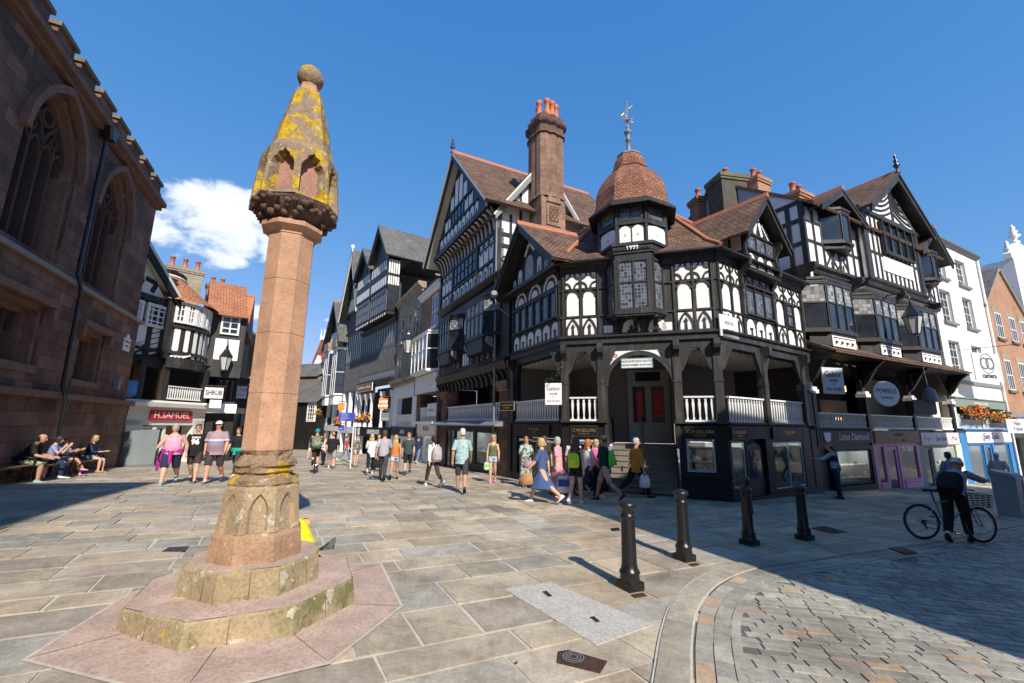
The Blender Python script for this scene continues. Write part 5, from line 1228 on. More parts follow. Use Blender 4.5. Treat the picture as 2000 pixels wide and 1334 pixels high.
# bracket street lantern shared builder
def lantern(label,F,u,z,o,wall_o=0,s=1.0,group=None):
    c=F.w(u,z,o); r=thing('street_lamp',label,'street lamp',F.w(u,z,o),group)
    m=MB(); m.lathe(c,[(.27*s,.62*s),(.3*s,.64*s),(.12*s,.92*s),(.1*s,.98*s),(.06*s,1.0*s),(.05*s,1.12*s),(.01,1.15*s)],4 if False else 6,0,.3,False); m.lathe(c,[(.13*s,0),(.16*s,.03*s),(.15*s,.06*s)],6,0,.3,False)
    for i in range(6):
        a=.3+2*pi*i/6; m.tube([c+Vector((cos(a)*.14*s,sin(a)*.14*s,.05*s)),c+Vector((cos(a)*.26*s,sin(a)*.26*s,.63*s))],.014*s,4)
    m.build('lamp_frame','cast_iron',r)
    g=MB(); g.lathe(c,[(.13*s,.06*s),(.25*s,.62*s)],6,0,.3,False,False); g.build('lamp_glass','frosted_glass',r)
    a=MB(); w=F.w(u,z,wall_o); pts=[Vector((w.x,w.y,z+1.25*s)),Vector((w.x,w.y,z+1.25*s)).lerp(Vector((c.x,c.y,z+1.55*s)),.35)+Vector((0,0,.18*s)),Vector((c.x,c.y,z+1.5*s)).lerp(Vector((w.x,w.y,z+1.5*s)),.2),Vector((c.x,c.y,z+1.35*s)),Vector((c.x,c.y,z+1.12*s))]
    a.tube(pts,.022*s,5); a.build('iron_arm','cast_iron',r); return r
plain('frosted_glass',(.5,.5,.47),.25,.1,2,spec=.6)
c=PF.q(1788,655,1.5); lantern('black glazed bracket lantern on a curled arm in front of the oriel windows',PF,c[0],c[1],1.5,.4,1.25)
# roofscape behind the corner house
def brick_stack(name,label,p,w,d,z0,z1,az,mat,pots,potmat='terracotta',capmat=None,ph=.6):
    r=thing(name,label,'chimney',(p.x,p.y,z0)); F=Fc((p.x,p.y),az); m=MB(); m.box(F,-w/2,w/2,z0,z1-.3,-d/2,d/2)
    m.box(F,-w/2-.06,w/2+.06,z1-.3,z1-.18,-d/2-.06,d/2+.06,1); m.box(F,-w/2-.1,w/2+.1,z1-.18,z1,-d/2-.1,d/2+.1,1); m.build('stack',[mat,capmat or mat],r)
    for i in range(pots):
        c=F.w(-w/2+w*(i+.5)/pots,z1,0); q=MB(); q.lathe(c,[(.16,0),(.17,.05),(.13,.1),(.12,ph-.1),(.16,ph-.08),(.15,ph)],10); q.lathe(c+Vector((0,0,ph-.04)),[(.11,0),(.11,.045)],8,1); q.build('chimney_pot',[potmat,'dark_interior'],r)
    return r
def at(px,py,dist): d=ray(px,py); s_=dist/math.hypot(d[0],d[1]); return Vector((d[0]*s_,d[1]*s_,H0+d[2]*s_))
p=at(1478,350,25); brick_stack('brick_chimney','red brick chimney with two pots on the grey flanked ridge',p,1.1,.7,9,at(1478,372,25).z+.55,PF.az,'orange_brick',2)
p=at(1556,384,24); brick_stack('brick_chimney','low red brick chimney with two pots beside the small gable',p,1.1,.8,9,at(1556,386,24).z+.1,PF.az,'orange_brick',2)
stonemat('sooty_stone',(.1,.09,.075),.66,1,bump=.8)
p=at(1418,352,22); brick_stack('sooty_chimney','wide soot black stone chimney with mossy cap behind the dormer',p,1.35,1.1,8,at(1418,352,22).z,80,'sooty_stone',1,capmat='mossy_cap') if stonemat('mossy_cap',(.17,.155,.09),.6,.8,bump=.8) is None else None
p=at(1374,388,23); brick_stack('brick_chimney','low brown chimney with two pots left of the sooty stack',p,1.2,.7,8,at(1374,392,23).z,80,'red_brick',2)
# ---------------------------------------------------------------- white rendered house
wh=thing('white_house','white rendered townhouse with tall sash windows and blue shopfront','building',(*PF.w(16.8,0,-2).xy,-1.2))
m=MB(); W0,W1=WP+.12,20.55; col_=[(13.85,15.35),(17.0,18.5)]; rows_=[(10.3,11.9),(7.7,9.55),(4.9,6.65)]
us=[W0]+[x for a in col_ for x in a]+[W1]
for i in range(5):
    if i%2==0: m.box(PF,us[i],us[i+1],3.55,12.45,-.3,0)
    else:
        zz=[3.55]
        for a,b2 in rows_[::-1]: zz+=[a,b2]
        zz.append(12.45)
        for j in range(0,len(zz),2): m.box(PF,us[i],us[i+1],zz[j],zz[j+1],-.3,0)
m.box(PF,W1-.002,W1,3.55,12.45,-8,-.3)
m.build('wall','bright_render',wh) if streaky('bright_render',(.82,.8,.76),(.66,.63,.57),.85,.6,.05) else None
for a,b2 in col_:
    for z0,z1 in rows_:
        w=window(PF,a,b2,z0,z1,-.2,wh,3,4,'white_paint','window_glass',.07,.04,mw=.03,name='sash_window'); s=MB(); s.box(PF,a-.12,b2+.12,z0-.14,z0,-.28,.14); s.build('sill','lead_grey',w)
m=MB(); profile(m,PF,[(-.3,12.45),(.1,12.45),(.25,12.6),(.25,12.72),(-.3,12.72)],W0-.05,W1+.05); m.build('cornice','slate_paint',wh) if plain('slate_paint',(.13,.15,.15),.6,.1,2) else None
m=MB(); m.box(PF,W0,W1,4.3,4.5,-.1,.08); m.build('string_course','lead_grey',wh)
m=MB(); m.box(PF,W0,W1,3.05,3.5,-.2,.06,0); m.box(PF,W0,W1,3.5,3.56,-.2,.12,0)
for u in (W0+.15,16.7,W1-.3): m.box(PF,u-.12,u+.12,1.2,3.05,-.2,.0,1)
m.build('walkway_front',['sage_paint','white_paint'],wh)
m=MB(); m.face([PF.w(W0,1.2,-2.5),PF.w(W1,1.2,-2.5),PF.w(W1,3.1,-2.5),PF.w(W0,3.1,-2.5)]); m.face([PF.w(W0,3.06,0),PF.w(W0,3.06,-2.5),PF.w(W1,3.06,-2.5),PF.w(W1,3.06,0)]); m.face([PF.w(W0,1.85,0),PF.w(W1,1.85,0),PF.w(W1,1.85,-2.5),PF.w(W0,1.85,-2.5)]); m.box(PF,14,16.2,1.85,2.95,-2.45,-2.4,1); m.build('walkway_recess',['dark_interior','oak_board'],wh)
balusters(PF,W0+.3,16.55,1.9,2.65,-.06,20,wh,'white_paint',.07); balusters(PF,16.85,W1-.45,1.9,2.65,-.06,18,wh,'white_paint',.07)
m=MB(); wallholes(m,PF,W0,W1,-1.5,1.15,[(13.9,16.0,-.9,1.1),(16.2,17.3,-1.3,1.1),(17.5,19.9,-.9,1.1)],-.25,.02); profile(m,PF,[(0,1.82),(.22,1.86),(.22,1.94),(0,1.94)],W0,W1); m.build('blue_shopfront','blue_paint',wh)
shop_window(PF,13.93,15.97,-.88,1.08,-.06,wh,fr='blue_paint',goods=(6,(-.8,))); shop_window(PF,17.53,19.87,-.88,1.08,-.06,wh,fr='blue_paint',goods=(6,(-.8,))); window(PF,16.22,17.28,-1.3,1.08,-.08,wh,1,1,'blue_paint','window_glass',.14,.04,name='shop_door')
m=MB(); m.box(PF,W0,W1,1.15,1.82,-.2,.03); m.build('shop_header','blue_paint',wh)
o=board('fascia_sign','white fascia with blue lettering and orange sun above the blue shopfront','sign',PF,13.7,20.2,1.2,1.78,.03,.09,'white_paint',[],'blue_paint'); text('Easy Zone',PF,17.1,1.52,.09,.42,'royal_blue',o,bold=.012,shear=.1,sx=1.3) if plain('royal_blue',(.02,.04,.35),.5) else None
m=MB(); m.ring(PF,16.0,1.5,.14,.26,150,330,.09,.1,0,8); m.ring(PF,18.0,1.52,.0,.2,20,180,.09,.1,0,8); m.build('emblem','sun_orange',o) if plain('sun_orange',(.75,.3,.03),.5) else None
text('WINE BAR & LOUNGE',PF,16.7,3.27,.06,.2,'white_paint',wh,name='fascia_lettering')
m=MB(); m.tube([PF.w(W1-.05,12.4,.1),PF.w(W1-.05,-1.2,.1)],.06,6); m.build('drainpipe','white_paint',wh)
c=PF.q(1923,718,.9); sg,G=hanging('hanging_sign','square pale sign with interlaced rings for the camera shop',PF,c[0],c[1]+.75,1.0,2.1,1.5,[('camera',.2,.36)],'dark_timber','pale_board',az=75,armz=.3,bold=.01)
m=MB(); cc=c[1]+.75-1.5+.95
for s in (-1,1): m.ring(G,s*.2,cc,.24,.32,0,360,.02,.03,0,20)
m.ring(G,0,cc,.5,.54,0,360,.02,.028,0,24); m.build('ring_emblem','slate_paint',sg)
c=PF.q(1985,826,.9); hanging('hanging_sign','grey sign with slanted dark lettering for the travel shop',PF,c[0],c[1]+.2,.9,1.7,.75,[('Hays',.7,.3),('Travel',.3,.3)],'dark_timber','pale_board',az=75,arm=True,armz=.1)
# ---------------------------------------------------------------- brick gabled house, far white gable
bh=thing('brick_house','orange brick gabled house beyond the white townhouse','building',(*PF.w(24.5,0,-2).xy,-1.4))
B0,B1=20.6,28.4; gcx=24.45
m=MB(); m.box(PF,B0,B1,2.9,9.4,-.3,0); m.prism(PF,[(B0,9.4),(B1,9.4),(gcx,12.5)],-.3,0); m.box(PF,B0-.0,B0+.002,2.9,9.4,-8,-.3); m.build('wall','orange_brick',bh)
for a,b2 in ((21.8,22.95),(24.35,25.5),(26.5,27.6)):
    for z0,z1 in ((7.6,9.25),(4.3,6.2)):
        w=window(PF,a,b2,z0,z1,.02,bh,3,2,'white_paint','window_glass',.07,.04,mw=.05,name='sash_window'); s=MB(); s.box(PF,a-.1,b2+.1,z0-.16,z0,0,.12); s.build('sill','mossy_cap',w); s=MB(); s.box(PF,a-.1,b2+.1,z1,z1+.4,0,.02); s.build('lintel','buff_stone',w)
m=MB(); gable_roof(m,PF,gcx,4.0,9.4,12.55,.12,-9,.14,0,0,False); m.build('roof',['slate_tiles','slate_tiles','buff_stone'],bh)
m=MB(); m.box(PF,B0,B1,2.2,2.9,-.3,.1,1); m.box(PF,B0,B1,-1.6,2.2,-2.2,-2.0); 
for u in (B0+.2,24.4,B1-.2): m.box(PF,u-.2,u+.2,-1.8,2.2,-.3,.05)
m.build('shopfront',['shop_black','lead_grey'],bh)
m=MB(); m.box(PF,22.3,24.0,-1.2,1.4,-1.0,-.9); m.box(PF,24.8,27.6,-1.2,1.4,-1.0,-.9); m.build('shop_window',['window_glass'],bh)
fb=thing('slate_roof_house','dark brick house with slate roof rising behind the orange gable','building',(*PF.w(25,0,-8).xy,0)); m=MB(); m.box(PF,21.2,30.5,0,13.6,-9,-6,0); m.build('wall','red_brick',fb); m=MB(); profile(m,PF,[(-5.8,13.4),(-5.8,13.6),(-8.4,16.4),(-11,13.5),(-8.4,16.2)],20.9,30.6); m.build('roof','slate_tiles',fb)
p=PF.w(22.8,0,-7.5); brick_stack('brick_chimney','brown chimney with mossy cap and two buff pots behind the white house',p,1.7,.8,10,17.4,PF.az,'red_brick',2,'buff_stone','mossy_cap',1.1)
fw=thing('white_gable_house','tall white rendered gable house with stone finials at the far right','building',(*PF.w(32,0,-3).xy,-1.5)); m=MB(); m.box(PF,28.6,35,-1.6,14.2,-4.5,-.0,0); m.prism(PF,[(28.3,14.2),(35.3,14.2),(35.3,14.6),(32.6,15.9),(30.6,15.9),(28.3,14.6)],-.4,0); m.build('wall','bright_render',fw); m=MB(); finial(m,PF.w(28.7,14.5,-.2),1.2,.22); m.build('gable_finial','bright_render',fw); m=MB(); finial(m,PF.w(30.9,15.9,-.2),1.6,.3); m.build('gable_finial','bright_render',fw)
# flower boxes
plain('leaf_green',(.05,.1,.02),.7,.4,8); plain('flower_orange',(.75,.2,.03),.7,.2,8); plain('flower_yellow',(.75,.5,.05),.7,.2,8); plain('flower_pink',(.7,.1,.15),.7,.2,8); plain('planter_dark',(.03,.028,.025),.6)
def flowers(label,F,u0,u1,z,o,n=160,h=.5,group=None,name='flower_box',dp=.3):
    r=thing(name,label,'flowers',F.w((u0+u1)/2,z,o),group); m=MB(); m.box(F,u0,u1,z-.22,z,o-.12,o+.12); m.build('planter','planter_dark',r)
    g=MB(); 
    for i in range(n):
        u=rnd.uniform(u0-.1,u1+.1); a=rnd.random(); t=(u-(u0+u1)/2)/((u1-u0)/2+.1); zz=z+rnd.uniform(-.45,1)*h*(1-.4*t*t); oo=o+rnd.uniform(-1,1)*dp*(.6 if zz>z else 1)+(.12 if zz<z else 0); s=rnd.uniform(.04,.085); mi=rnd.choice((0,0,1,1,2,3)) if zz>z-.1 else rnd.choice((0,0,1,2))
        c=F.w(u,zz,oo); ax=Vector((rnd.uniform(-1,1),rnd.uniform(-1,1),rnd.uniform(-.3,1))).normalized(); t1=ax.orthogonal().normalized(); t2=ax.cross(t1)
        g.face([c+t1*s,c+t2*s,c-t1*s,c-t2*s],mi); g.face([c+ax*s*.6+t1*s*.7,c-ax*s*.6+t1*s*.2,c-ax*s*.5-t1*s*.7,c+ax*s*.7-t1*s*.2],mi)
    g.build('blooms',['leaf_green','flower_orange','flower_yellow','flower_pink'],r); return r
flowers('long box of orange and yellow flowers on the white balustrade above the blue shop',PF,13.75,17.2,2.62,.2,420,.55)
flowers('smaller box of orange flowers on the balustrade above the blue shop',PF,17.7,20.3,2.5,.2,240,.45)
# ---------------------------------------------------------------- Eastgate side: dark gabled timber house next to the corner
dh=thing('gabled_timber_house','tall dark timbered house with huge street gable and coved jetty left of the corner house','building',(*EF.w(-5.2,0,-2).xy,-.3))
DT='dark_timber'; a0,a1=-9.9,-1.6
m=MB(); m.box(EF,a0,-.35,4.3,8.7,-.3,0,0); m.box(EF,a0,a1,8.7,11.3,-.3,.1,0)
n=12
for i in range(n):
    u=a0+.25+(a1-a0-.5)*i/n; w=(a1-a0-.5)/n
    w_arch(m,EF.shift(0,.1),u+.08,u+w-.08,9.0,9.62,1,0,.014,False); m.prism(EF.shift(0,.1),[(u+w*.36,9.0),(u+w*.64,9.0),(u+w*.56,9.25),(u+w*.7,9.3),(u+w*.5,9.45),(u+w*.3,9.3),(u+w*.44,9.25)],.014,.04,0)
G1=EF.shift(0,.1)
for s0,s1 in ((a0+.25,a0+2.15),(a1-2.15,a1-.25)):
    for i in range(3):
        u=s0+(s1-s0)*i/3; w=(s1-s0)/3
        m.prism(G1,[(u+.07,9.85),(u+w-.07,9.85),(u+w-.07,10.6),(u+w*.68,10.52),(u+w*.55,10.38),(u+w*.45,10.38),(u+w*.32,10.52),(u+.07,10.6)],0,.014,1)
        c=u+w/2
        for sgn in (-1,1): m.bar(G1,(c-.13,10.85-sgn*.13),(c+.13,10.85+sgn*.13),.07,0,.014,1)
for z,wd in ((8.85,.16),(9.72,.1),(11.12,.14)): m.box(G1,a0,a1,z-wd/2,z+wd/2,0,.06,0)
for u in (a0+.1,a0+2.25,a1-2.25,a1-.1): m.box(G1,u-.09,u+.09,8.8,11.2,0,.09,0)
m.build('upper_wall',[DT,'white_plaster'],dh)
window(G1,a0+2.4,a1-2.4,9.85,11.05,.03,dh,6,2,DT,'window_glass',.07,.06)
m=MB() # coved jetty: white cove between curved ribs
def cove(mb,F,u0,u1,z0,z1,o0,o1,n,mr=0,mw=1):
    C=[(o0+(o1-o0)*(1-cos(pi/2*j/5)),z0+(z1-z0)*sin(pi/2*j/5)) for j in range(6)]
    for (p,q) in zip(C[:-1],C[1:]): mb.face([F.w(u0,p[1],p[0]),F.w(u1,p[1],p[0]),F.w(u1,q[1],q[0]),F.w(u0,q[1],q[0])],mw)
    for i in range(n+1):
        c=u0+(u1-u0)*i/n
        profile(mb,F,[(a+.0,b2) for a,b2 in C]+[(a+.07,b2-.07) for a,b2 in C[::-1]],c-.07,c+.07,mr)
cove(m,EF,a0,a1,11.25,12.2,.1,.55,17); m.box(EF,a0-.1,a1+.1,12.2,12.5,.0,.68,0); m.build('jetty_cove',[DT,'cream_paint'],dh)
G2=EF.shift(0,.5); gc2,gh2=-6.0,4.35; gc2=-6.1
m=MB(); m.prism(G2,[(gc2-gh2,12.4),(gc2+gh2,12.4),(gc2,17.3)],-.3,0,0)
def ghw(z): return gh2*(17.3-z)/4.9-.35
for z0,z1,kind in ((12.6,13.35,'a'),(13.55,14.3,'h'),(14.6,15.3,'s')):
    n=int(2*ghw(z1)/.62)
    for i in range(n):
        w=2*ghw(z1)/n; u=gc2-ghw(z1)+w*i
        if kind!='s' and abs(u+w/2-gc2)<1.15 and z0>13.4: continue
        if kind=='a': w_arch(m,G2,u+.08,u+w-.08,z0,z1,1,0,.014,False); m.box(G2,u+w*.42,u+w*.58,z0,z0+.35,.014,.04,0)
        elif kind=='h': m.prism(G2,[(u+.08,z0),(u+w-.08,z0),(u+w-.08,z1),(u+w*.62,z1-.1),(u+w*.5,z1-.3),(u+w*.38,z1-.1),(u+.08,z1)],0,.014,1)
        else:
            zt5=min(z1+1.8,17.3-.4-(abs(u+w/2-gc2)+.2)*4.9/gh2*1.02)
            if zt5>z0+.2: m.box(G2,u+.1,u+w-.1,z0,zt5,0,.014,1)
for z in (12.5,13.45,14.45): m.box(G2,gc2-ghw(z)-.2,gc2+ghw(z)+.2,z-.07,z+.07,0,.06,0)
m.build('gable_wall',[DT,'white_plaster'],dh); window(G2,gc2-1.05,gc2+1.05,13.5,14.4,.03,dh,4,1,DT,'window_glass',.06,.05)
m=MB(); gable_roof(m,EF,gc2,gh2+.75,12.15,17.6,1.05,-9,.14,0,1); 
gable_roof(m,GF,2.4,2.75,11.7,15.4,.35,-6,.12,0,1,False); m.build('roof',['brown_tiles','ridge_tile','cream_paint'],dh)
bargeboards(EF,gc2,gh2+.72,12.2,17.6,1.0,.28,.12,dh,DT); m=MB(); finial(m,EF.w(gc2,17.65,1.0),1.1,.12); m.build('roof_finial',DT,dh)
# flank wall with its own gable, facing the crossing
m=MB(); m.box(GF,.0,5.0,5,11.9,-.3,0,1); m.prism(GF,[(0,11.9),(5.0,11.9),(2.4,15.2)],-.3,0,1)
for u in (.08,.65,1.2,3.6,4.2,4.9): m.box(GF,u-.07,u+.07,7.5,min(11.8,12)+ (1.6 if 1<u<4 else .3 if u<1 else .2),0,.04,0)
for z in (8.9,10.4,11.0): m.box(GF,0,5,z-.1,z+.1,0,.045,0)
m.ring(GF,.36,9.7,.12,.2,0,360,0,.03,0,10); m.ring(GF,.95,9.7,.12,.2,0,360,0,.03,0,10)
m.build('flank_wall',[DT,'white_plaster'],dh)
bargeboards(GF,2.4,2.75,11.8,15.45,.36,.3,.1,dh,'lead_grey')
m=MB(); m.tube([EF.w(a1+.12,12.2,.5),EF.w(a1+.12,11.7,.18),EF.w(a1+.12,-.2,.12)],.05,6); m.build('drainpipe','lead_grey',dh)
# first floor with two oriels
for u0,u1 in ((-9.3,-5.9),(-4.9,-1.2)):
    o=oriel(EF,u0,u1,6.0,7.75,.55,.8,dh,(1,4,1),7.05,fr=DT,gl2='grey_leaded',apron=5.2)
    for i in range(5): b=MB(); scroll(b,EF,u0+.5+(u1-u0-1)*i/4,.12,4.9,5.85,.5); b.build('bracket','lead_grey',o)
m=MB()
for i in range(3): w_arch(m,EF,-5.85+.3*i,-5.65+.3*i,4.95,5.6,0,0,.014,False)
m.prism(EF,[(-5.75,6.7),(-5.05,6.7),(-5.05,7.4),(-5.4,7.75),(-5.75,7.4)],0,.014,0)
m.build('plaster_panel','white_plaster',dh)
m=MB(); profile(m,EF,[(-.3,8.5),(.1,8.55),(.35,8.75),(.35,8.82),(-.3,8.82)],a0,-.4); profile(m,EF,[(-.2,4.2),(.1,4.25),(.25,4.6),(.12,4.75),(-.2,4.75)],a0,-.35); cove(m,EF,a0,-.35,3.7,4.25,-.15,.1,16,0,0); m.build('carved_beam',[DT],dh)
# covered walk with sandstone piers
m=MB(); z=EF
m.face([z.w(a0,1.2,-2.6),z.w(-.3,1.2,-2.6),z.w(-.3,4.3,-2.6),z.w(a0,4.3,-2.6)],0); m.face([z.w(a0,4.0,0),z.w(a0,4.0,-2.6),z.w(-.3,4.0,-2.6),z.w(-.3,4.0,0)],0); m.face([z.w(a0,1.9,0),z.w(-.3,1.9,0),z.w(-.3,1.9,-2.6),z.w(a0,1.9,-2.6)],0); m.box(z,-7.2,-6.2,1.9,3.9,-2.5,-2.3,1); m.build('walkway_recess',['dark_interior','church_stone'],dh)
for u0,u1 in ((-9.2,-8.3),(-1.3,-.45)):
    m=MB(); m.box(EF,u0,u1,-.6,3.3,-.7,-.02,0); profile(m,EF,[(-.7,3.3),(.02,3.3),(.12,3.5),(.12,3.75),(-.7,3.75)],u0-.1,u1+.1,1); m.build('stone_pier',['church_stone','chimney_stone'],dh)
balusters(EF,-8.2,-1.35,2.05,2.83,-.1,34,dh,'white_paint')
m=MB(); profile(m,EF,[(-.2,1.8),(.5,1.78),(.5,1.84),(.0,2.05),(-.2,2.05)],-9.6,-.6); m.build('shop_canopy','lead_grey',dh)
m=MB(); wallholes(m,EF,-9.6,-.4,-.7,1.82,[(-8.2,-6.9,-.6,1.55),(-6.7,-4.2,0.0,1.55),(-3.9,-1.5,0.0,1.55)],-.3,-.03); m.build('shopfront','shop_black',dh)
shop_window(EF,-6.68,-4.22,.02,1.53,-.08,dh,fr='shop_black',goods=(16,(.05,.6))); shop_window(EF,-3.88,-1.52,.02,1.53,-.08,dh,fr='shop_black',goods=(16,(.05,.6))); window(EF,-8.2,-6.9,-.6,1.55,-.1,dh,2,1,DT,'window_glass',.08,.05,name='shop_door')
q=EF.q(960,775,-2.4); sgo=board('fascia_sign','gold lettered board deep inside the walkway of the dark gabled house','sign',EF,-5.6,-2.6,2.85,3.35,-2.45,-2.4,'shop_black',[('CAMELOT direct',.5,.34)],'gold_leaf',bold=.01)
c=EF.q(990,792,.7); hanging('hanging_sign','black sign with gold lettering hung from the sandstone pier of the dark gabled house',EF,c[0],c[1]+.12,.7,.72,.3,[('C.W.SELLORS',.62,.1),('FINE JEWELLERY',.28,.05)],'gold_leaf','shop_black',az=130,armz=.08,frame='lead_grey')
cl=MB(); P=LF.w(-.35,7.45,.75); cl.lathe(P,[(.16,0),(.17,.05),(.12,.16)],12,0,0,True,True,Matrix.Rotation(R(75),3,'X')@Matrix.Identity(3)); cl.tube([P,P+Vector((.1,.1,-.5)),LF.w(-.3,6.6,.1)],.03,5); tag(cl.build('floodlight','lead_grey',None,P),'round grey floodlight at the foot of the left gable','floodlight')
# ---------------------------------------------------------------- brick shop with white bay
SH=Fc(EF.w(-9.95,0,0),152.5)
bb=thing('brick_shop','narrow red brick shop with projecting white painted bay window','building',(*EF.w(-12.6,0,-2).xy,-.5))
m=MB(); b0,b1=-14.9,-9.95; wallholes(m,EF,b0,b1,5.2,11.4,[(-12.3,-10.9,8.3,10.6)],-.3,-.05); m.box(EF,b1-.3,b1,-.7,4,-2.5,-.05,1); m.box(EF,b0,b0+.8,-.7,3.9,-1,-.05,1); m.build('wall',['red_brick','church_stone'],bb)
window(EF,-12.3,-10.9,8.3,10.6,-.12,bb,2,2,'white_paint','window_glass',.09,.05); m=MB(); profile(m,EF,[(-.1,10.75),(.05,10.75),(.15,10.95),(.3,11.05),(.3,11.2),(-.1,11.2)],b0,b1); m.build('cornice','white_paint',bb); m=MB(); m.box(EF,-12.45,-10.75,8.15,8.3,-.1,.1); m.build('sill','white_paint',bb)
m=MB(); profile(m,EF,[(.35,11.3),(-3.5,13.6),(-7,11.3),(-3.5,13.4),(.35,11.2)],b0,b1); m.build('roof','slate_tiles',bb)
o=oriel(EF,-14.6,-10.0,5.25,7.6,.7,.5,bb,(1,4,1),6.6,'bay_window','white_paint')
m=MB(); m.box(EF,b0,b1,3.9,5.1,-.2,.15,0); m.box(EF,b0-.02,b1,5.1,5.16,-.2,.2,1); m.box(EF,b0-.05,b0,3.85,5.16,-.2,.2,1); m.build('blank_fascia',['white_paint','faded_blue'],bb)
m=MB(); m.face([EF.w(b0,1.9,-2.6),EF.w(b1,1.9,-2.6),EF.w(b1,4,-2.6),EF.w(b0,4,-2.6)]); m.face([EF.w(b0,3.88,0),EF.w(b0,3.88,-2.6),EF.w(b1,3.88,-2.6),EF.w(b1,3.88,0)],1); m.build('walkway_recess',['dark_interior','row_interior'],bb)
balusters(EF,b0+.9,b1-.3,2.0,2.95,-.1,16,bb,'white_paint',.12); m=MB(); m.box(EF,b0+.8,b1-.2,1.85,2.0,-.2,.25); m.box(EF,b0+.8,b1-.1,1.2,1.85,-.2,.06); m.build('shop_header','white_paint',bb)
m=MB(); wallholes(m,EF,b0+.8,b1-.1,-.8,1.2,[(-13.6,-12.7,-.7,1.15),(-12.5,-10.25,-.2,1.15)],-.25,.0); m.build('shopfront','white_paint',bb); shop_window(EF,-12.48,-10.27,-.18,1.13,-.05,bb,fr='white_paint',goods=(10,(-.1,))); window(EF,-13.6,-12.7,-.7,1.13,-.05,bb,2,1,'white_paint','window_glass',.09,.04,name='shop_door')
text('BODEGA',EF,-12.0,1.55,.06,.42,'dark_timber',bb,sx=.75,name='fascia_lettering')
o=board('walkway_sign','white board with spaced letters on the iron balcony of the brick shop','sign',EF,-11.9,-10.05,2.35,3.15,.0,.06,'white_paint',[('BODEGA',.45,.2)],'lead_grey',sx=1.4)
# orange brick gable end behind
ob=thing('brick_gable','orange brick gable end with stone coping rising behind the small shops','building',(*EF.w(-17,0,-4).xy,0))
GBF=Fc(EF.w(-15.0,0,-1.2),62.5)
m=MB(); m.prism(GBF,[(-.2,8),(8,8),(8,19.5),(-.2,11.9)],-.4,0,0); 
m.prism(GBF,[(-.6,11.6),(8,19.8),(8,20.3),(-.6,12.0)],-.5,.12,1); m.build('wall',['orange_brick','buff_stone'],ob)
m=MB(); m.box(GBF,-.2,8,13.2,13.35,0,.01); m.build('stone_band','buff_stone',ob)
# ---------------------------------------------------------------- stone fronted bank house with street lamp
sb2=thing('stone_house','weathered buff stone house with sash windows and pale shop arch','building',(*EF.w(-18.6,0,-2).xy,-.6))
s0,s1=-22.4,-14.9
m=MB(); hs=[]
for a,b2 in ((-21.5,-20.3),(-19.0,-17.9),(-16.6,-15.6)): hs+=[(a,b2,8.7,10.9),]
wallholes(m,EF,s0,s1,7.9,12.0,hs,-.3,-.02); wallholes(m,EF,s0,s1,5.4,7.9,[(-21.6,-20.4,5.6,7.6),(-17.0,-15.9,5.6,7.6)],-.3,-.02); m.build('wall','buff_stone',sb2)
for a,b2,c2,d2 in hs+[(-21.6,-20.4,5.6,7.6),(-17.0,-15.9,5.6,7.6)]:
    w=window(EF,a,b2,c2,d2,-.15,sb2,1,2,'white_paint','window_glass',.1,.05,name='sash_window'); q=MB(); q.box(EF,a-.15,b2+.15,c2-.2,c2,-.02,.15); q.build('sill','buff_stone',w)
m=MB(); profile(m,EF,[(-.3,12),(.0,12),(.35,12.3),(.35,12.5),(-.3,12.5)],s0-.1,s1+.1); m.build('cornice','buff_stone',sb2); m=MB(); profile(m,EF,[(-.3,4.9),(.05,4.9),(.5,5.25),(.5,5.4),(-.3,5.45)],s0-.1,s1); 
u=s0
while u<s1: m.box(EF,u,u+.12,5.0,5.18,.1,.36); u+=.26
m.build('cornice','buff_stone',sb2)
m=MB(); m.box(EF,s0,s1,4.1,4.9,-.2,.0); wallholes(m,EF,s0,s1,1.6,4.1,[(-20.8,-16.0,1.7,3.9)],-.4,.0); wallholes(m,EF,s0,s1,-1.3,.9,[(-21.2,-18.9,-1.2,.7),(-18.2,-15.6,-1.2,.6)],-.4,.02); m.build('pale_front','white_paint',sb2)
m=MB(); m.face([EF.w(s0,1.6,-2.2),EF.w(s1,1.6,-2.2),EF.w(s1,4,-2.2),EF.w(s0,4,-2.2)]); m.face([EF.w(s0,-1.3,-1.5),EF.w(s1,-1.3,-1.5),EF.w(s1,.9,-1.5),EF.w(s0,.9,-1.5)]); m.box(EF,-20,-17,1.7,2.6,-2.1,-2,1); m.build('walkway_recess',['dark_interior','grey_paint'],sb2)
balusters(EF,-20.7,-16.1,1.65,2.55,-.05,9,sb2,'white_paint',.28); m=MB(); m.box(EF,s0,s1,.9,1.6,-.2,.08); m.build('shop_header','shop_black',sb2); text('KUONI',EF,-18.3,1.22,.08,.4,'white_paint',sb2,bold=.012,name='fascia_lettering')
c=EF.q(796,690,.9); lantern('black bracket street lamp in front of the stone house and white bay',EF,c[0],c[1],.9,0,1.5)
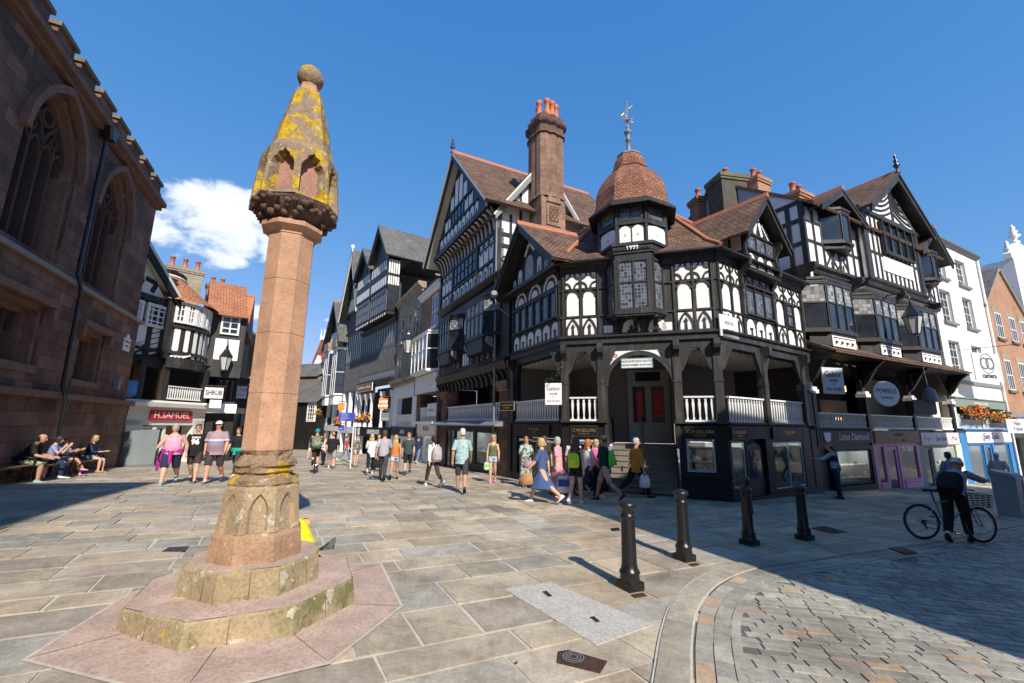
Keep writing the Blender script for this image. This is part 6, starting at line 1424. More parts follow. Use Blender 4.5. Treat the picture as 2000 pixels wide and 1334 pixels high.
# ---------------------------------------------------------------- the taller timbered range where the street bends
E2=Fc(EF.w(-22.5,0,0),144)
def timber_range(name,label,F,u0,u1,zs,parts,gables,zroof,apron=None,sign=None):
    pass
tb=thing('timbered_range','very tall black timbered shop range with stacked gabled oriels','building',(*E2.w(-5,0,-2).xy,-1.2))
t0,t1=-10.0,-.05
m=MB(); studs(m,E2,t0,t1,5.9,11.4,30,(6.0,6.7,8.9,11.3),.11,.035,0,1); [w_arch(m,E2,t0+.12+i*.33,t0+.3+i*.33,6.1,6.6,2,0,.02,False) for i in range(30)]; [m.box(E2,t0+.15+i*.66,t0+.3+i*.66,9.1,11.1,0,.03,2) for i in range(15)]; studs(m,E2,t0,t1,11.4,14.6,16,(11.5,13.0,14.5),.14,.04,0,1); m.build('upper_wall',['glint_timber','dark_pane','grey_plaster'],tb) if plain('dark_pane',(.035,.042,.055),.1,.5,2,spec=.8) and plain('grey_plaster',(.4,.4,.4),.7,.2,2) and plain('glint_timber',(.1,.1,.1),.5,.3,3) else None  # black studs coloured grey to imitate glints of grazing sun
for c,w,ap in ((-2.6,2.3,20.6),(-7.3,2.2,19.8)):
    F=E2.shift(0,1.0)
    m=MB(); m.box(E2,c-w,c+w,11.6,14.2,.0,1.0,0); m.box(E2,c-w,c+w,14.2,17.0,.0,1.15,0); m.prism(E2,[(c-w,17.0),(c+w,17.0),(c,ap-.3)],-1,1.1,0)
    FS=Fc(E2.w(c+w,0,1.0),E2.az-90); FS=Fc(E2.w(c+w,0,1.0),E2.az+270-0); SD=Fc(E2.w(c+w,0,1.15),E2.az-90)
    for i in range(5): m.box(SD,.1+.22*i,.24+.22*i,15.5,16.8,0,.015,1); m.box(SD,.1+.22*i,.24+.22*i,14.4,15.2,0,.015,1)
    for i in range(9): u=c-w+.15+i*(2*w-.3)/9; m.box(F,u,u+.2,15.9,16.8,.15,.165,1); m.box(F,u+.06,u+.36,14.4,15.2,.15,.16,1)
    for i in range(8): u=c-w+.1+i*(2*w-.2)/8; m.box(F,u+.05,u+.2,13.9,14.15,.0,.05,1); m.box(F,u+.05,u+.25,11.55,11.8,.0,.03,1)
    m.build('gabled_oriel',[DT,'white_plaster'],tb)
    window(F,c-w+.15,c+w-.15,11.95,13.8,.02,tb,7,2,'glint_timber','dark_pane',.1,.06); window(SD,.15,1.0,11.95,13.8,.02,tb,2,2,DT,'window_glass',.08,.05)
    m=MB(); gable_roof(m,E2,c,w+.5,16.9,ap,1.6,-7,.14,0,0); m.build('roof',['slate_tiles','ridge_tile',DT],tb); bargeboards(E2,c,w+.48,16.95,ap,1.55,.35,.1,tb,DT)
for z in (5.85,11.4): 
    m=MB(); profile(m,E2,[(-.2,z-.5),(.05,z-.45),(.3,z-.1),(.3,z+.05),(-.2,z+.05)],t0,t1); m.build('jetty',DT,tb)
m=MB(); m.face([E2.w(t0,1.2,-2),E2.w(t1,1.2,-2),E2.w(t1,5.5,-2),E2.w(t0,5.5,-2)]); m.box(E2,t0,t1,.6,1.5,-.3,.15,1); m.box(E2,t0,t1,-2,.6,-1,-.8,0); m.box(E2,-6,-4,1.5,3.4,-1.9,-1.7,2); m.build('walkway_recess',['dark_interior','shop_black','grey_paint'],tb)
for u in (-9.6,-7.9,-6.2,-3.2,-.6):
    m=MB(); m.lathe(E2.w(u,1.5,-.2),[(.22,0),(.2,.2),(.16,.4),(.15,2.6),(.28,2.9),(.3,3.3)],10); m.build('column','white_paint',tb)
for u in (-9.7,-8.6): m=MB(); m.box(E2,u-.25,u+.25,-2,1.4,-.3,.2); m.build('white_pier','white_paint',tb)
text('GREENWOODS',E2,-4.2,1.05,.16,.55,'white_paint',tb,bold=.015,name='fascia_lettering',sx=.9)
o=board('fascia_sign','long brown board with pale letters over the columns of the tall timbered range','sign',E2,-9.3,-4.6,5.0,5.7,.35,.42,'oak_board',[('BROWNS OF CHESTER',.5,.36)],'cream_paint',frame='white_paint')
# tall plain gable with broad white bargeboard
tg=thing('steep_gable_house','steep gabled timber house with broad pale bargeboard and ball finial','building',(*E2.w(-12.8,0,-2).xy,-1.5))
m=MB(); studs(m,E2,-15.9,-10.05,5.2,14.6,16,(5.4,8.6,12.0,14.4),.13,.035,0,1); [m.box(E2,-15.75+i*.73,-15.5+i*.73,8.8,11.8,0,.03,2) for i in range(8)]; m.prism(E2,[(-16.2,14.6),(-9.9,14.6),(-13,21.2)],-.3,.3,0); 
for i in range(10): u=-15.4+.5*i; m.box(E2,u,u+.3,14.8,min(16.2,21-2.15*abs(u+.15+13)-.5),.3,.32,2)
m.build('wall',['glint_timber','dark_pane','white_plaster'],tg); m=MB(); gable_roof(m,E2,-13,3.5,14.2,21.6,1.2,-8,.14,0,0); m.build('roof',['slate_tiles','slate_tiles',DT],tg); bargeboards(E2,-13,3.5,14.25,21.6,1.2,.55,.12,tg,'cream_paint'); m=MB(); m.lathe(E2.w(-13,21.6,1.1),[(.12,0),(.1,.4),(.25,.55),(.2,.85),(.01,.95)],8); m.build('gable_finial','white_paint',tg)
m=MB(); m.box(E2,-15.9,-10.05,-2.5,1.4,-1,-.6,0); m.box(E2,-15.9,-10.05,1.2,5.2,-2.2,-2,0); m.box(E2,-15.9,-10.05,.8,1.5,-.3,.1,1); 
for u in (-15.6,-13.2,-10.6): m.box(E2,u-.25,u+.25,-2.5,5.2,-.3,.1,1)
m.build('shopfront',['dark_interior','white_paint'],tg)
# gable with white stone bays
wg=thing('white_bay_house','timber gabled house with two white stone canted bays and white ground floor','building',(*E2.w(-19.3,0,-2).xy,-1.7))
m=MB(); studs(m,E2,-23.2,-16.0,4.4,11.6,8,(4.6,7.2,9.6,11.4),.2,.06,0,1); m.prism(E2,[(-23.3,11.6),(-15.9,11.6),(-19.6,16.6)],-.3,.5,0); 
for i in range(13): u=-22.7+.48*i; m.box(E2,u,u+.28,11.9,min(13.2,16.3-1.35*abs(u+.14+19.6)-.4),.5,.52,1)
m.build('wall',[DT,'white_plaster'],wg); m=MB(); gable_roof(m,E2,-19.6,4.2,11.2,17.0,1.2,-8,.14,0,1); m.build('roof',['slate_tiles','ridge_tile',DT],wg); bargeboards(E2,-19.6,4.2,11.25,17.0,1.15,.4,.1,wg,DT)
for c in (-21.6,-17.6):
    o=oriel(E2,c-1.5,c+1.5,5.2,10.6,.9,.6,wg,(1,2,1),7.8,'stone_bay','white_plaster',apron=4.0)
    m=MB(); m.box(E2,c-1.1,c+1.1,10.8,11.9,.3,1.15); m.build('bay_parapet','buff_stone',o)
m=MB(); m.box(E2,-23.2,-16,-2.6,4.4,-2.2,-2,0); m.box(E2,-23.2,-16,.9,1.6,-.3,.2,1); 
for u in (-22.7,-19.6,-16.4): m.box(E2,u-.4,u+.4,-2.6,4.4,-.3,.1,1)
m.build('shopfront',['dark_interior','white_plaster'],wg); balusters(E2,-22.3,-16.8,1.6,2.5,0,16,wg,'cast_iron',.1)
# brick shops further on and the closing of the street
E3=Fc(E2.w(-23.3,0,0),152)
fb2=thing('brick_terrace','row of brown brick shops with white bands further down the street','building',(*E3.w(-8,0,-2).xy,-2)); m=MB(); m.box(E3,-26,0,1.5,11.5,-6,0,0); m.box(E3,-26,0,-3.2,1.5,-3,-.8,2)
for u in (-25.9,-20,-14,-8,-3.2,-.3): m.box(E3,u-.25,u+.25,-3.2,11.5,-.2,.12,1)
for z in (1.6,5.4,8.6,11.3): m.box(E3,-26,0,z-.2,z+.2,-.2,.15,1)
m.build('wall',['red_brick','cream_paint','dark_interior'],fb2); 
for i in range(10):
    for z0,z1 in ((2.4,4.8),(6,8),(9,10.7)): window(E3,-25+2.5*i,-23.7+2.5*i,z0,z1,.02,fb2,2,2,'white_paint','window_glass',.12,.06)
m=MB(); profile(m,E3,[(.2,11.5),(-3,14),(-6,11.5),(-3,13.8)],-26,0); m.build('roof','slate_tiles',fb2)
wf=thing('white_portico','plain white shop surround standing forward of the brick shops','building',(*E3.w(-1.5,0,.5).xy,-2)); m=MB(); m.box(E3,-3.5,-.2,1.2,2.4,0,1.0); m.box(E3,-.9,-.2,-3,1.2,0,1.0); m.box(E3,-3.5,-3.0,-3,1.2,0,1.0); m.build('surround','white_plaster',wf)
# red brick spire tower
p=at(628,760,105); ZG=-4
tw=thing('brick_spire','distant red brick tower with steep tiled spire and white lucarne','tower',(p.x,p.y,ZG)); TF_=Fc((p.x,p.y),100)
zb=at(628,742,105).z; zs=at(628,664,105).z; m=MB(); m.box(TF_,-2.6,2.6,ZG,zb,-2.6,2.6,0); m.box(TF_,-2.9,2.9,zb-.5,zb,-2.9,2.9,1)
m.box(TF_,-4.6,-2.6,ZG,zb-2.5,-2,2,0); m.build('tower_wall',['red_brick','buff_stone'],tw); m=MB(); b4=[TF_.w(a*2.5,zb,b2*2.5) for a,b2 in ((-1,1),(1,1),(1,-1),(-1,-1))]; t4=[TF_.w(a*.75,zs,b2*.75) for a,b2 in ((-1,1),(1,1),(1,-1),(-1,-1))]; m.hexa(b4+t4); m.build('spire_roof','red_brick_roof',tw) if bricks('red_brick_roof',(.3,.1,.06),(.24,.08,.05),(.1,.04,.03),.5,.3,.03) else None
m=MB(); m.prism(TF_,[(-.9,zb+1),(.9,zb+1),(.9,zb+3),(0,zb+5.2),(-.9,zb+3)],1.5,2.5); m.box(TF_,-.95,.95,zs,zs+.7,-.95,.95); 
for a,b2 in ((-.8,.8),(.8,.8),(0,.8),(.8,-.8),(-.8,-.8)): m.lathe(TF_.w(a,zs+.7,b2),[(.2,0),(.15,.6),(.02,2.0)],5)
m.lathe(TF_.w(-3.6,zb-2.5,1.5),[(.9,0),(.8,1.5),(.1,5)],6); m.build('stone_dressing','white_plaster',tw)
p=at(588,800,62); eh=thing('slate_roof_shop','low timber shop with grey slate roof closing the street','building',(p.x,p.y,-3)); EH=Fc((p.x,p.y),108); zr0,zr1=at(590,783,62).z,at(590,735,62).z
m=MB(); m.box(EH,-4,2.6,-4,zr0,-6,0,0); m.box(EH,1.0,2.4,zr0-2.6,zr0-.2,0,.05,1); m.build('wall',[DT,'white_plaster'],eh); m=MB(); profile(m,EH,[(.5,zr0-.2),(-4,zr1),(-8,zr0-.2),(-4,zr1-.3)],-4.2,2.8); m.build('roof','slate_tiles',eh); window(EH,1.15,2.25,zr0-2.4,zr0-.5,.07,eh,3,4,'white_paint','window_glass',.1,.05)
p=at(575,790,75); eh=thing('brick_gable_shop','brick house with slate roof behind the low timber shop','building',(p.x,p.y,-3)); EH=Fc((p.x,p.y),108); z5,z6=at(575,735,75).z,at(575,715,75).z; m=MB(); m.box(EH,-7,4,-4,z5,-8,0,0); m.build('wall','orange_brick',eh); m=MB(); profile(m,EH,[(.4,z5-.1),(-4,z6+1),(-8,z5-.1),(-4,z6+.7)],-7.2,4.2); m.build('roof','slate_tiles',eh)
# north side of the far street, mostly behind the cross
NS=Fc(at(533,840,55),-27)
ns=thing('north_terrace','timber and brick terrace on the far side of the street behind the cross','building',(*NS.w(20,0,-3).xy,-3)); m=MB(); studs(m,NS,0,44,2.0,9,30,(2.2,5.4,8.8),.3,.08,0,1); m.box(NS,0,44,-4,2.0,-2,-.5,2); m.build('wall',[DT,'white_plaster','dark_interior'],ns); m=MB(); profile(m,NS,[(.5,8.9),(-4,12.5),(-8,8.9),(-4,12.2)],-.3,44); m.build('roof','slate_tiles',ns)
# ---------------------------------------------------------------- curved corner shop on the left
SP=Fc((-18.0,22.15),7); SQ=lambda x,y,o=0: SP.q(x,y,o)
hs_=thing('curved_corner_shop','black and white corner shop with curved front and white balcony over red sign','building',(*SP.w(0,0,-2).xy,-.4))
zc=lambda x,y: SQ(x,y)[1]; uc=lambda x,y: SQ(x,y)[0]
uL,uM,uR=-6.5,uc(326,640),uc(409,650)
zE=zc(336,588); z_sign0,z_sign1=zc(340,821),zc(340,803); zF=zc(330,785); zr0_,zr1_=zc(340,781),zc(340,755); zJ=zc(345,705)
NB=6; out=.75
def bowpt(t): return SP.w(uM+(uR-uM)*t,0,out*sin(pi*min(1,.15+t*.85))*.9)
BW=[bowpt(i/NB) for i in range(NB+1)]
def facet(i): d=BW[i+1]-BW[i]; return Fc(BW[i],math.degrees(math.atan2(d.x,d.y))),d.length
m=MB(); m.box(SP,uL,uM,zJ,zE,-.3,0,0); m.box(SP,uM-.35,uM+.03,zJ,zE,-.3,.32,0)
for i in range(NB): F,L=facet(i); m.box(F,-.02,L+.02,zJ,zE,-.3,0,0)
zq0,zq1=zc(345,690),zc(345,640); zw0,zw1=zc(345,634),zc(345,592)
def bigquat(F,u0,u1,z0,z1):
    e=min(u1-u0,z1-z0)*.16
    m.prism(F,[(u0+e,z0),(u1-e,z0),(u1-e,z0+e*.5),(u1,z0+e),(u1,z1-e),(u1-e,z1-e*.5),(u1-e,z1),(u0+e,z1),(u0+e,z1-e*.5),(u0,z1-e),(u0,z0+e),(u0+e,z0+e*.5)],0,.015,1)
zd0,zd1=zJ+.12,zq0-.12
for i in range(NB):
    F,L=facet(i); bigquat(F,.12,L-.12,zq0+.03,zq1-.12)
    if i in (0,NB-1):
        for s in range(4): m.bar(F,(.1+s*.18,zd0),(.1+s*.18+(.35 if i==0 else -.0),zd1),.08,0,.015,1)
    else: m.box(F,.12,L-.12,zd0,zd1,0,.015,1)
    for z in (zq0-.06,zq1-.03): m.box(F,-.03,L+.03,z-.07,z+.07,0,.1,0)
u=uM-.15
for k_ in range(7):
    a=uM-.5-k_*.95
    if k_==0:
        for s in range(5):
            for zz in (zd0,zq0+.1,zw0+.15): m.bar(SP,(a-.25,zz+s*.28),(a+.4,zz+.28+s*.28),.11,0,.015,1) if zz+s*.28+.28<zE else None
    else:
        bigquat(SP,a-.38,a+.38,zq0+.03,zq1-.12)
        for s in range(3): m.bar(SP,(a-.36,zd1-.02-s*.27),(a+.3,zd0+.55-s*.27),.12,0,.015,1) if zd0+.55-s*.27>zd0 else None
for z in (zq0-.06,zq1-.03): m.box(SP,uL,uM,z-.07,z+.07,0,.1,0)
# street gable at the left end
gcx_=uM-3.0; m.prism(SP,[(gcx_-3.0,zE-.2),(gcx_+2.75,zE-.2),(gcx_,zE+2.9)],-.3,.05,1)
for s in (-1,1):
    for j in range(3): m.poly(SP,[(gcx_+s*(.3+.75*j),zE+.1),(gcx_+s*(.5+.75*j),zE+.6),(gcx_+s*(.2+.6*j),zE+1.4-.35*j)],.22,.05,.09,0)
m.box(SP,gcx_-3,gcx_+2.8,zE-.35,zE-.05,0,.14,0)
m.build('timber_wall',[BT,'white_plaster'],hs_)
for i in range(NB):
    F,L=facet(i); 
    if i<NB-1: window(F,.0,L,zw0,zw1,.04,hs_,2,3,'white_paint','window_glass',.12,.08,mw=.05)
for a,b2 in ((uc(282,610),uc(330,610)),(uc(240,610),uc(275,610))): window(SP,a,b2,zc(300,640),zE-.45,.06,hs_,4,4,'white_paint','window_glass',.14,.1,mw=.06)
# roofs
m=MB(); z0=zE+.02; 
E_=[SP.w(uM-.6,0,.2)]+[b2+(b2-SP.w(uM+(uR-uM)*.5,0,-3)).normalized()*.4 for b2 in BW]; T_=[SP.w(uM-.8,0,-1.5)]+[p.lerp(SP.w(uM+(uR-uM)*.45,0,-4),.42) for p in E_[1:]]; zt9=zc(350,530)
for i in range(len(E_)-1): m.face([V(E_[i],z0),V(E_[i+1],z0),V(T_[i+1],zt9),V(T_[i],zt9)],0)
for i in range(len(T_)-1): m.face([V(T_[i],zt9),V(T_[i+1],zt9),V(T_[i+1],zt9+.35),V(T_[i],zt9+.35)],1)
m.face([V(p,zt9+.35) for p in T_]+[V(SP.w(uM-.8,0,-6),zt9+.35)],1)
for i in range(1,len(E_)-1): m.tube([V(T_[i],zt9+.02),V(T_[i+1],zt9+.02)],.09,5,2)
gable_roof(m,SP,gcx_,3.4,zE-.3,zE+3.1,.5,-7,.15,0,3)
m.build('roof',['red_orange_tiles','dark_timber','cream_paint','ridge_tile'],hs_) if bricks('red_orange_tiles',(.42,.16,.075),(.52,.22,.11),(.12,.05,.03),.3,.17,.015,bump=1,stain=.25) else None
bargeboards(SP,gcx_,3.4,zE-.3,zE+3.1,.5,.4,.1,hs_,DT)
# walkway with balcony, and ground floor
m=MB(); FO=.35
m.face([SP.w(uL,zF,-2.6),SP.w(uR+9,zF,-2.6),SP.w(uR+9,zJ,-2.6),SP.w(uL,zJ,-2.6)],0); m.face([SP.w(uL,zJ-.02,.3),SP.w(uL,zJ-.02,-2.6),SP.w(uR+1,zJ-.02,-2.6),SP.w(uR+1,zJ-.02,.3)],1)
for u in (uL+2,uM-2): m.box(SP,u,u+1.2,zF+.5,zJ-1,-2.55,-2.5,2)
m.build('walkway_recess',['dark_interior','dark_timber','warm_lamp'],hs_)
m=MB(); m.box(SP,uL,uM,zJ-.5,zJ,-.3,.12,0)
for i in range(NB): F,L=facet(i); m.box(F,-.05,L+.05,zJ-.45,zJ+.02,-.3,.12,0)
m.build('carrying_beam',BT,hs_)
for u in (uM-4.9,uM-2.4,uM-1.2,uM+.1,uR-.1):
    m=MB(); m.box(SP,u-.16,u+.16,zF,zJ-.3,.0,.35); m.build('post',BT,hs_)
balusters(SP,uM-4.7,uM-2.6,zr0_,zr1_,.2,9,hs_); balusters(SP,uM-2.2,uM-1.4,zr0_,zr1_,.2,3,hs_); balusters(SP,uM+.3,uR-.3,zr0_,zr1_,.3,15,hs_)
m=MB(); cornice=[(-.2,zF-.35),(.75,zF-.3),(.8,zF-.1),(.5,zF-.05),(.45,zF+.02),(-.2,zF+.02)]; profile(m,SP,cornice,uL,uR+.3)
m.box(SP,uL,uR+.1,z_sign0-.25,zF-.3,-.3,.4,0); m.box(SP,uR-.6,uR+.1,-1,z_sign0,-.3,.4,0); m.box(SP,uM-1.6,uM-.8,-1,z_sign0,-.3,.4,0); m.box(SP,uL,uL+1.6,-1,z_sign0,-.3,.4,0)
m.build('shopfront','cream_white',hs_) if plain('cream_white',(.68,.66,.6),.55,.06,2) else None
m=MB(); m.box(SP,uL,uR,-1.2,z_sign0,-.9,-.6,0); m.box(SP,uM+.2,uR-.9,-.8,z_sign0-.2,-.59,-.5,1); m.build('shop_interior',['dark_interior','oak_board'],hs_)
window(SP,uL+1.7,uM-1.7,-.4,z_sign0-.3,.2,hs_,3,1,'cream_white','window_glass',.1,.08,name='shop_window'); window(SP,uM-.7,uM+.6,-.4,z_sign0-.3,.2,hs_,1,1,'cream_white','window_glass',.12,.08,name='shop_window')
a=SQ(295,810,.5)[0]; b2=SQ(376,810,.5)[0]; o=board('fascia_sign','long red fascia with white capitals under the white balcony','sign',SP,a,b2,z_sign0,z_sign1,.42,.5,'sign_red',[('H.SAMUEL',.5,(z_sign1-z_sign0)*.92)],'white_paint',sx=1.05) if plain('sign_red',(.5,.015,.03),.5,.05,2) else None
p_=SQ(246,757,.35); q=MB(); q.box(SP,p_[0]-.5,p_[0]+.5,p_[1]-.35,p_[1]+.35,.35,.4); tag(q.build('poster','blue_poster',None,SP.w(p_[0],p_[1]-.3,.38)),'blue mountain picture fixed to the white balcony by the church','poster') if plain('blue_poster',(.05,.25,.55),.5,.6,2) else None
# chimneys and the tall orange roofed house behind
p=at(358,540,36); F=brick_stack('rendered_chimney','broad weathered chimney with three orange pots behind the curved roof',p,2.1,.8,zE,at(358,526,36).z,48,'buff_stone',3,ph=.75)
p=at(424,560,38); brick_stack('rendered_chimney','lower buff chimney with two pots behind the curved roof',p,1.2,.7,zE,at(424,558,38).z,48,'orange_brick',2,ph=.6)
tl=thing('orange_roof_house','tall narrow timbered house with plain orange tiled roof','building',(*at(460,860,36).xy,-.6)); P0=at(441,640,34); TFc=Fc((P0.x,P0.y),62); TS=Fc((P0.x,P0.y),62)
def tq(x,y): return TFc.q(x,y)
u0,z0=tq(441,640); u1,_=tq(474,645); ze=tq(458,645)[1]; zt6=at(440,575,37).z
m=MB(); studs(m,TFc,u0,u1,2.5,ze,3,(ze-.15,ze-1.2,ze-3.2,4.6),.22,.05,0,1); m.box(TFc,u0,u1,-1.5,2.5,-1,-.1,2); m.box(TFc,u0,u1,2.9,4.4,-.1,.02,3); m.box(TFc,u0+.2,u0+.9,-.6,1.9,-.1,-.05,1); m.box(TFc,u0,u1,1.9,2.4,-.1,.1,0)
SD=Fc(TFc.w(u1,0,0),TFc.az-90); m.box(SD,-.0,8,-1,ze,-.2,.0,0); m.build('wall',[DT,'white_plaster','dark_interior','red_brick'],tl)
m=MB(); rt=TFc; m.face([rt.w(u0-.3,ze-.1,.5),rt.w(u1+.3,ze-.1,.5),rt.w(u1+.3,zt6,-2.6),rt.w(u0-.3,zt6,-2.6)]); m.face([rt.w(u1+.3,ze-.1,.5),rt.w(u1+.3,ze-.1,-5.6),rt.w(u1+.3,zt6,-2.6)],1); m.face([rt.w(u1+.3,ze-.1,-5.6),rt.w(u0-.3,ze-.1,-5.6),rt.w(u0-.3,zt6,-2.6),rt.w(u1+.3,zt6,-2.6)]); m.face([rt.w(u0-.3,ze-.1,-5.6),rt.w(u0-.3,ze-.1,.5),rt.w(u0-.3,zt6,-2.6)],1); m.tube([rt.w(u0-.3,zt6,-2.6),rt.w(u1+.3,zt6,-2.6)],.1,5,2); m.build('roof',['orange_tiles','dark_timber','ridge_tile'],tl)
# link piece between the bow and the tall house
lk=thing('timber_wing','narrow timbered wing with white sash window between the curved shop and the tall house','building',(*at(420,860,31).xy,-.5)); P0=SP.w(uR-.05,0,.1); LKF=Fc((P0.x,P0.y),52); L=1.75
m=MB(); m.box(LKF,0,L,zJ-.6,zE-.1,-.2,0,0); 
m.prism(LKF,[(.3,zq0),(1.5,zq0),(1.5,zq1-.1),(.3,zq1-.1)],0,.02,1); m.box(LKF,.2,L,-1,zF-.3,-1,-.2,2); m.box(LKF,0,L,zF-.5,zF+.02,-.3,.4,1); m.build('wall',[BT,'white_plaster','dark_interior'],lk); window(LKF,.45,1.4,zw0,zw1,.05,lk,2,3,'white_paint','window_glass',.1,.06)
m=MB(); m.face([LKF.w(-.3,zE-.1,.5),LKF.w(L,zE-.1,.5),LKF.w(L,zE+2.6,-2.5),LKF.w(-.3,zE+2.6,-2.5)]); m.face([LKF.w(-.3,zE-.1,-5.5),LKF.w(L,zE-.1,-5.5),LKF.w(L,zE+2.6,-2.5),LKF.w(-.3,zE+2.6,-2.5)][::-1]); m.build('roof','red_orange_tiles',lk)
c=at(440,705,30); LF2=Fc((c.x,c.y),52); lantern('black bracket street lamp in front of the narrow timbered wing',LF2,0,c.z-.6,0,-1.4,1.3)
# hanging signs along the side street
def flag(name,label,px0,px1,py0,py1,dist,lines,tm,mat,group=None,bold=0,sx=1,cat='sign'):
    a,b3=at(px0,(py0+py1)/2,dist),at(px1,(py0+py1)/2,dist); za,zb4=at((px0+px1)/2,py1,dist).z,at((px0+px1)/2,py0,dist).z; d=(b3-a); F=Fc((a.x,a.y),math.degrees(math.atan2(d.x,d.y))); L=math.hypot(d.x,d.y)
    r=thing(name,label,cat,F.w(L/2,za,0),group); m=MB(); m.box(F,0,L,za,zb4,-.05,0); m.build('sign_board',mat,r); q=MB(); q.tube([F.w(0,zb4+.1,-.03),F.w(L*1.15,zb4+.1,-.03)],.025,5); q.build('iron_arm','cast_iron',r)
    for s,fy,sz in lines: text(s,F,L/2,za+(zb4-za)*fy,0,sz*(zb4-za),tm,r,bold=bold,sx=sx)
flag('hanging_sign','white sign with loose black capitals outside the narrow timbered wing',399,436,757,778,29,[('SHRUB',.5,.62)],'dark_timber','white_paint',bold=.01,sx=.68)
flag('hanging_sign','small plain white sign under the white sign with loose black capitals',409,432,781,797,29,[],'dark_timber','white_paint')
flag('hanging_sign','grey white sign with faint lines further along the narrow side street',434,458,785,802,33,[('THE OLD',.65,.25),('TEA ROOM',.3,.25)],'lead_grey','white_paint')
flag('hanging_sign','pale blue lettered sign nearest the cross on the narrow side street',460,482,754,778,34,[('PICTURA',.68,.38),('GALLERY',.28,.2)],'royal_blue','pale_board',sx=.8)
flag('hanging_sign','blank white box sign low beside the cross on the narrow side street',459,478,796,808,38,[],'lead_grey','white_paint')
ss=thing('side_street_row','dark clutter of distant timber shops closing the narrow side street','building',(*at(470,860,44).xy,-1)); c=at(440,850,42); F=Fc((c.x,c.y),70); m=MB(); studs(m,F,-1,3.2,-1,4.2,9,(1.4,3,4.1),.14,.05,0,1); m.box(F,-1,3.2,-1,1.4,0,.06,2); m.build('wall',[DT,'grey_paint','dark_interior'],ss); m=MB(); profile(m,F,[(.3,4.2),(-2,5.6),(-4,4.2)],-1.2,3.3); m.build('roof','slate_tiles',ss)
# ---------------------------------------------------------------- signs and flowers down the shopping street
flag('flag_sign','small orange and red square sign under the white bays',660,673,787,801,33,[('SALE',.5,.4)],'flower_yellow','flower_orange')
flag('flag_sign','larger orange square sign with white letters by the white columns',740,757,778,799,24,[('LAKE',.68,.34),('LAND',.3,.34)],'white_paint','flower_orange',bold=.008)
flag('flag_sign','small navy blue sign low beside the white piers',661,672,830,841,31,[('Blue',.35,.3)],'white_paint','royal_blue')
flag('flag_sign','slate grey sign next to the orange square sign',744,760,806,822,23,[('PANDORA',.25,.18)],'white_paint','slate_paint')
g=gp(684,915); fp=thing('finger_post','blue street direction panel on a slim white pole','signpost',g); dd=math.hypot(g.x,g.y); m=MB(); zt8=at(684,806,dd).z; m.tube([g,Vector((g.x,g.y,zt8+.2))],.03,6); m.build('pole','white_paint',fp)
a,b3=at(662,815,dd),at(693,815,dd); d=b3-a; F=Fc((a.x,a.y),math.degrees(math.atan2(d.x,d.y))); L=d.length; za=at(677,823,dd).z; m=MB(); m.box(F,0,L,za,zt8,.035,.07); m.build('sign_panel','royal_blue',fp)
for i,s in enumerate(('Cathedral','Town Hall','Amphitheatre','Museum')): text(s,F,.08,zt8-(zt8-za)*(.16+.23*i),.07,(zt8-za)*.17,'white_paint',fp,'LEFT')
for lab,px0,px1,py,dist in (('flower box of red and yellow blooms by the blue street panel',694,708,818,26),('flower box of orange blooms left of the slate grey sign',709,722,818,26),('small flower basket under the small orange sign',652,664,826,31),('tiny flower basket on the far brick shops',618,628,808,42)):
    c=at((px0+px1)/2,py,dist); F=Fc((c.x,c.y),100); hw_=(px1-px0)/861*dist*.45; flowers(lab,F,-hw_,hw_,c.z,0,60,.4,'street flower boxes',dp=.2)
plain('cabinet_grey',(.28,.32,.33),.45,.15,1.5,fine=.05)
# ---------------------------------------------------------------- street furniture
def bollard(label,px,py,h=1.07,cap=False):
    g=gp(px,py); r=thing('bollard',label,'bollard',g,'black bollards along the kerb'); m=MB(); az_=R(28)
    m.wbox(g+Vector((0,0,.035)),(.235,.235,.11),az_); m.build('base_plate','cast_iron',r)
    m=MB(); m.lathe(g,[(.118,.09),(.118,.12),(.115,.15),(.115,.17),(.128,.19),(.115,.215),(.1,.235),(.092,.3),(.084,.78),(.083,.8),(.094,.815),(.094,.84),(.082,.855),(.08,.9),(.104,.93),(.114,.955),(.112,.975),(.095,.995),(.06,1.012),(.01,1.018)] if h>1.03 else [(.116,.09),(.116,.12),(.112,.15),(.112,.17),(.122,.19),(.1,.22),(.09,.3),(.08,.78),(.092,.81),(.092,.83),(.08,.85),(.08,.88),(.11,.9),(.11,.94),(.08,.97),(.02,1.0)],16); m.build('post','cast_iron',r)
    if cap:
        m=MB(); m.lathe(g+Vector((0,0,.96)),[(.07,0),(.065,.1),(.085,.12),(.08,.17),(.03,.2)],12); m.tube([g+Vector((.08,0,.9)),g+Vector((.1,.0,.5))],.02,5); m.build('lamp_cap','cast_iron',r)
    return r
bollard('nearest black iron bollard casting a long shadow on the sunlit flags',1231,1150); bollard('black iron bollard at the edge of the shade, second from the cross',1337,1094)
bollard('black iron bollard in shade with an extra knob on top',1464,1064,1.0,True); bollard('plain black iron bollard in shade nearest the bicycle',1572,1054,1.0)
def plate(name,label,pts,mat,dz=.008,cat='cover',mb=None):
    P=[gp(*p) for p in pts]; m=MB(); m.face([p+Vector((0,0,dz)) for p in P][::-1] if (P[1]-P[0]).cross(P[2]-P[0]).z<0 else [p+Vector((0,0,dz)) for p in P])
    n=len(P)
    for i in range(n): p,q=P[i],P[(i+1)%n]; m.face([p,q,q+Vector((0,0,dz)),p+Vector((0,0,dz))])
    o=m.build(name,mat,None,sum(P,Vector())/n); return tag(o,label,cat)
plain('rusty_iron',(.1,.055,.035),.55,.5,12,metal=.4,bump=.5,bscale=60); plain('granite_slab',(.46,.43,.38),.8,.1,3,fine=.35,bump=.3,bscale=80)
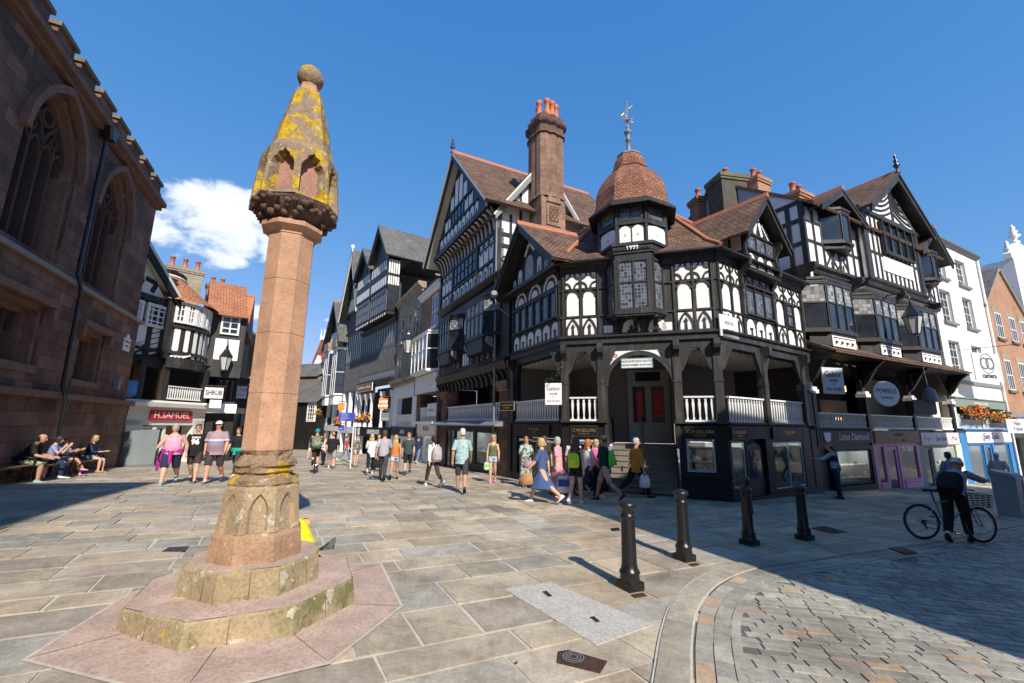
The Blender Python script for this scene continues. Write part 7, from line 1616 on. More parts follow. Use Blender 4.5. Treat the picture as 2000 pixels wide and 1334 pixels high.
mp_=plate('access_cover','pale speckled granite access slabs set beside the nearest bollard',((985,1152),(1075,1138),(1275,1222),(1165,1262)),'granite_slab',.01)
for i,(x,y) in enumerate(((1069,1162),(1162,1212))): plate('lifting_slot',('dark lifting slot in the farther granite slab','dark lifting slot in the nearer granite slab')[i],((x-10,y-4),(x-2,y-6),(x+10,y+4),(x+2,y+6)),'dark_interior',.014)
dc_=plate('drain_cover','rusty iron drain cover cast with rings near the kerb',((1090,1275),(1110,1272),(1186,1294),(1172,1316),(1088,1296)),'rusty_iron',.012)
c=gp(1120,1287); m=MB()
for r_ in (.03,.055,.08): 
    for i in range(16): a,b3=2*pi*i/16,2*pi*(i+1)/16; m.face([c+Vector((cos(a)*r_,sin(a)*r_,.016)),c+Vector((cos(b3)*r_,sin(b3)*r_,.016)),c+Vector((cos(b3)*(r_+.01),sin(b3)*(r_+.01),.016)),c+Vector((cos(a)*(r_+.01),sin(a)*(r_+.01),.016))][::-1])
m.build('ring_pattern','lead_grey',dc_)
plate('hydrant_plate','small rusty plate in the flags beside the nearest bollard',((1232,1163),(1256,1159),(1264,1165),(1240,1169)),'rusty_iron',.01); plate('hydrant_plate','small rusty plate in the flags beside the second bollard',((1344,1103),(1360,1100),(1368,1104),(1352,1107)),'rusty_iron',.01)
plate('drain_grate','dark iron grate in the flags left of the cross',((316,1078),(330,1070),(370,1068),(362,1078)),'cast_iron',.01); plate('drain_grate','dark gully grate beside the kerb in the shade',((1735,1073),(1760,1071),(1792,1082),(1768,1085)),'cast_iron',.03)
plate('drain_grate','dark iron cover in shaded flags behind the plain bollard',((1580,1032),(1610,1028),(1655,1040),(1625,1043)),'cast_iron',.01); plate('stud_cover','small iron cover beyond the nearest bollard',((1192,1033),(1208,1031),(1212,1036),(1196,1038)),'cast_iron',.01)
for i,(x,y) in enumerate(((1318,1284),(1462,1106),(1008,1297))):
    g=gp(x,y); m=MB()
    for j in range(14): a=rnd.random()*6.28; l=rnd.uniform(.01,.035); m.tube([g,g+Vector((cos(a)*l,sin(a)*l,rnd.uniform(.01,.03)))],[.003,.001],3)
    tag(m.build('weed_tuft','leaf_green',None,g),('tiny green weed in the kerb channel at the bottom of the photo','tiny green weed at the kerb where the shade begins','tiny green weed in a joint near the drain cover')[i],'weed')
# utility cabinet and barriers by the church
g0=gp(207,910); g1=gp(262,913); g2=gp(280,905); d=(g1-g0).normalized(); CBF=Fc((g0.x,g0.y),math.degrees(math.atan2(d.x,d.y))); L=(g1-g0).length; hh=onvz=at(235,838,math.hypot(g0.x,g0.y)).z-g0.z
cbn=thing('utility_cabinet','sloping sided grey utility cabinet with a small white green sticker','cabinet',g0); m=MB()
P=[CBF.w(0,g0.z,0),CBF.w(L,g0.z,0),CBF.w(L,g0.z,-.75),CBF.w(0,g0.z,-.75)]; T=[CBF.w(.12,g0.z+hh*.9,-.05),CBF.w(L+.14,g0.z+hh,-.05),CBF.w(L+.14,g0.z+hh,-.7),CBF.w(.12,g0.z+hh*.9,-.7)]; m.hexa(P+T); m.build('cabinet_body','cabinet_grey',cbn)
m=MB(); m.box(CBF,-.03,L+.03,g0.z-.02,g0.z+.1,-.78,.02); m.build('plinth','lead_grey',cbn); m=MB(); m.prism(CBF,[(L*.5,g0.z+hh*.55),(L*.66,g0.z+hh*.53),(L*.72,g0.z+hh*.66),(L*.62,g0.z+hh*.72),(L*.52,g0.z+hh*.66)],.0,.012); m.box(CBF,L*.5,L*.65,g0.z+hh*.48,g0.z+hh*.53,0,.012,1); m.build('sticker',['white_paint','lime_green'],cbn) if plain('lime_green',(.35,.65,.03),.6,.1,4) else None
for i,(x,mt,lab) in enumerate(((264,'granite_slab','grey plastic road barrier beside the utility cabinet'),(276,'sign_red','red plastic road barrier next to the grey barrier'),(285,'white_paint','white plastic road barrier at the end beside the red one'))):
    g=gp(x,908-i*2); F=Fc((g.x,g.y),90); m=MB(); profile(m,F,[(.2,g.z),(.2,g.z+.12),(.08,g.z+.3),(.06,g.z+.62),(-.06,g.z+.62),(-.08,g.z+.3),(-.2,g.z+.12),(-.2,g.z)],0,.26); tag(m.build('road_barrier',mt,None,g),lab,'barrier')
# benches along the church
plain('bench_wood',(.2,.1,.05),.55,.25,5,bump=.2)
def bench(label,g,az,L=1.5):
    r=thing('park_bench',label,'bench',g,'iron and timber benches by the church'); F=Fc((g.x,g.y),az)   # F faces the sitter's front
    m=MB()
    for i in range(5): m.box(F,-L/2,L/2,g.z+.43,g.z+.46,-.02-.095*i,.06-.095*i)
    m.build('seat','bench_wood',r); m=MB()
    for i in range(4): m.box(F,-L/2,L/2,g.z+.53+.1*i,g.z+.6+.1*i,-.47-.025*i,-.44-.025*i)
    m.build('backrest','bench_wood',r)
    for s in (-1,1):
        m=MB(); u=s*(L/2-.06)
        m.tube([F.w(u,g.z,.05),F.w(u,g.z+.25,-.0),F.w(u,g.z+.43,.04),F.w(u,g.z+.62,.05),F.w(u,g.z+.66,-.1),F.w(u,g.z+.64,-.44)],.025,6); m.tube([F.w(u,g.z,-.5),F.w(u,g.z+.3,-.4),F.w(u,g.z+.5,-.44),F.w(u,g.z+.95,-.57)],.025,6); m.tube([F.w(u,g.z+.42,.03),F.w(u,g.z+.42,-.45)],.02,5)
        for zz,rr in ((.2,.09),(.54,.07)):
            for oo in (-.12,-.3): m.tube([F.w(u,g.z+zz+rr*sin(a*.7),oo+rr*cos(a*.7)) for a in range(9)],.012,4)
        m.build('end_frame','cast_iron',r)
    return r
BAZ=-27+0
bench('timber slat bench with iron ends, nearest the picture edge',Vector((*gp(20,948).xy,gp(20,948).z)),-24.5+2,1.6)
bench('timber slat bench with iron ends under the seated children',Vector((*gp(108,936).xy,gp(108,936).z)),-24.5,1.7)
bench('timber slat bench with iron ends under the woman with yellow backpack',Vector((*gp(176,924).xy,gp(176,924).z)),-24.5,1.5)
# litter bin on the right
g=gp(1976,1008); bi=thing('litter_bin','tall grey litter bin with yellow black striped corner and blue label','bin',g); F=Fc((g.x,g.y),62); m=MB(); m.hexa([F.w(-.24,g.z,.25),F.w(.33,g.z,.25),F.w(.33,g.z,-.2),F.w(-.24,g.z,-.2),F.w(-.26,g.z+1.05,.28),F.w(.36,g.z+1.05,.28),F.w(.36,g.z+1.15,-.22),F.w(-.26,g.z+1.15,-.22)]); m.build('bin_body','cabinet_grey',bi)
m=MB(); m.hexa([F.w(-.29,g.z+1.05,.31),F.w(.39,g.z+1.05,.31),F.w(.39,g.z+1.15,-.25),F.w(-.29,g.z+1.15,-.25),F.w(-.24,g.z+1.15,.2),F.w(.33,g.z+1.15,.2),F.w(.33,g.z+1.22,-.2),F.w(-.24,g.z+1.22,-.2)]); m.build('lid','lead_grey',bi)
m=MB(); 
for i in range(6): m.prism(F,[(.16,g.z+.02+.1*i),(.33,g.z+.07+.1*i),(.335,g.z+.11+.1*i),(.16,g.z+.06+.1*i)],.25,.275+.004*i,0)
m.box(F,.2,.34,g.z+.62,g.z+1.0,.26,.283,1); m.build('hazard_stripes',['flower_yellow','faded_blue'],bi)
# ---------------------------------------------------------------- people
CLOTH={}
def cloth(name,c,c2=None,kind=None,sc=12):
    """plain, striped or mottled fabric"""
    if name in MT: return name
    t=NT(name); v=t.coord(); n=t.ramp(t.noise(v,9,4),[(.3,(.82,.82,.82)),(.7,(1.12,1.12,1.12))])
    if kind=='stripe':
        w=t.n('ShaderNodeTexWave',wave_type='BANDS',bands_direction='Z'); w.inputs['Scale'].default_value=sc; t.l(v,w.inputs['Vector']); col=t.ramp(w.outputs['Fac'],[(.45,c),(.55,c2)])
    elif kind=='mottle': col=t.ramp(t.noise(v,sc,3,.6),[(.46,c),(.52,c2)])
    elif kind=='band':
        sx_=t.n('ShaderNodeSeparateXYZ'); t.l(v,sx_.inputs[0]); col=t.ramp(sx_.outputs[2],[(0,c),(.995,c)]); m2=t.math('MULTIPLY',t.math('GREATER_THAN',sx_.outputs[2],1.17),t.math('LESS_THAN',sx_.outputs[2],1.24)); m3=t.math('MULTIPLY',t.math('GREATER_THAN',sx_.outputs[2],1.24),t.math('LESS_THAN',sx_.outputs[2],1.29)); col=t.mix(m2,c,c2); col=t.mix(m3,col,(.55,.5,.55))
    else: col=t.mix(0,c,c)
    t.l(t.mix(1,col,n,'MULTIPLY'),t.b.inputs['Base Color']); t.bump(t.noise(v,14,3),.35,.02); MT[name]=t.done(.85,0,.2); return name
for nm,c in (('skin_fair',(.58,.35,.25)),('skin_tan',(.46,.25,.16)),('skin_red',(.6,.3,.2))):
    t=NT(nm); t.l(t.ramp(t.noise(t.coord(),6,3),[(.3,k(c,.9)),(.7,k(c,1.08))]),t.b.inputs['Base Color']); t.b.inputs['Subsurface Weight'].default_value=0; MT[nm]=t.done(.55,0,.3)
for nm,c in (('hair_grey',(.42,.4,.37)),('hair_brown',(.09,.05,.03)),('hair_dark',(.03,.022,.018)),('hair_blonde',(.5,.34,.15)),('hair_ginger',(.38,.13,.04)),('hair_white',(.6,.58,.54))):
    t=NT(nm); v=t.coord(); w=t.n('ShaderNodeTexNoise'); mp2=t.n('ShaderNodeMapping'); mp2.inputs['Scale'].default_value=(60,60,6); t.l(v,mp2.inputs[0]); t.l(mp2.outputs[0],w.inputs['Vector']); t.l(t.ramp(w.outputs['Fac'],[(.3,k(c,.6)),(.7,k(c,1.3))]),t.b.inputs['Base Color']); t.bump(w.outputs['Fac'],.5,.01); MT[nm]=t.done(.5,0,.4)
plain('eye_dark',(.02,.018,.016),.2); plain('lip_red',(.4,.12,.1),.5); plain('lens_black',(.01,.01,.012),.1,spec=.7)
def ringpts(c,ax,rx,ry,side,n=14,sq=1.0):
    """ellipse around axis ax; side is the body's left-right axis"""
    fwd=side.cross(ax).normalized(); out=[]
    for i in range(n):
        a=2*pi*i/n; ca,sa=cos(a),sin(a); out.append(c+side*(rx*math.copysign(abs(ca)**sq,ca))+fwd*(ry*math.copysign(abs(sa)**sq,sa)))
    return out
def person(label,foot,top,az,skin='skin_fair',hair=('short','hair_brown'),shirt=None,sleeve=.45,neck=.0,hem=.0,legs=None,leglen=.5,flare=1.0,shoes='shoe_white',socks=None,g=1.0,belly=0,fem=False,pose='walk',ph=1,lean=0,arms=None,headturn=0,headpitch=0,extra=None,hgt=None,sit=None,dress=None,glasses=None,stepa=24,bare=False,group=None,strap=False):
    if sit is None:
        G=gp(*foot) if not isinstance(foot,Vector) else foot
        if hgt is None:
            d=math.hypot(G.x,G.y); hgt=max(1.45,min(1.9,(at(top[0],top[1],d).z-G.z)))
    else: G=Vector(sit); hgt=hgt or 1.7
    s=hgt/1.75
    root=thing('person',label,'person',G,group); root.rotation_euler=(0,0,-R(az)); BASE[root.name]=Vector((0,0,0))
    X=Vector((1,0,0)); Zv=Vector((0,0,1))
    th,sk=.43*s,.42*s; hipw=(.088 if not fem else .085)*s*min(g,1.25)
    # legs: angles forward
    if pose=='walk': LA={1:(stepa*ph,8 if ph>0 else 26),-1:(-stepa*ph,8 if ph<0 else 26)}
    elif pose=='stand': LA={1:(4,5),-1:(-3,4)}
    elif pose=='sit': LA={1:(82,84),-1:(78,76)}
    elif pose=='crouch': LA={1:(100,140),-1:(95,138)}
    else: LA=pose
    J={}
    for sd,(a,kf) in LA.items():
        a1=R(a); a2=R(a-kf); hip=Vector((sd*hipw,0,0)); kn=hip+Vector((sd*.012*s*(0 if pose!='sit' else 2),sin(a1)*th,-cos(a1)*th)); an=kn+Vector((0,sin(a2)*sk,-cos(a2)*sk)); J[sd]=[hip,kn,an,a2]
    low=min(j[2].z for j in J.values())-.075*s
    for sd,j in J.items():
        pass
    pz=-low if sit is None else 0
    P=Vector((0,0,pz)); 
    for j in J.values():
        for i in range(3): j[i]=j[i]+P
    L=R(lean); sp=Vector((0,sin(L),cos(L)))
    def T(t,o=0): return P+sp*(t*s)+Vector((0,o*s,0))
    gw=g; bw_=(1-.1*fem)
    shw=.185*s*(.9 if fem else 1)*(1+.35*(gw-1))
    TR=[(-.06,.145*gw,.1*gw,0),(.0,.16*gw,.112*gw,0),(.1,.15*gw,.108*gw+.3*belly*.4,.15*belly),(.2,(.128 if fem else .143)*gw,.1*gw+.5*belly*.4,.35*belly),(.33,.152*bw_*(1+.7*(gw-1)),.108*(1+.6*(gw-1))+(.018 if fem else 0)+.12*belly,.1*belly+(.015 if fem else 0)),(.44,.165*bw_*(1+.4*(gw-1)),.09*(1+.3*(gw-1)),0),(.5,.135*bw_,.07,-.005),(.535,.07,.06,-.005),(.6,.055,.056,.01)]
    B=MB()
    B.grid([ringpts(T(t,o),sp,rx*s,ry*s,X,16) for t,rx,ry,o in TR],0,True,True,True)
    # legs
    LW=[(.088,.0),(.082,.2),(.07,.6),(.056,1.0),(.058,1.28),(.05,1.5),(.036,1.9),(.037,2.0)]
    def limbrows(pts,prof,sidev,n=10):
        a,b2,c2=pts; rows=[]
        for r_,t in prof:
            p=a.lerp(b2,t) if t<=1 else b2.lerp(c2,t-1); ax=(b2-a).normalized() if t<.9 else ((c2-b2).normalized() if t>1.1 else ((b2-a).normalized()+(c2-b2).normalized()).normalized())
            sv=(sidev-ax*sidev.dot(ax)).normalized(); rows.append(ringpts(p,ax,r_,r_,sv,n))
        return rows
    lg=1+.75*(g-1)
    for sd,(hip,kn,an,a2) in J.items():
        B.grid(limbrows((hip+Vector((0,0,.02*s)),kn,an),[(r_*s*lg*(1.02 if fem else 1),t) for r_,t in LW],X),0,True,True,True)
        fd=Vector((0,cos(a2*.35),sin(a2*.35)*-1 if a2<0 else 0)); B.tube([an+Vector((0,-.03*s,-.03*s)),an+fd*.05*s+Vector((0,0,-.05*s)),an+fd*.15*s+Vector((0,0,-.06*s))],[.036*s,.037*s,.024*s],8)
    # arms
    sh=[T(.475)+X*(sd*shw) for sd in (1,-1)]; AR={}
    arms=arms or {}
    for i,sd in enumerate((1,-1)):
        sw,ab,el=arms.get(sd,((-stepa*.9*ph*sd if pose=='walk' else 4),9+8*(g-1)*2,18 if pose!='sit' else 40))
        a1=R(sw); ab_=R(ab); d1=Vector((sd*sin(ab_),sin(a1)*cos(ab_),-cos(a1)*cos(ab_))); e=sh[i]+d1*.29*s; a2=a1+R(el); ab2=ab_*.35; d2=Vector((sd*sin(ab2)*(.5 if el<60 else -1.6),sin(a2)*cos(ab2),-cos(a2)*cos(ab2))).normalized(); w=e+d2*.255*s
        AR[sd]=(sh[i],e,w,d2)
        ag=1+.6*(g-1)
        B.grid(limbrows((sh[i]+X*(-sd*.02*s)+Zv*.01*s,e,w),[(.052*s*ag,0),(.05*s*ag,.25),(.042*s*ag,.8),(.038*s*ag,1),(.039*s*ag,1.25),(.026*s,1.9),(.025*s,2.0)],Vector((0,1,0)) if abs(d1.y)<.9 else X),0,True,True,True)
        # hand: palm, four fingers curled a little, thumb on the forward side
        fw=Vector((0,1,0)); sv=(fw-d2*fw.dot(d2)).normalized(); nrm=d2.cross(sv).normalized()*sd*-1
        pc=w+d2*.05*s; B.tube([w-d2*.01*s,w+d2*.03*s,w+d2*.085*s],[.025*s,.034*s,.03*s],8,flat=.55)
        for f,(o,l) in enumerate(((.027,.075),(.009,.085),(-.009,.08),(-.026,.06))):
            b0=w+d2*.08*s+sv*o*s; B.tube([b0,b0+d2*l*.5*s+nrm*.012*s,b0+d2*l*.85*s+nrm*.035*s],[.0095*s,.009*s,.007*s],5)
        B.tube([w+d2*.03*s+sv*.025*s,w+d2*.065*s+sv*.048*s,w+d2*.09*s+sv*.05*s+nrm*.012*s],[.011*s,.0105*s,.008*s],5)
    # head
    HC=T(.7,.02+.1*sin(L)); ht=R(headturn); hp=R(headpitch)+L*.5; MH=Matrix.Rotation(-ht,3,'Z')@Matrix.Rotation(-hp,3,'X')
    hr=[(-.115,.028,.03,.03),(-.1,.046,.05,.024),(-.075,.056,.066,.016),(-.04,.066,.082,.008),(0,.073,.093,0),(.04,.075,.097,-.006),(.075,.066,.086,-.01),(.1,.045,.06,-.012),(.116,.01,.014,-.012)]
    B.grid([[HC+MH@Vector((rx*s*cos(2*pi*i/14),(ry*sin(2*pi*i/14)+oy)*s,z*s)) for i in range(14)] for z,rx,ry,oy in hr],0,True,True,True)
    HM=lambda x,y,z: HC+MH@Vector((x*s,y*s,z*s))
    B.tube([HM(0,.088,.02),HM(0,.104,-.012),HM(0,.112,-.026),HM(0,.09,-.034)],[.006*s,.011*s,.014*s,.009*s],6)
    for sd in (1,-1): B.ball(HM(sd*.076,-.008,-.002),.02*s,6,0,(.45,.8,1.3),MH)
    body=B.build('body',skin,root,uv=False)
    rm=body.modifiers.new('Remesh','REMESH'); rm.mode='VOXEL'; rm.voxel_size=(.0085 if G.y<13.5 else .012)*s; rm.use_smooth_shade=True
    sm=body.modifiers.new('Smooth','SMOOTH'); sm.factor=.5; sm.iterations=2
    if not (abs((az+math.degrees(math.atan2(G.x,G.y))*-1)%360-0)<50):
        E=MB()
        for sd in (1,-1): E.ball(HM(sd*.03,.0845,.012),.0095*s,6,0,(1.3,.6,.8),MH)
        for sd in (1,-1): E.tube([HM(sd*.015,.09,.03),HM(sd*.032,.09,.034),HM(sd*.048,.08,.028)],.004*s,4,2)
        E.tube([HM(-.022,.086,-.06),HM(0,.092,-.058),HM(.022,.086,-.06)],[.003*s,.006*s,.003*s],5,1); E.build('face_features',['eye_dark','lip_red',hair[1] if hair[1] in MT else 'hair_brown'],root,uv=False)
    # hair
    st,hm=hair
    H=MB()
    if st in('short','bob','long','pony','curly','bun'):
        rows=[]; rr=1.1 if st!='curly' else 1.3
        for i in range(8):
            row=[]
            for j in range(20):
                a=2*pi*j/20; fr=sin(a)   # +1 front
                low=(.055 if fr>.55 else .055-(.55-fr)/.75*.1 if fr>-.2 else -.05) if st=='short' else (.05 if fr>.6 else -.09)
                zt10=.122; z=zt10-(zt10-low)*(i/7)**1.0
                zz=max(min(z,.118),-.1); rad=math.sqrt(max(0,1-((zz-.015)/.112)**2)) if zz>.015 else 1-.12*((.015-zz)/.1)**2
                rx,ry=.079*rr,.1*rr
                wob=1+.03*sin(7*a+i*2)*(2.2 if st=='curly' else 1)
                row.append(HM(cos(a)*rx*rad*wob,(fr*ry*rad-.008)*wob,zz*rr*.97+.005))
            rows.append(row)
        H.grid(rows,0,True,True,False)
        if st in('long','curly'):
            ln=.3 if st=='long' else .26
            rows=[]
            for i in range(7):
                t=i/6; c=HM(0,-.055-.02*sin(t*3),-.02-ln*t); w=(.085+.03*sin(t*2.4))*s*(1.25 if st=='curly' else 1)*(1-.35*max(0,t-.7)/.3); rows.append([c+MH@Vector((cos(2*pi*j/12)*w*(1+.08*sin(j*3+i*2)),sin(2*pi*j/12)*(.04+.01*sin(i*2+j))*s,0)) for j in range(12)])
            H.grid(rows,0,True,True,True)
        if st=='pony': H.tube([HM(0,-.1,.04),HM(.0,-.15,.02),HM(0,-.15,-.1),HM(0,-.12,-.22)],[.03*s,.035*s,.032*s,.008*s],8)
        if st=='bun': H.ball(HM(0,-.1,.06),.045*s,8)
        H.build('hair',hm,root,uv=False)
    elif st in('cap','flatcap'):
        rows=[[HM(cos(2*pi*j/16)*.082*q,(sin(2*pi*j/16)*.104-.008)*q,z) for j in range(16)] for z,q in ((.035,1.02),(.07,.98),(.1,.75),(.12,.35),(.124,.02))]; H.grid(rows,0,True,True,False); H.tube([HM(-.05,.085,.045),HM(0,.15,.035),HM(.05,.085,.045)],.012*s,6,0); H.face([HM(-.07,.07,.043),HM(.07,.07,.043),HM(.05,.15,.032),HM(-.05,.15,.032)],0); H.build('cap',hm,root,uv=False)
        h2=MB(); h2.grid([[HM(cos(2*pi*j/14)*.078*q,(sin(2*pi*j/14)*.098-.012)*q,z) for j in range(7,15)] for z,q in ((.04,1),(.0,1.02),(-.04,.95))],0,True,False,False); h2.build('hair','hair_grey',root,uv=False)
    elif st=='helmet':
        rows=[[HM(cos(2*pi*j/16)*.098*q,(sin(2*pi*j/16)*.135-.012)*q,z+.03*(sin(2*pi*j/16)<-.5)*(i==0)*-1) for j in range(16)] for i,(z,q) in enumerate(((.03,1.0),(.07,1.0),(.115,.8),(.14,.45),(.147,.02)))]; H.grid(rows,0,True,True,False)
        for a in (-.05,0,.05): H.tube([HM(a,.1,.09),HM(a,.03,.152),HM(a,-.06,.14),HM(a,-.13,.06)],.012*s,5,1)
        H.build('helmet',[hm,'lens_black'],root,uv=False)
    elif st=='bald': 
        h2=MB(); h2.grid([[HM(cos(2*pi*j/14)*.0765*q,(sin(2*pi*j/14)*.098-.008)*q,z) for j in range(7,15)] for z,q in ((.03,1),(.0,1.01),(-.04,.95))],0,True,False,False); h2.build('hair',hm,root,uv=False)
    if glasses:
        q=MB()
        for sd in (1,-1): q.tube([HM(sd*.032+.02*cos(2*pi*j/8),.094,.012+.015*sin(2*pi*j/8)) for j in range(9)],.003*s,4,0); q.tube([HM(sd*.052,.09,.015),HM(sd*.078,.0,.015)],.003*s,4,0)
        if glasses=='sun':
            for sd in (1,-1): q.face([HM(sd*.032+.021*cos(2*pi*j/8)*sd,.095,.012+.016*sin(2*pi*j/8)) for j in range(8)],1)
        q.build('glasses',['lens_black','lens_black'],root,uv=False)
    # clothes
    ex=.013*s
    if shirt:
        C=MB(); t0=-.06+hem; rows=[]
        prof=[(t,rx,ry,o) for t,rx,ry,o in TR if t>t0+.03 and t<(.52 if not neck else .46)]
        def interp(t):
            for (t1,a,b2,c2),(t2,d2,e2,f2) in zip(TR[:-1],TR[1:]):
                if t1<=t<=t2: q=(t-t1)/(t2-t1); return (t,a+(d2-a)*q,b2+(e2-b2)*q,c2+(f2-c2)*q)
            return (t,*TR[0][1:])
        pr=[interp(max(t0,-.06))]+prof+([interp(.525)] if not neck else [])
        if t0<-.06: pr=[(t0,TR[0][1]*1.04,TR[0][2]*1.06,0)]+pr
        rows=[ringpts(T(t,o),sp,rx*s+ex+(.012*s if t<.3 and not fem else .003),ry*s+ex+(.012*s if t<.3 and not fem else .002),X,16) for t,rx,ry,o in pr]
        if dress:
            dl,fl=dress; low_=[]; 
            for t in (.25,.5,.75,1.0):
                zc_=P.z-.06*s-dl*s*t; cy=sum((j[1].y*min(1,t*dl/.4) for j in J.values()))/2; sprd=abs(J[1][1].y-J[-1][1].y)*.5*min(1,t*dl/.43)
                low_.append([Vector((0,cy,zc_))+Vector((cos(2*pi*i/16)*(TR[0][1]*s+ex+fl*t*.5),-sin(2*pi*i/16)*(TR[0][2]*s+ex+sprd*1.2+.02*t+fl*t*.3),0)) for i in range(16)])
            rr0=rows[0]; low_=low_[::-1]; rows=low_+rows
        C.grid(rows,0,True,True,False)
        for i,sd in enumerate((1,-1)):
            if sleeve>0:
                S_,e,w,d2=AR[sd]; pf=[(.056,-.05),(.064,.05),(.062,.3),(.058,.6),(.052,1),(.048,1.3),(.038,1.85)]; mx_=sleeve*2
                pp=[(r_*s*(1+.6*(g-1))+.006*s,t) for r_,t in pf if t<mx_]+[((.066 if mx_<1.2 else .04)*s*(1+.5*(g-1)),mx_)]
                C.grid(limbrows((S_+X*(-sd*.03*s)+Zv*.012*s,e,w),pp,Vector((0,1,0))),0,True,True,False)
            elif sleeve==0 and neck: C.tube([T(.44,.085)+X*(sd*.075*s),T(.53,.02)+X*(sd*.1*s),T(.46,-.075)+X*(sd*.075*s)],.014*s*(1 if g<1.2 else 1.6),5)
        so_=C.build('top' if not dress else 'dress',shirt,root,uv=False); sf=so_.modifiers.new('Solid','SOLIDIFY'); sf.thickness=.005; sf.offset=0; ss_=so_.modifiers.new('Sub','SUBSURF'); ss_.levels=1; ss_.render_levels=1
    if legs:
        C=MB(); C.grid([ringpts(T(t,o),sp,rx*s+.009*s,ry*s+.009*s,X,16) for t,rx,ry,o in TR[:3]],0,True,True,False)
        for sd,(hip,kn,an,a2) in J.items():
            mx_=leglen*2; pf=[(.094,.0),(.09,.2),(.08,.6),(.068,1.0),(.064,1.3),(.056,1.6),(.05,1.93)]
            pp=[(r_*s*lg*(1+(flare-1)*min(1,t/mx_))+.004,t) for r_,t in pf if t<mx_-.05]+[((.1 if mx_<.5 else .086 if mx_<.9 else .075 if mx_<1.3 else .052)*s*lg*flare,mx_)]
            C.grid(limbrows((hip+Vector((0,0,.03*s)),kn,an),pp,X),0,True,True,False)
        lo=C.build('shorts' if leglen<.62 else 'trousers',legs,root,uv=False); sf=lo.modifiers.new('Solid','SOLIDIFY'); sf.thickness=.005; sf.offset=0; ss_=lo.modifiers.new('Sub','SUBSURF'); ss_.levels=1; ss_.render_levels=1
    for sd,(hip,kn,an,a2) in J.items():
        fa=0 if a2>-.2 else a2*.75; fd=Vector((0,cos(fa),sin(fa))); up=Vector((0,-sin(fa),cos(fa))); C=MB(); rows=[]
        for yy,wx,h0,h1 in ((-.075,.028,-.07,-.01),(-.05,.036,-.075,.02),(0,.038,-.075,.02),(.05,.042,-.075,-.015),(.12,.044,-.075,-.035),(.17,.03,-.07,-.048)):
            c=an+fd*yy*s; rows.append([c+X*(cx*wx*s)+up*(hz*s) for cx,hz in ((-1,h0),(1,h0),(1.05,(h0+h1)/2),(.6,h1),(-.6,h1),(-1.05,(h0+h1)/2))])
        C.grid(rows,0,True,True,True); o=C.build('shoe',shoes,root,uv=False)
        if socks: C=MB(); C.grid(limbrows((hip,kn,an),[(.045*s,1.72),(.045*s,1.95),(.043*s,2.02)],X),0,True,True,False); C.build('sock',socks,root,uv=False)
    INFO=dict(root=root,G=G,AR=AR,T=T,s=s,J=J,P=P,M=Matrix.Translation(G)@Matrix.Rotation(-R(az),4,'Z'),sp=sp,HM=HM,TR=TR)
    return INFO
def W_(I,v): return I['M']@v
def hand(I,sd): a=I['AR'][sd]; return W_(I,a[2]+a[3]*.09*I['s'])
def loose(name,label,cat,mb,mat,c,group=None): return tag(mb.build(name,mat,None,c),label,cat,group)
def backpack(I,label,mat,w=.3,h=.45,d=.16,drop=0,name='backpack',strapm='lens_black'):
    s=I['s']; T=I['T']; m=MB(); X=Vector((1,0,0)); sp=I['sp']; bk=-.105-.04; rows=[]
    for t,q in ((0,.55),(.05,.95),(.3,1.05),(.75,1),(.95,.8),(1.0,.35)):
        c=T(.02+drop+t*h,bk-d*.5+0); rows.append([W_(I,p) for p in ringpts(c,sp,w/2*q*s,d/2*q*s,X,14,.6)])
    m.grid(rows,0,True,True,True)
    c2=[W_(I,p) for p in ringpts(T(.1+drop,bk-d),sp,w*.38*s,.04*s,X,10,.6)]; c3=[W_(I,p) for p in ringpts(T(.1+drop+h*.4,bk-d),sp,w*.38*s,.04*s,X,10,.6)]; m.grid([c2,c3],0,True,True,True)
    for sd in (1,-1): m.tube([W_(I,T(.46,-.1)+X*sd*.09*s),W_(I,T(.55,-.02)+X*sd*.1*s),W_(I,T(.48,.11)+X*sd*.1*s),W_(I,T(.25,.13)+X*sd*.13*s),W_(I,T(.1,-.08)+X*sd*.16*s)],.016*s,6,1)
    return loose(name,label,'bag',m,[mat,strapm],W_(I,T(.2,-.2)))
def bag(p,label,mat,w=.28,h=.36,d=.12,az=0,name='shopping_bag',text_=None,handle=.18,mat2=None,sag=.8,cat='bag'):
    F=Fc((p.x,p.y),az); m=MB(); z=p.z-handle; rows=[]
    for t,q in ((0,sag),(.12,1.05),(.6,1.0),(1,.85)): rows.append([F.w(w/2*q*cx,z-h+h*t,d/2*q*(cy if t<1 else cy*.3)) for cx,cy in ((-1,-1),(0,-1.2),(1,-1),(1.06,0),(1,1),(0,1.2),(-1,1),(-1.06,0))])
    m.grid(rows,0,True,True,True)
    if handle: 
        for o in (-.02,.02): m.tube([F.w(-w*.25,z,o),F.w(-.02,p.z-.01,o),F.w(.02,p.z-.01,o),F.w(w*.25,z,o)],.008,5,0)
    if mat2: m.box(F,-w*.42,w*.42,z-h*.62,z-h*.2,-d*.62,d*.64,1)
    o=loose(name,label,cat,m,[mat]+([mat2] if mat2 else []),F.w(0,z-h*.5,0)); return o
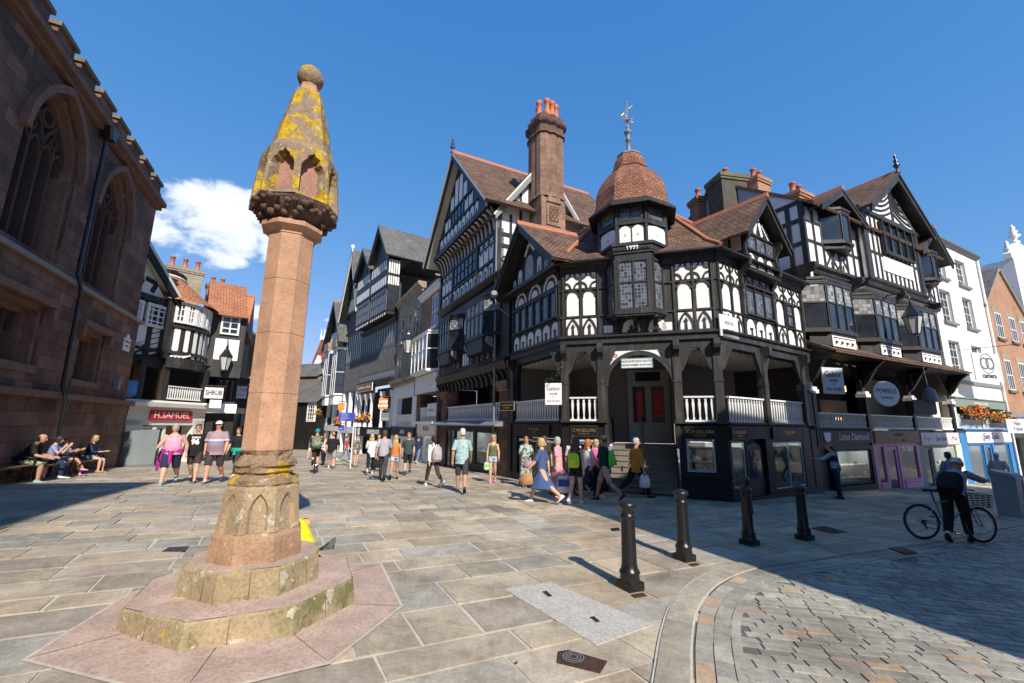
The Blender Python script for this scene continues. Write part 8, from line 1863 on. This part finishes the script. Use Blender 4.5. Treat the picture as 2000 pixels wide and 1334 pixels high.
for a in (('shoe_white',(.7,.7,.68)),('shoe_dark',(.03,.03,.035)),('shoe_navy',(.05,.08,.14)),('shoe_tan',(.4,.22,.1)),('shoe_teal',(.2,.45,.42)),('shoe_pink',(.75,.25,.45)),('sock_white',(.75,.75,.73)),('f_black',(.018,.018,.02)),('f_charcoal',(.05,.05,.055)),('f_navy',(.025,.035,.075)),('f_denim',(.13,.2,.33)),('f_pale_denim',(.38,.48,.58)),('f_white',(.78,.78,.78)),('f_khaki',(.42,.34,.26)),('f_olive',(.13,.14,.07)),('f_mustard',(.55,.26,.04)),('f_green',(.015,.05,.035)),('f_greyshirt',(.4,.38,.42)),('f_pink',(.8,.1,.35)),('f_red',(.5,.06,.08)),('f_brown',(.06,.045,.04)),('f_magenta',(.42,.03,.25)),('f_emerald',(.02,.36,.22)),('f_lime',(.45,.75,.05)),('f_grass',(.12,.6,.08)),('f_yellow',(.8,.62,.02)),('f_blush',(.62,.5,.5)),('f_lilac',(.28,.3,.5)),('f_bluedress',(.06,.1,.22)),('f_greyhood',(.34,.35,.39)),('f_mauve',(.36,.25,.28)),('f_ochre',(.5,.33,.12)),('f_taupe',(.42,.37,.37)),('f_cyan',(.02,.3,.38)),('f_skyblue',(.3,.38,.55)),('f_darkgreen',(.05,.07,.065)),('f_orange',(.6,.2,.05))): cloth(*a)
cloth('f_pinkstripe',(.75,.12,.3),(.75,.55,.6),'stripe',14); cloth('f_bluefloral',(.1,.28,.3),(.5,.62,.6),'mottle',45); cloth('f_pinkfloral',(.65,.1,.18),(.75,.5,.5),'mottle',40); cloth('f_greenpattern',(.1,.16,.13),(.45,.55,.52),'mottle',14); cloth('f_camo',(.06,.06,.05),(.32,.27,.2),'mottle',14); cloth('f_camopack',(.09,.11,.07),(.25,.27,.2),'mottle',14); cloth('f_plaid',(.2,.18,.2),(.34,.32,.33),'mottle',18); cloth('f_bandtee',(.36,.25,.28),(.2,.24,.42),'band'); cloth('f_sagestripe',(.16,.2,.12),(.3,.34,.22),'mottle',10)
# left group walking toward the viewer
I=person('person in pink striped vest and navy shorts with magenta jacket tied round the waist',(327,946),(343,823),152,hair=('pony','hair_grey'),shirt='f_pinkstripe',sleeve=0,neck=1,legs='f_navy',leglen=.52,shoes='shoe_teal',g=1.5,belly=.12,fem=True,ph=1,arms={1:(18,20,55),-1:(-12,22,10)},headturn=-10)
m=MB(); m.grid([[W_(I,p) for p in ringpts(I['T'](t),I['sp'],.27*I['s'],.2*I['s'],Vector((1,0,0)),14)] for t in (.02,.07,.11)],0,True,True,False); m.tube([W_(I,I['T'](.05,.2)),W_(I,I['T'](-.1,.23)),W_(I,I['T'](-.3,.2))],[.06,.05,.04],7); m.tube([W_(I,I['T'](.05,-.05)+Vector((.24,0,0))),W_(I,I['T'](-.2,-.03)+Vector((.28,0,0))),W_(I,I['T'](-.5,.0)+Vector((.3,0,0)))],[.07,.06,.03],7); loose('tied_jacket','magenta jacket knotted round the waist over navy shorts','jacket',m,'f_magenta',W_(I,I['T'](0)))
I=person('person in black number 96 tee and brown shorts with glasses',(373,943),(384,827),158,hair=('short','hair_brown'),shirt='f_black',hem=-.06,legs='f_brown',leglen=.42,shoes='shoe_dark',g=1.2,belly=.06,ph=-1,glasses='clear',stepa=14)
tx=Fc(W_(I,I['T'](.3,.16)),-22+0); F=Fc((W_(I,I['T'](.3,.15)).x,W_(I,I['T'](.3,.15)).y),158-90+0); c=W_(I,I['T'](.3,.158)); text('96',F,0,c.z+.02,.012,.2,'white_paint',I['root'] if False else None,bold=.012)
tt=bpy.data.objects['lettering' if False else [o.name for o in bpy.data.objects if o.type=='FONT'][-1]]; tt.parent=I['root']; tt.matrix_local=Matrix.Translation(I['T'](.29,.166))@Matrix(((-1,0,0,0),(0,0,1,0),(0,1,0,0),(0,0,0,1)))
text('DNPLN',F,0,0,.0,.065,'white_paint',None,bold=.004); t2=[o for o in bpy.data.objects if o.type=='FONT'][-1]; t2.parent=I['root']; t2.matrix_local=Matrix.Translation(I['T'](.42,.135))@Matrix(((-1,0,0,0),(0,0,1,0),(0,1,0,0),(0,0,0,1)))
I=person('person in white cap, mauve banded tee and black shorts',(413,944),(435,820),165,skin='skin_red',hair=('cap','f_white'),shirt='f_bandtee',hem=-.07,legs='f_charcoal',leglen=.5,shoes='shoe_navy',socks='sock_white',g=1.35,belly=.2,ph=1,stepa=16,glasses='sun')
I=person('person in black tee and grey leggings beside the cross, emerald jacket at waist',(456,930),(461,833),172,hair=('pony','hair_brown'),shirt='f_black',legs='f_charcoal',leglen=.97,shoes='shoe_white',fem=True,ph=-1,stepa=18)
m=MB(); m.grid([[W_(I,p) for p in ringpts(I['T'](t),I['sp'],.19,.15,Vector((1,0,0)),14)] for t in (-.02,.05,.1)],0,True,True,False); m.tube([W_(I,I['T'](.05,.14)),W_(I,I['T'](-.15,.17))],[.05,.05],7); loose('tied_jacket','emerald green jacket knotted round the waist over grey leggings','jacket',m,'f_emerald',W_(I,I['T'](0)))
person('person in white shirt and denim shorts walking away below the red fascia',(290,908),(291,832),8,hair=('short','hair_grey'),shirt='f_white',legs='f_denim',leglen=.55,ph=1,g=1.1,socks='sock_white')
# bench sitters
def seat(px,py,dz=.53): g=gp(px,py); return (g.x,g.y,g.z+dz)
BZ=65
I=person('person with shaved head in black tee and olive shorts leaning forward on the bench',None,None,58,skin='skin_tan',hair=('bald','hair_dark'),sit=seat(34,942),hgt=1.78,shirt='f_black',legs='f_sagestripe',leglen=.5,shoes='shoe_teal',g=1.2,belly=.05,pose='sit',lean=22,arms={1:(30,14,45),-1:(25,14,50)},headturn=15)
person('person in denim top and navy trousers seated on the bench holding hands to the face',None,None,62,hair=('pony','hair_dark'),sit=seat(86,936),hgt=1.6,shirt='f_lilac',legs='f_navy',leglen=.97,flare=1.35,shoes='shoe_white',fem=True,pose='sit',lean=12,arms={1:(35,5,115),-1:(35,5,115)},glasses='sun')
person('person with bare legs and pink shoes seated between the children on the bench',None,None,70,skin='skin_tan',hair=('short','hair_brown'),sit=seat(118,930,.5),hgt=1.5,shirt='f_white',legs='f_skyblue',leglen=.3,shoes='shoe_pink',pose={1:(95,60),-1:(75,60)},lean=-8,arms={1:(45,4,70),-1:(45,4,70)})
I=person('person in navy cardigan and pale shorts seated at the bench end looking at a phone',None,None,74,hair=('long','hair_blonde'),sit=seat(168,923),hgt=1.66,shirt='f_navy',sleeve=.9,legs='f_skyblue',leglen=.25,shoes='shoe_tan',fem=True,pose='sit',lean=6,arms={1:(25,8,65),-1:(25,8,65)},headpitch=8)
backpack(I,'ochre yellow backpack on the back of the seated woman','f_ochre',.3,.36,.14,.05)
person('person in red top mostly hidden behind the man in olive shorts',None,None,66,hair=('short','hair_brown'),sit=seat(46,930),hgt=1.72,shirt='f_red',legs='f_denim',leglen=.95,shoes='shoe_dark',pose='sit',lean=18)
# behind the cross
YP=at(600,1030,6.1)
I=person('person in bright yellow jacket sitting bent over behind the cross',None,None,-50,hair=('short','hair_dark'),sit=(YP.x,YP.y,gzc+.3),hgt=1.62,shirt='f_yellow',sleeve=.95,hem=-.08,legs='f_navy',leglen=.97,shoes='shoe_dark',pose={1:(80,100),-1:(76,96)},lean=52,arms={1:(60,-4,50),-1:(60,-4,50)},headpitch=25)
m=MB(); m.tube([W_(I,I['T'](.5,-.1)+Vector((.08,0,0))),W_(I,I['T'](.25,-.17)+Vector((.03,0,0))),W_(I,I['T'](-.05,-.16)+Vector((-.02,0,0)))],.012,5); loose('cross_strap','thin black strap across the yellow jacket','strap',m,'f_black',W_(I,I['T'](.3)))
g=gp(632,1076); m=MB(); 
for i in range(5): m.tube([g+Vector((-.1,.02*i,.0)),g+Vector((.12,.02*i+.03,.04+.03*i)),g+Vector((.1,.1,.0))],.006,4)
loose('wire_stand','thin black wire stand on the flags right of the cross','stand',m,'cast_iron',g)
m=MB(); c=Vector((CX0-.55,CY0+.28,gzc+.52)); m.hexa([c+Vector(v) for v in ((-.14,-.05,-.1),(.1,-.1,-.1),(.1,.1,-.1),(-.14,.1,-.1),(-.02,0,.1),(.1,-.05,.14),(.1,.08,.14),(0,.08,.1))]); loose('blue_bag','small turquoise bag lying on the upper step behind the cross','bag',m,'f_cyan',c)
# down the shopping street
I=person('person in dark vest and white skirt far down the street beside the cross',(606,898),(606,851),178,hair=('long','hair_blonde'),shirt='f_navy',sleeve=0,neck=1,hgt=1.62,legs='f_white',leglen=.32,shoes='shoe_tan',fem=True,ph=1)
I=person('person with shaved head in black tee and grey checked shorts walking away',(646,915),(648,839),-20,skin='skin_red',hair=('bald','hair_ginger'),shirt='f_black',hem=-.05,legs='f_plaid',leglen=.55,shoes='shoe_white',socks='sock_white',g=1.35,belly=.1,ph=-1,hgt=1.76)
person('person in pink top and black leggings beside the man in checked shorts',(630,909),(631,846),-30,hair=('short','hair_ginger'),shirt='f_blush',legs='f_black',leglen=.97,shoes='shoe_dark',fem=True,ph=1,hgt=1.6)
I=person('person in dark patterned tunic and cropped pale trousers facing the street',(694,912),(692,849),120,hair=('short','hair_brown'),shirt='f_camo',sleeve=.9,hem=-.1,legs='f_blush',leglen=.3,shoes='shoe_dark',fem=True,g=1.15,pose='stand',hgt=1.62)
person('person in rusty red top and blue jeans near the white piers',(674,902),(675,848),60,hair=('short','hair_brown'),shirt='f_red',legs='f_denim',leglen=.97,shoes='shoe_white',fem=True,ph=1,hgt=1.64)
I=person('person in loose white shirt and black trousers with long hair walking away',(722,927),(725,846),-15,hair=('long','hair_blonde'),shirt='f_white',sleeve=.85,hem=-.1,legs='f_black',leglen=.88,shoes='shoe_white',fem=True,ph=1,hgt=1.68,arms={1:(-10,10,10),-1:(20,10,90)})
I=person('person in grey shirt and dark trousers walking away with a black bag',(746,939),(745,841),-12,skin='skin_tan',hair=('short','hair_brown'),shirt='f_greyshirt',legs='f_charcoal',leglen=.97,shoes='shoe_dark',ph=-1,hgt=1.78)
bag(hand(I,-1),'black soft bag carried by the person in grey shirt','f_black',.3,.24,.14,100,name='hand_bag',handle=.05)
I=person('person in tan halter top and light denim skirt walking away',(769,937),(766,852),-8,skin='skin_tan',hair=('long','hair_blonde'),shirt='f_orange',sleeve=0,neck=1,hem=.06,legs='f_pale_denim',leglen=.26,flare=1.1,shoes='shoe_dark',fem=True,ph=1,hgt=1.62)
person('person with ginger hair in dark green tee and black shorts walking toward the viewer',(795,928),(802,842),168,hair=('short','hair_ginger'),shirt='f_darkgreen',legs='f_black',leglen=.5,shoes='shoe_dark',socks='f_charcoal',ph=1,hgt=1.77)
person('person in navy tee and blue jeans walking away by the white shopfront',(815,906),(814,848),5,hair=('short','hair_brown'),shirt='f_navy',legs='f_denim',leglen=.97,shoes='shoe_white',ph=-1,hgt=1.75)
person('person with dark hair mostly hidden behind the person in grey shirt',(736,922),(737,849),170,hair=('short','hair_dark'),shirt='f_charcoal',legs='f_black',leglen=.97,shoes='shoe_dark',ph=1,hgt=1.72)
I=person('person in white top and cropped dark trousers walking away with a pale backpack',(844,951),(843,855),-38,hair=('pony','hair_dark'),shirt='f_white',sleeve=.95,legs='f_brown',leglen=.85,shoes='shoe_white',fem=True,ph=-1,hgt=1.62,stepa=26)
backpack(I,'pale pink grey backpack worn over a white top','f_taupe',.32,.5,.2,-.05)
I=person('person with white hair in blue floral shirt and dark shorts seen from behind',(900,963),(903,836),-6,skin='skin_tan',hair=('short','hair_white'),shirt='f_bluefloral',hem=-.08,legs='f_charcoal',leglen=.52,shoes='shoe_dark',ph=-1,stepa=15,g=1.08,hgt=1.8)
I=person('person in olive crop top and denim shorts with long blonde hair walking toward the viewer',(962,943),(963,849),178,hair=('long','hair_blonde'),shirt='f_olive',sleeve=0,neck=1,hem=.1,legs='f_pale_denim',leglen=.22,shoes='shoe_pink',fem=True,ph=1,stepa=9,hgt=1.66,glasses='sun')
bag(hand(I,1),'green and white plastic bag held by the person in olive top','f_white',.2,.24,.12,80,mat2='f_grass',handle=.05)
# the cluster in front of the corner house
I=person('person with red hair in pale patterned dress standing by the jeweller window',(1027,951),(1031,862),175,hair=('long','hair_ginger'),shirt='f_greenpattern',dress=(.66,.16),sleeve=.45,shoes='shoe_dark',fem=True,g=1.1,pose='stand',arms={1:(15,12,100),-1:(20,12,95)},hgt=1.62)
bag(W_(I,I['T'](.1,.16)+Vector((-.05,0,0))),'dark mauve handbag held by the person with red hair','f_mauve',.28,.22,.1,100,name='hand_bag',handle=.1)
I=person('person in navy knee dress and white shoes striding past the jeweller window',(1058,983),(1056,852),-72,hair=('bob','hair_blonde'),shirt='f_bluedress',dress=(.42,.14),sleeve=.45,shoes='shoe_white',fem=True,g=1.12,ph=1,stepa=27,hgt=1.68)
bag(hand(I,-1),'tan leather handbag carried beside the navy dress','shoe_tan',.3,.26,.1,100,name='hand_bag',handle=.06)
I=person('person with grey bob in pink floral dress behind the navy dress',(1090,966),(1080,853),-60,hair=('bob','hair_grey'),shirt='f_pinkfloral',dress=(.74,.14),sleeve=.45,shoes='shoe_tan',fem=True,g=1.1,ph=-1,stepa=14,hgt=1.65)
bag(W_(I,I['T'](-.02,0)+Vector((.22,0,0))),'navy shoulder bag at the hip of the pink floral dress','f_navy',.24,.22,.1,30,name='hand_bag',handle=.3)
person('person with brown hair mostly hidden behind the grey bob',(1064,953),(1062,851),-50,hair=('short','hair_brown'),shirt='f_brown',legs='f_navy',leglen=.97,shoes='shoe_dark',ph=1,hgt=1.7)
I=person('person with curly dark hair in black vest and shorts and white trainers',(1126,985),(1118,866),25,hair=('curly','hair_brown'),shirt='f_black',sleeve=0,neck=1,legs='f_black',leglen=.26,shoes='shoe_white',fem=True,ph=1,stepa=14,hgt=1.68)
backpack(I,'lime yellow drawstring bag on the back of the curly haired person','f_lime',.3,.38,.12,.02)
g2=W_(I,I['T'](-.05,.1)+Vector((-.36,0,0))); bag(g2,'blue and white carrier bag beside the curly haired person','f_white',.34,.42,.14,100,mat2='royal_blue',handle=.16)
person('person with brown hair standing behind the curly haired person',(1122,966),(1122,851),-170,hair=('short','hair_brown'),shirt='f_white',legs='f_denim',leglen=.97,shoes='shoe_white',ph=1,hgt=1.74)
person('person with ginger hair in white top and blue jeans between the two green bags',(1150,971),(1141,864),70,hair=('long','hair_ginger'),shirt='f_white',legs='f_navy',leglen=.97,shoes='shoe_dark',fem=True,ph=-1,hgt=1.66)
person('person with blonde hair in bright pink top facing the man with green bag',(1166,969),(1158,861),150,hair=('long','hair_blonde'),shirt='f_pink',sleeve=.9,legs='f_black',leglen=.97,shoes='shoe_white',fem=True,ph=1,hgt=1.66)
I=person('person with dark beard in bottle green tee and khaki shorts',(1182,979),(1172,852),-62,skin='skin_tan',hair=('short','hair_dark'),shirt='f_green',legs='f_khaki',leglen=.52,shoes='shoe_dark',ph=1,stepa=22,hgt=1.78)
backpack(I,'bright green drawstring bag on the back of the bottle green tee','f_grass',.3,.42,.12,.0)
I=person('person with grey beard in mustard tee and black trousers walking past the stair',(1246,971),(1232,850),82,skin='skin_red',hair=('short','hair_grey'),shirt='f_mustard',hem=-.1,legs='f_black',leglen=.97,shoes='shoe_dark',g=1.3,belly=.22,ph=1,stepa=26,hgt=1.76,arms={1:(4,10,10),-1:(-10,10,14)})
bag(hand(I,1),'white plastic carrier bag carried by the person in mustard tee','f_white',.26,.34,.14,82,mat2='f_magenta' if False else None,handle=.08)
# shaded street
I=person('person in navy waistcoat and white sleeves working at the black shopfront',(1640,974),(1628,870),-40,skin='skin_tan',hair=('bald','hair_dark'),shirt='f_skyblue',sleeve=.92,legs='f_navy',leglen=.98,shoes='shoe_dark',pose='stand',arms={1:(58,8,30),-1:(52,8,40)},hgt=1.76,lean=6)
m=MB(); pr=[(t,rx,ry,o) for t,rx,ry,o in I['TR'] if -.07<t<.49]; m.grid([[W_(I,p) for p in ringpts(I['T'](t,o),I['sp'],(rx+.022)*I['s'],(ry+.026)*I['s'],Vector((1,0,0)),16)] for t,rx,ry,o in pr],0,True,True,False); vo=loose('waistcoat','navy waistcoat worn over white sleeves at the black shopfront','waistcoat',m,'f_navy',W_(I,I['T'](.2)))
I=person('person in pale blue dress with a cross body strap near the cyclist',(1868,985),(1872,885),12,skin='skin_tan',hair=('bob','hair_brown'),shirt='f_lilac',dress=(.7,.12),sleeve=.45,shoes='shoe_white',fem=True,g=1.15,ph=1,stepa=14,hgt=1.66)
I=person('person in white cap and pale pink shirt walking away behind the litter bin',(1962,975),(1952,888),40,hair=('flatcap','f_white'),shirt='f_blush',legs='f_navy',leglen=.97,shoes='shoe_dark',ph=1,hgt=1.72)
# ---------------------------------------------------------------- bicycles
plain('tyre_rubber',(.015,.015,.016),.8,.2,8); plain('silver_frame',(.42,.43,.45),.3,.1,3,metal=.7); plain('chrome',(.55,.55,.56),.2,.1,3,metal=.9); plain('black_frame',(.02,.02,.022),.35)
def bicycle(label,rear,front,frame,basket=False,lean=0,steer=0):
    d=front-rear; d.z=0; L=d.length; az=math.atan2(d.x,d.y); r=thing('bicycle',label,'bicycle',rear.copy()); r.rotation_euler=(0,R(lean)*0,-az); BASE[r.name]=Vector((0,0,0))
    wr=.335; dz=front.z-rear.z
    Y=lambda y,z,x=0: Vector((x,y,z+dz*y/L))
    def wheel(y,st=0):
        c=Y(y,wr); rot=Matrix.Rotation(R(st),3,'Z')
        def cp(a,rr,x=0): return c+rot@Vector((x,cos(a)*rr,sin(a)*rr))
        m=MB(); m.grid([[cp(2*pi*i/36,wr-.022+.022*cos(2*pi*j/8),.022*sin(2*pi*j/8)) for j in range(8)] for i in range(37)],0,True,True,False); w=m.build('wheel','tyre_rubber',r,uv=False)
        m=MB(); m.grid([[cp(2*pi*i/36,wr-.05+.012*cos(2*pi*j/6),.012*sin(2*pi*j/6)) for j in range(6)] for i in range(37)],0,True,True,False); m.build('rim','chrome',w,uv=False)
        m=MB(); m.tube([cp(0,0,-.05),cp(0,0,.05)],.022,8)
        for i in range(24): a=2*pi*i/24; m.tube([cp(a+.5*(1 if i%2 else -1),.02,.03*(1 if i%4<2 else -1)),cp(a,wr-.055)],.0022,3)
        m.build('spokes','chrome',w,uv=False)
    BASE['wheel']=Vector((0,0,0)); wheel(0); wheel(L,steer)
    bb=Y(.42,.29); seat_=Y(.27,.86); ht=Y(L-.2,.84); hb=Y(L-.15,.68); m=MB()
    for p,q,w in ((bb,Y(.3,.72),.017),(Y(.31,.7),ht,.018),(bb,hb,.021),(ht,hb,.021)): m.tube([p,q],w,8)
    for s in (-1,1): m.tube([Y(0,wr,s*.06),Y(.4,.29,s*.03)],.01,6); m.tube([Y(0,wr,s*.06),Y(.3,.68,s*.02)],.009,6); m.tube([hb,Y(L-.1,.62,s*.05),Y(L,wr,s*.055)],.013,6)
    m.build('frame',frame,r,uv=False)
    m=MB(); m.tube([Y(.3,.7),Y(.26,.9)],.014,6); m.build('seat_post','lens_black',r,uv=False); m=MB(); m.grid([[Y(.26+y,.93+.015*sin(t*6.28),0)+Vector((x*w,0,zz)) for x,zz in ((-1,0),(-.6,.03),(0,.035),(.6,.03),(1,0),(0,-.02))] for t,(y,w) in enumerate(((-.14,.04),(-.1,.08),(0,.06),(.1,.025),(.15,.015)))],0,True,True,True); m.build('saddle','tyre_rubber',r,uv=False)
    m=MB(); m.tube([ht,Y(L-.22,.98)],.014,6); m.tube([Y(L-.26,1.0,-.3),Y(L-.22,1.0,-.12),Y(L-.2,.99,0),Y(L-.22,1.0,.12),Y(L-.26,1.0,.3)],.013,6); m.build('handlebar','lens_black',r,uv=False)
    m=MB(); m.grid([[bb+Vector((.06,cos(2*pi*i/20)*.085,sin(2*pi*i/20)*.085)) for i in range(20)],[bb+Vector((.068,cos(2*pi*i/20)*.085,sin(2*pi*i/20)*.085)) for i in range(20)]],0,True,True,True); m.tube([bb+Vector((.07,0,0)),bb+Vector((.09,.1,-.13))],.01,5); m.tube([bb+Vector((-.07,0,0)),bb+Vector((-.09,-.1,.13))],.01,5); m.wbox(bb+Vector((.13,.1,-.13)),(.09,.08,.02)); m.wbox(bb+Vector((-.13,-.1,.13)),(.09,.08,.02)); m.tube([bb+Vector((.06,0,.08)),Y(0,wr+.03,.06)],.005,4); m.tube([bb+Vector((.06,0,-.08)),Y(.02,wr-.09,.06)],.005,4); m.lathe(Y(0,wr,.045),[(.05,0),(.05,.02)],10,axis=Matrix.Rotation(pi/2,3,'Y')); m.tube([Y(.0,wr-.03,.06),Y(.03,wr-.12,.06)],.018,6); m.build('drivetrain','lens_black',r,uv=False)
    if basket:
        m=MB(); c=Y(L+.08,.78)
        for i in range(6): z=-.1+.045*i; q=.13+.02*i/5; m.tube([c+Vector((x*q,y*q*.8,z)) for x,y in ((-1,-1),(1,-1),(1,1),(-1,1),(-1,-1))],.006,4)
        for i in range(10): a=2*pi*i/10; m.tube([c+Vector((cos(a)*.13,sin(a)*.1,-.1)),c+Vector((cos(a)*.165,sin(a)*.13,.125))],.005,4)
        m.build('basket','lens_black',r,uv=False)
    return r
rw,fwp=gp(1806,1056),gp(1938,1064)
dirv=(fwp-rw); fwp=rw+dirv.normalized()*1.06; fwp.z=gz(fwp.x,fwp.y)
for p in (rw,fwp): p.z=gz(p.x,p.y)+.02
bicycle('silver framed bicycle with a wire basket straddled by the person in helmet',rw,fwp,'silver_frame',True,0,8)
cg=rw.lerp(fwp,.62); azb=math.degrees(math.atan2(dirv.x,dirv.y))
side=Vector((dirv.y,-dirv.x,0)).normalized()
I=person('person in white striped helmet and grey top straddling the silver bicycle',Vector((cg.x+side.x*.0,cg.y+side.y*.0,gz(cg.x,cg.y)+.02)),None,azb-38,skin='skin_tan',hair=('helmet','helmet_white'),shirt='f_greyhood',sleeve=.72,hem=-.05,legs='f_black',leglen=.93,flare=1.15,shoes='shoe_dark',socks='sock_white',g=1.12,pose={1:(16,8),-1:(-6,30)},lean=48,arms={1:(66,26,20),-1:(62,30,30)},hgt=1.8,headpitch=10) if plain('helmet_white',(.6,.62,.66),.35,.1,3) else None
backpack(I,'black backpack with pale chequered patch on the person straddling the bicycle','f_black',.36,.46,.2,.02)
m=MB()
for i in range(7):
    for j in range(3):
        if (i+j)%2==0: 
            c=I['T'](.3+.045*j,-.105-.04-.2-.012); q=[c+Vector(((i-3)*.035+a*.03,0,0))+I['sp']*(b2*.03) for a,b2 in ((0,0),(1,0),(1,1),(0,1))]; m.face([W_(I,p) for p in q][::-1])
loose('reflective_patch','pale chequered reflective patch on the black backpack','patch',m,'f_white',W_(I,I['T'](.35,-.35)))
# rider going away down the street
r0=gp(613,926); r0=Vector((r0.x,r0.y,gz(r0.x,r0.y)+.01)); dv=Vector((sin(R(-24)),cos(R(-24)),0)); r1=r0+dv*1.06; r1.z=gz(r1.x,r1.y)+.01
bicycle('black bicycle ridden away down the street by the person in blue helmet',r0,r1,'black_frame')
rs=r0+dv*.26; rs.z+=.99
I=person('person in blue helmet with camouflage backpack cycling away',None,None,-24,skin='skin_fair',hair=('helmet','f_cyan'),sit=rs,hgt=1.74,shirt='f_olive',legs='f_black',leglen=.45,shoes='shoe_dark',socks='f_black',pose={1:(28,40),-1:(60,82)},lean=28,arms={1:(52,12,14),-1:(52,12,14)})
backpack(I,'camouflage backpack on the person cycling away','f_camopack',.36,.46,.22,.0)
# ---------------------------------------------------------------- turn every line of lettering into a mesh
def finish_text():
    dg=bpy.context.evaluated_depsgraph_get(); dg.update()
    for o in [x for x in bpy.data.objects if x.type=='FONT']:
        me=bpy.data.meshes.new_from_object(o.evaluated_get(dg)); me.name=o.name
        nm=o.name; o.name='old'; n=bpy.data.objects.new(nm,me); COL.objects.link(n); n.parent=o.parent; n.matrix_local=o.matrix_local.copy()
        for kx in o.keys():
            if kx in('label','category','group','kind'): n[kx]=o[kx]
        bpy.data.objects.remove(o)
# ---------------------------------------------------------------- buildings behind the camera that throw the long shade
def block(name,label,F,u1,depth,h,ground=-.6):
    b=thing(name,label,'building',F.w(u1/2,ground,-depth/2))
    m=MB(); m.box(F,0,u1,ground,h,-depth,0); m.build('wall','red_brick',b)
    m=MB(); m.prism(F,[(-.2,h),(u1+.2,h),(u1+.2,h+.15),(-.2,h+.15)],-depth-.2,.2,0,True)
    m.build('roof','slate_tiles',b)
    u=1.2
    while u<u1-1.5:
        for z in (4.5,8,11.2):
            if z+1.8<h:
                w=MB(); w.box(F,u,u+1.1,z,z+1.7,-.1,.03); f=w.build('window','white_paint',b); g=MB(); g.box(F,u+.08,u+1.02,z+.08,z+1.62,.02,.035); g.build('pane','window_glass',f)
        u+=2.2
    return b
e1=R(SUN_AZ); ta=math.tan(R(SUN_EL)); sx,sy=sin(e1),cos(e1)
t=8.; c1=Vector((3.42+sx*t,6.96+sy*t,0)); F1=Fc(c1,242); 
W=Fc(c1+Vector((sin(R(62)),cos(R(62)),0))*9,242); block('brick_block','red brick street block behind the viewer on the lower street',W,9,9,11.4)
W=Fc(c1+Vector((sin(R(62)),cos(R(62)),0))*22,242); block('brick_block','taller red brick street block behind the viewer',W,12.97,9,12.6)
t=20.; tp=gp(290,943); c2=Vector((tp.x+sx*t,tp.y+sy*t,0)); N=Fc(c2,247.5); block('brick_block','high red brick street block behind the viewer beside the church',N,16,9,tp.z+t*ta-.15)
finish_text()
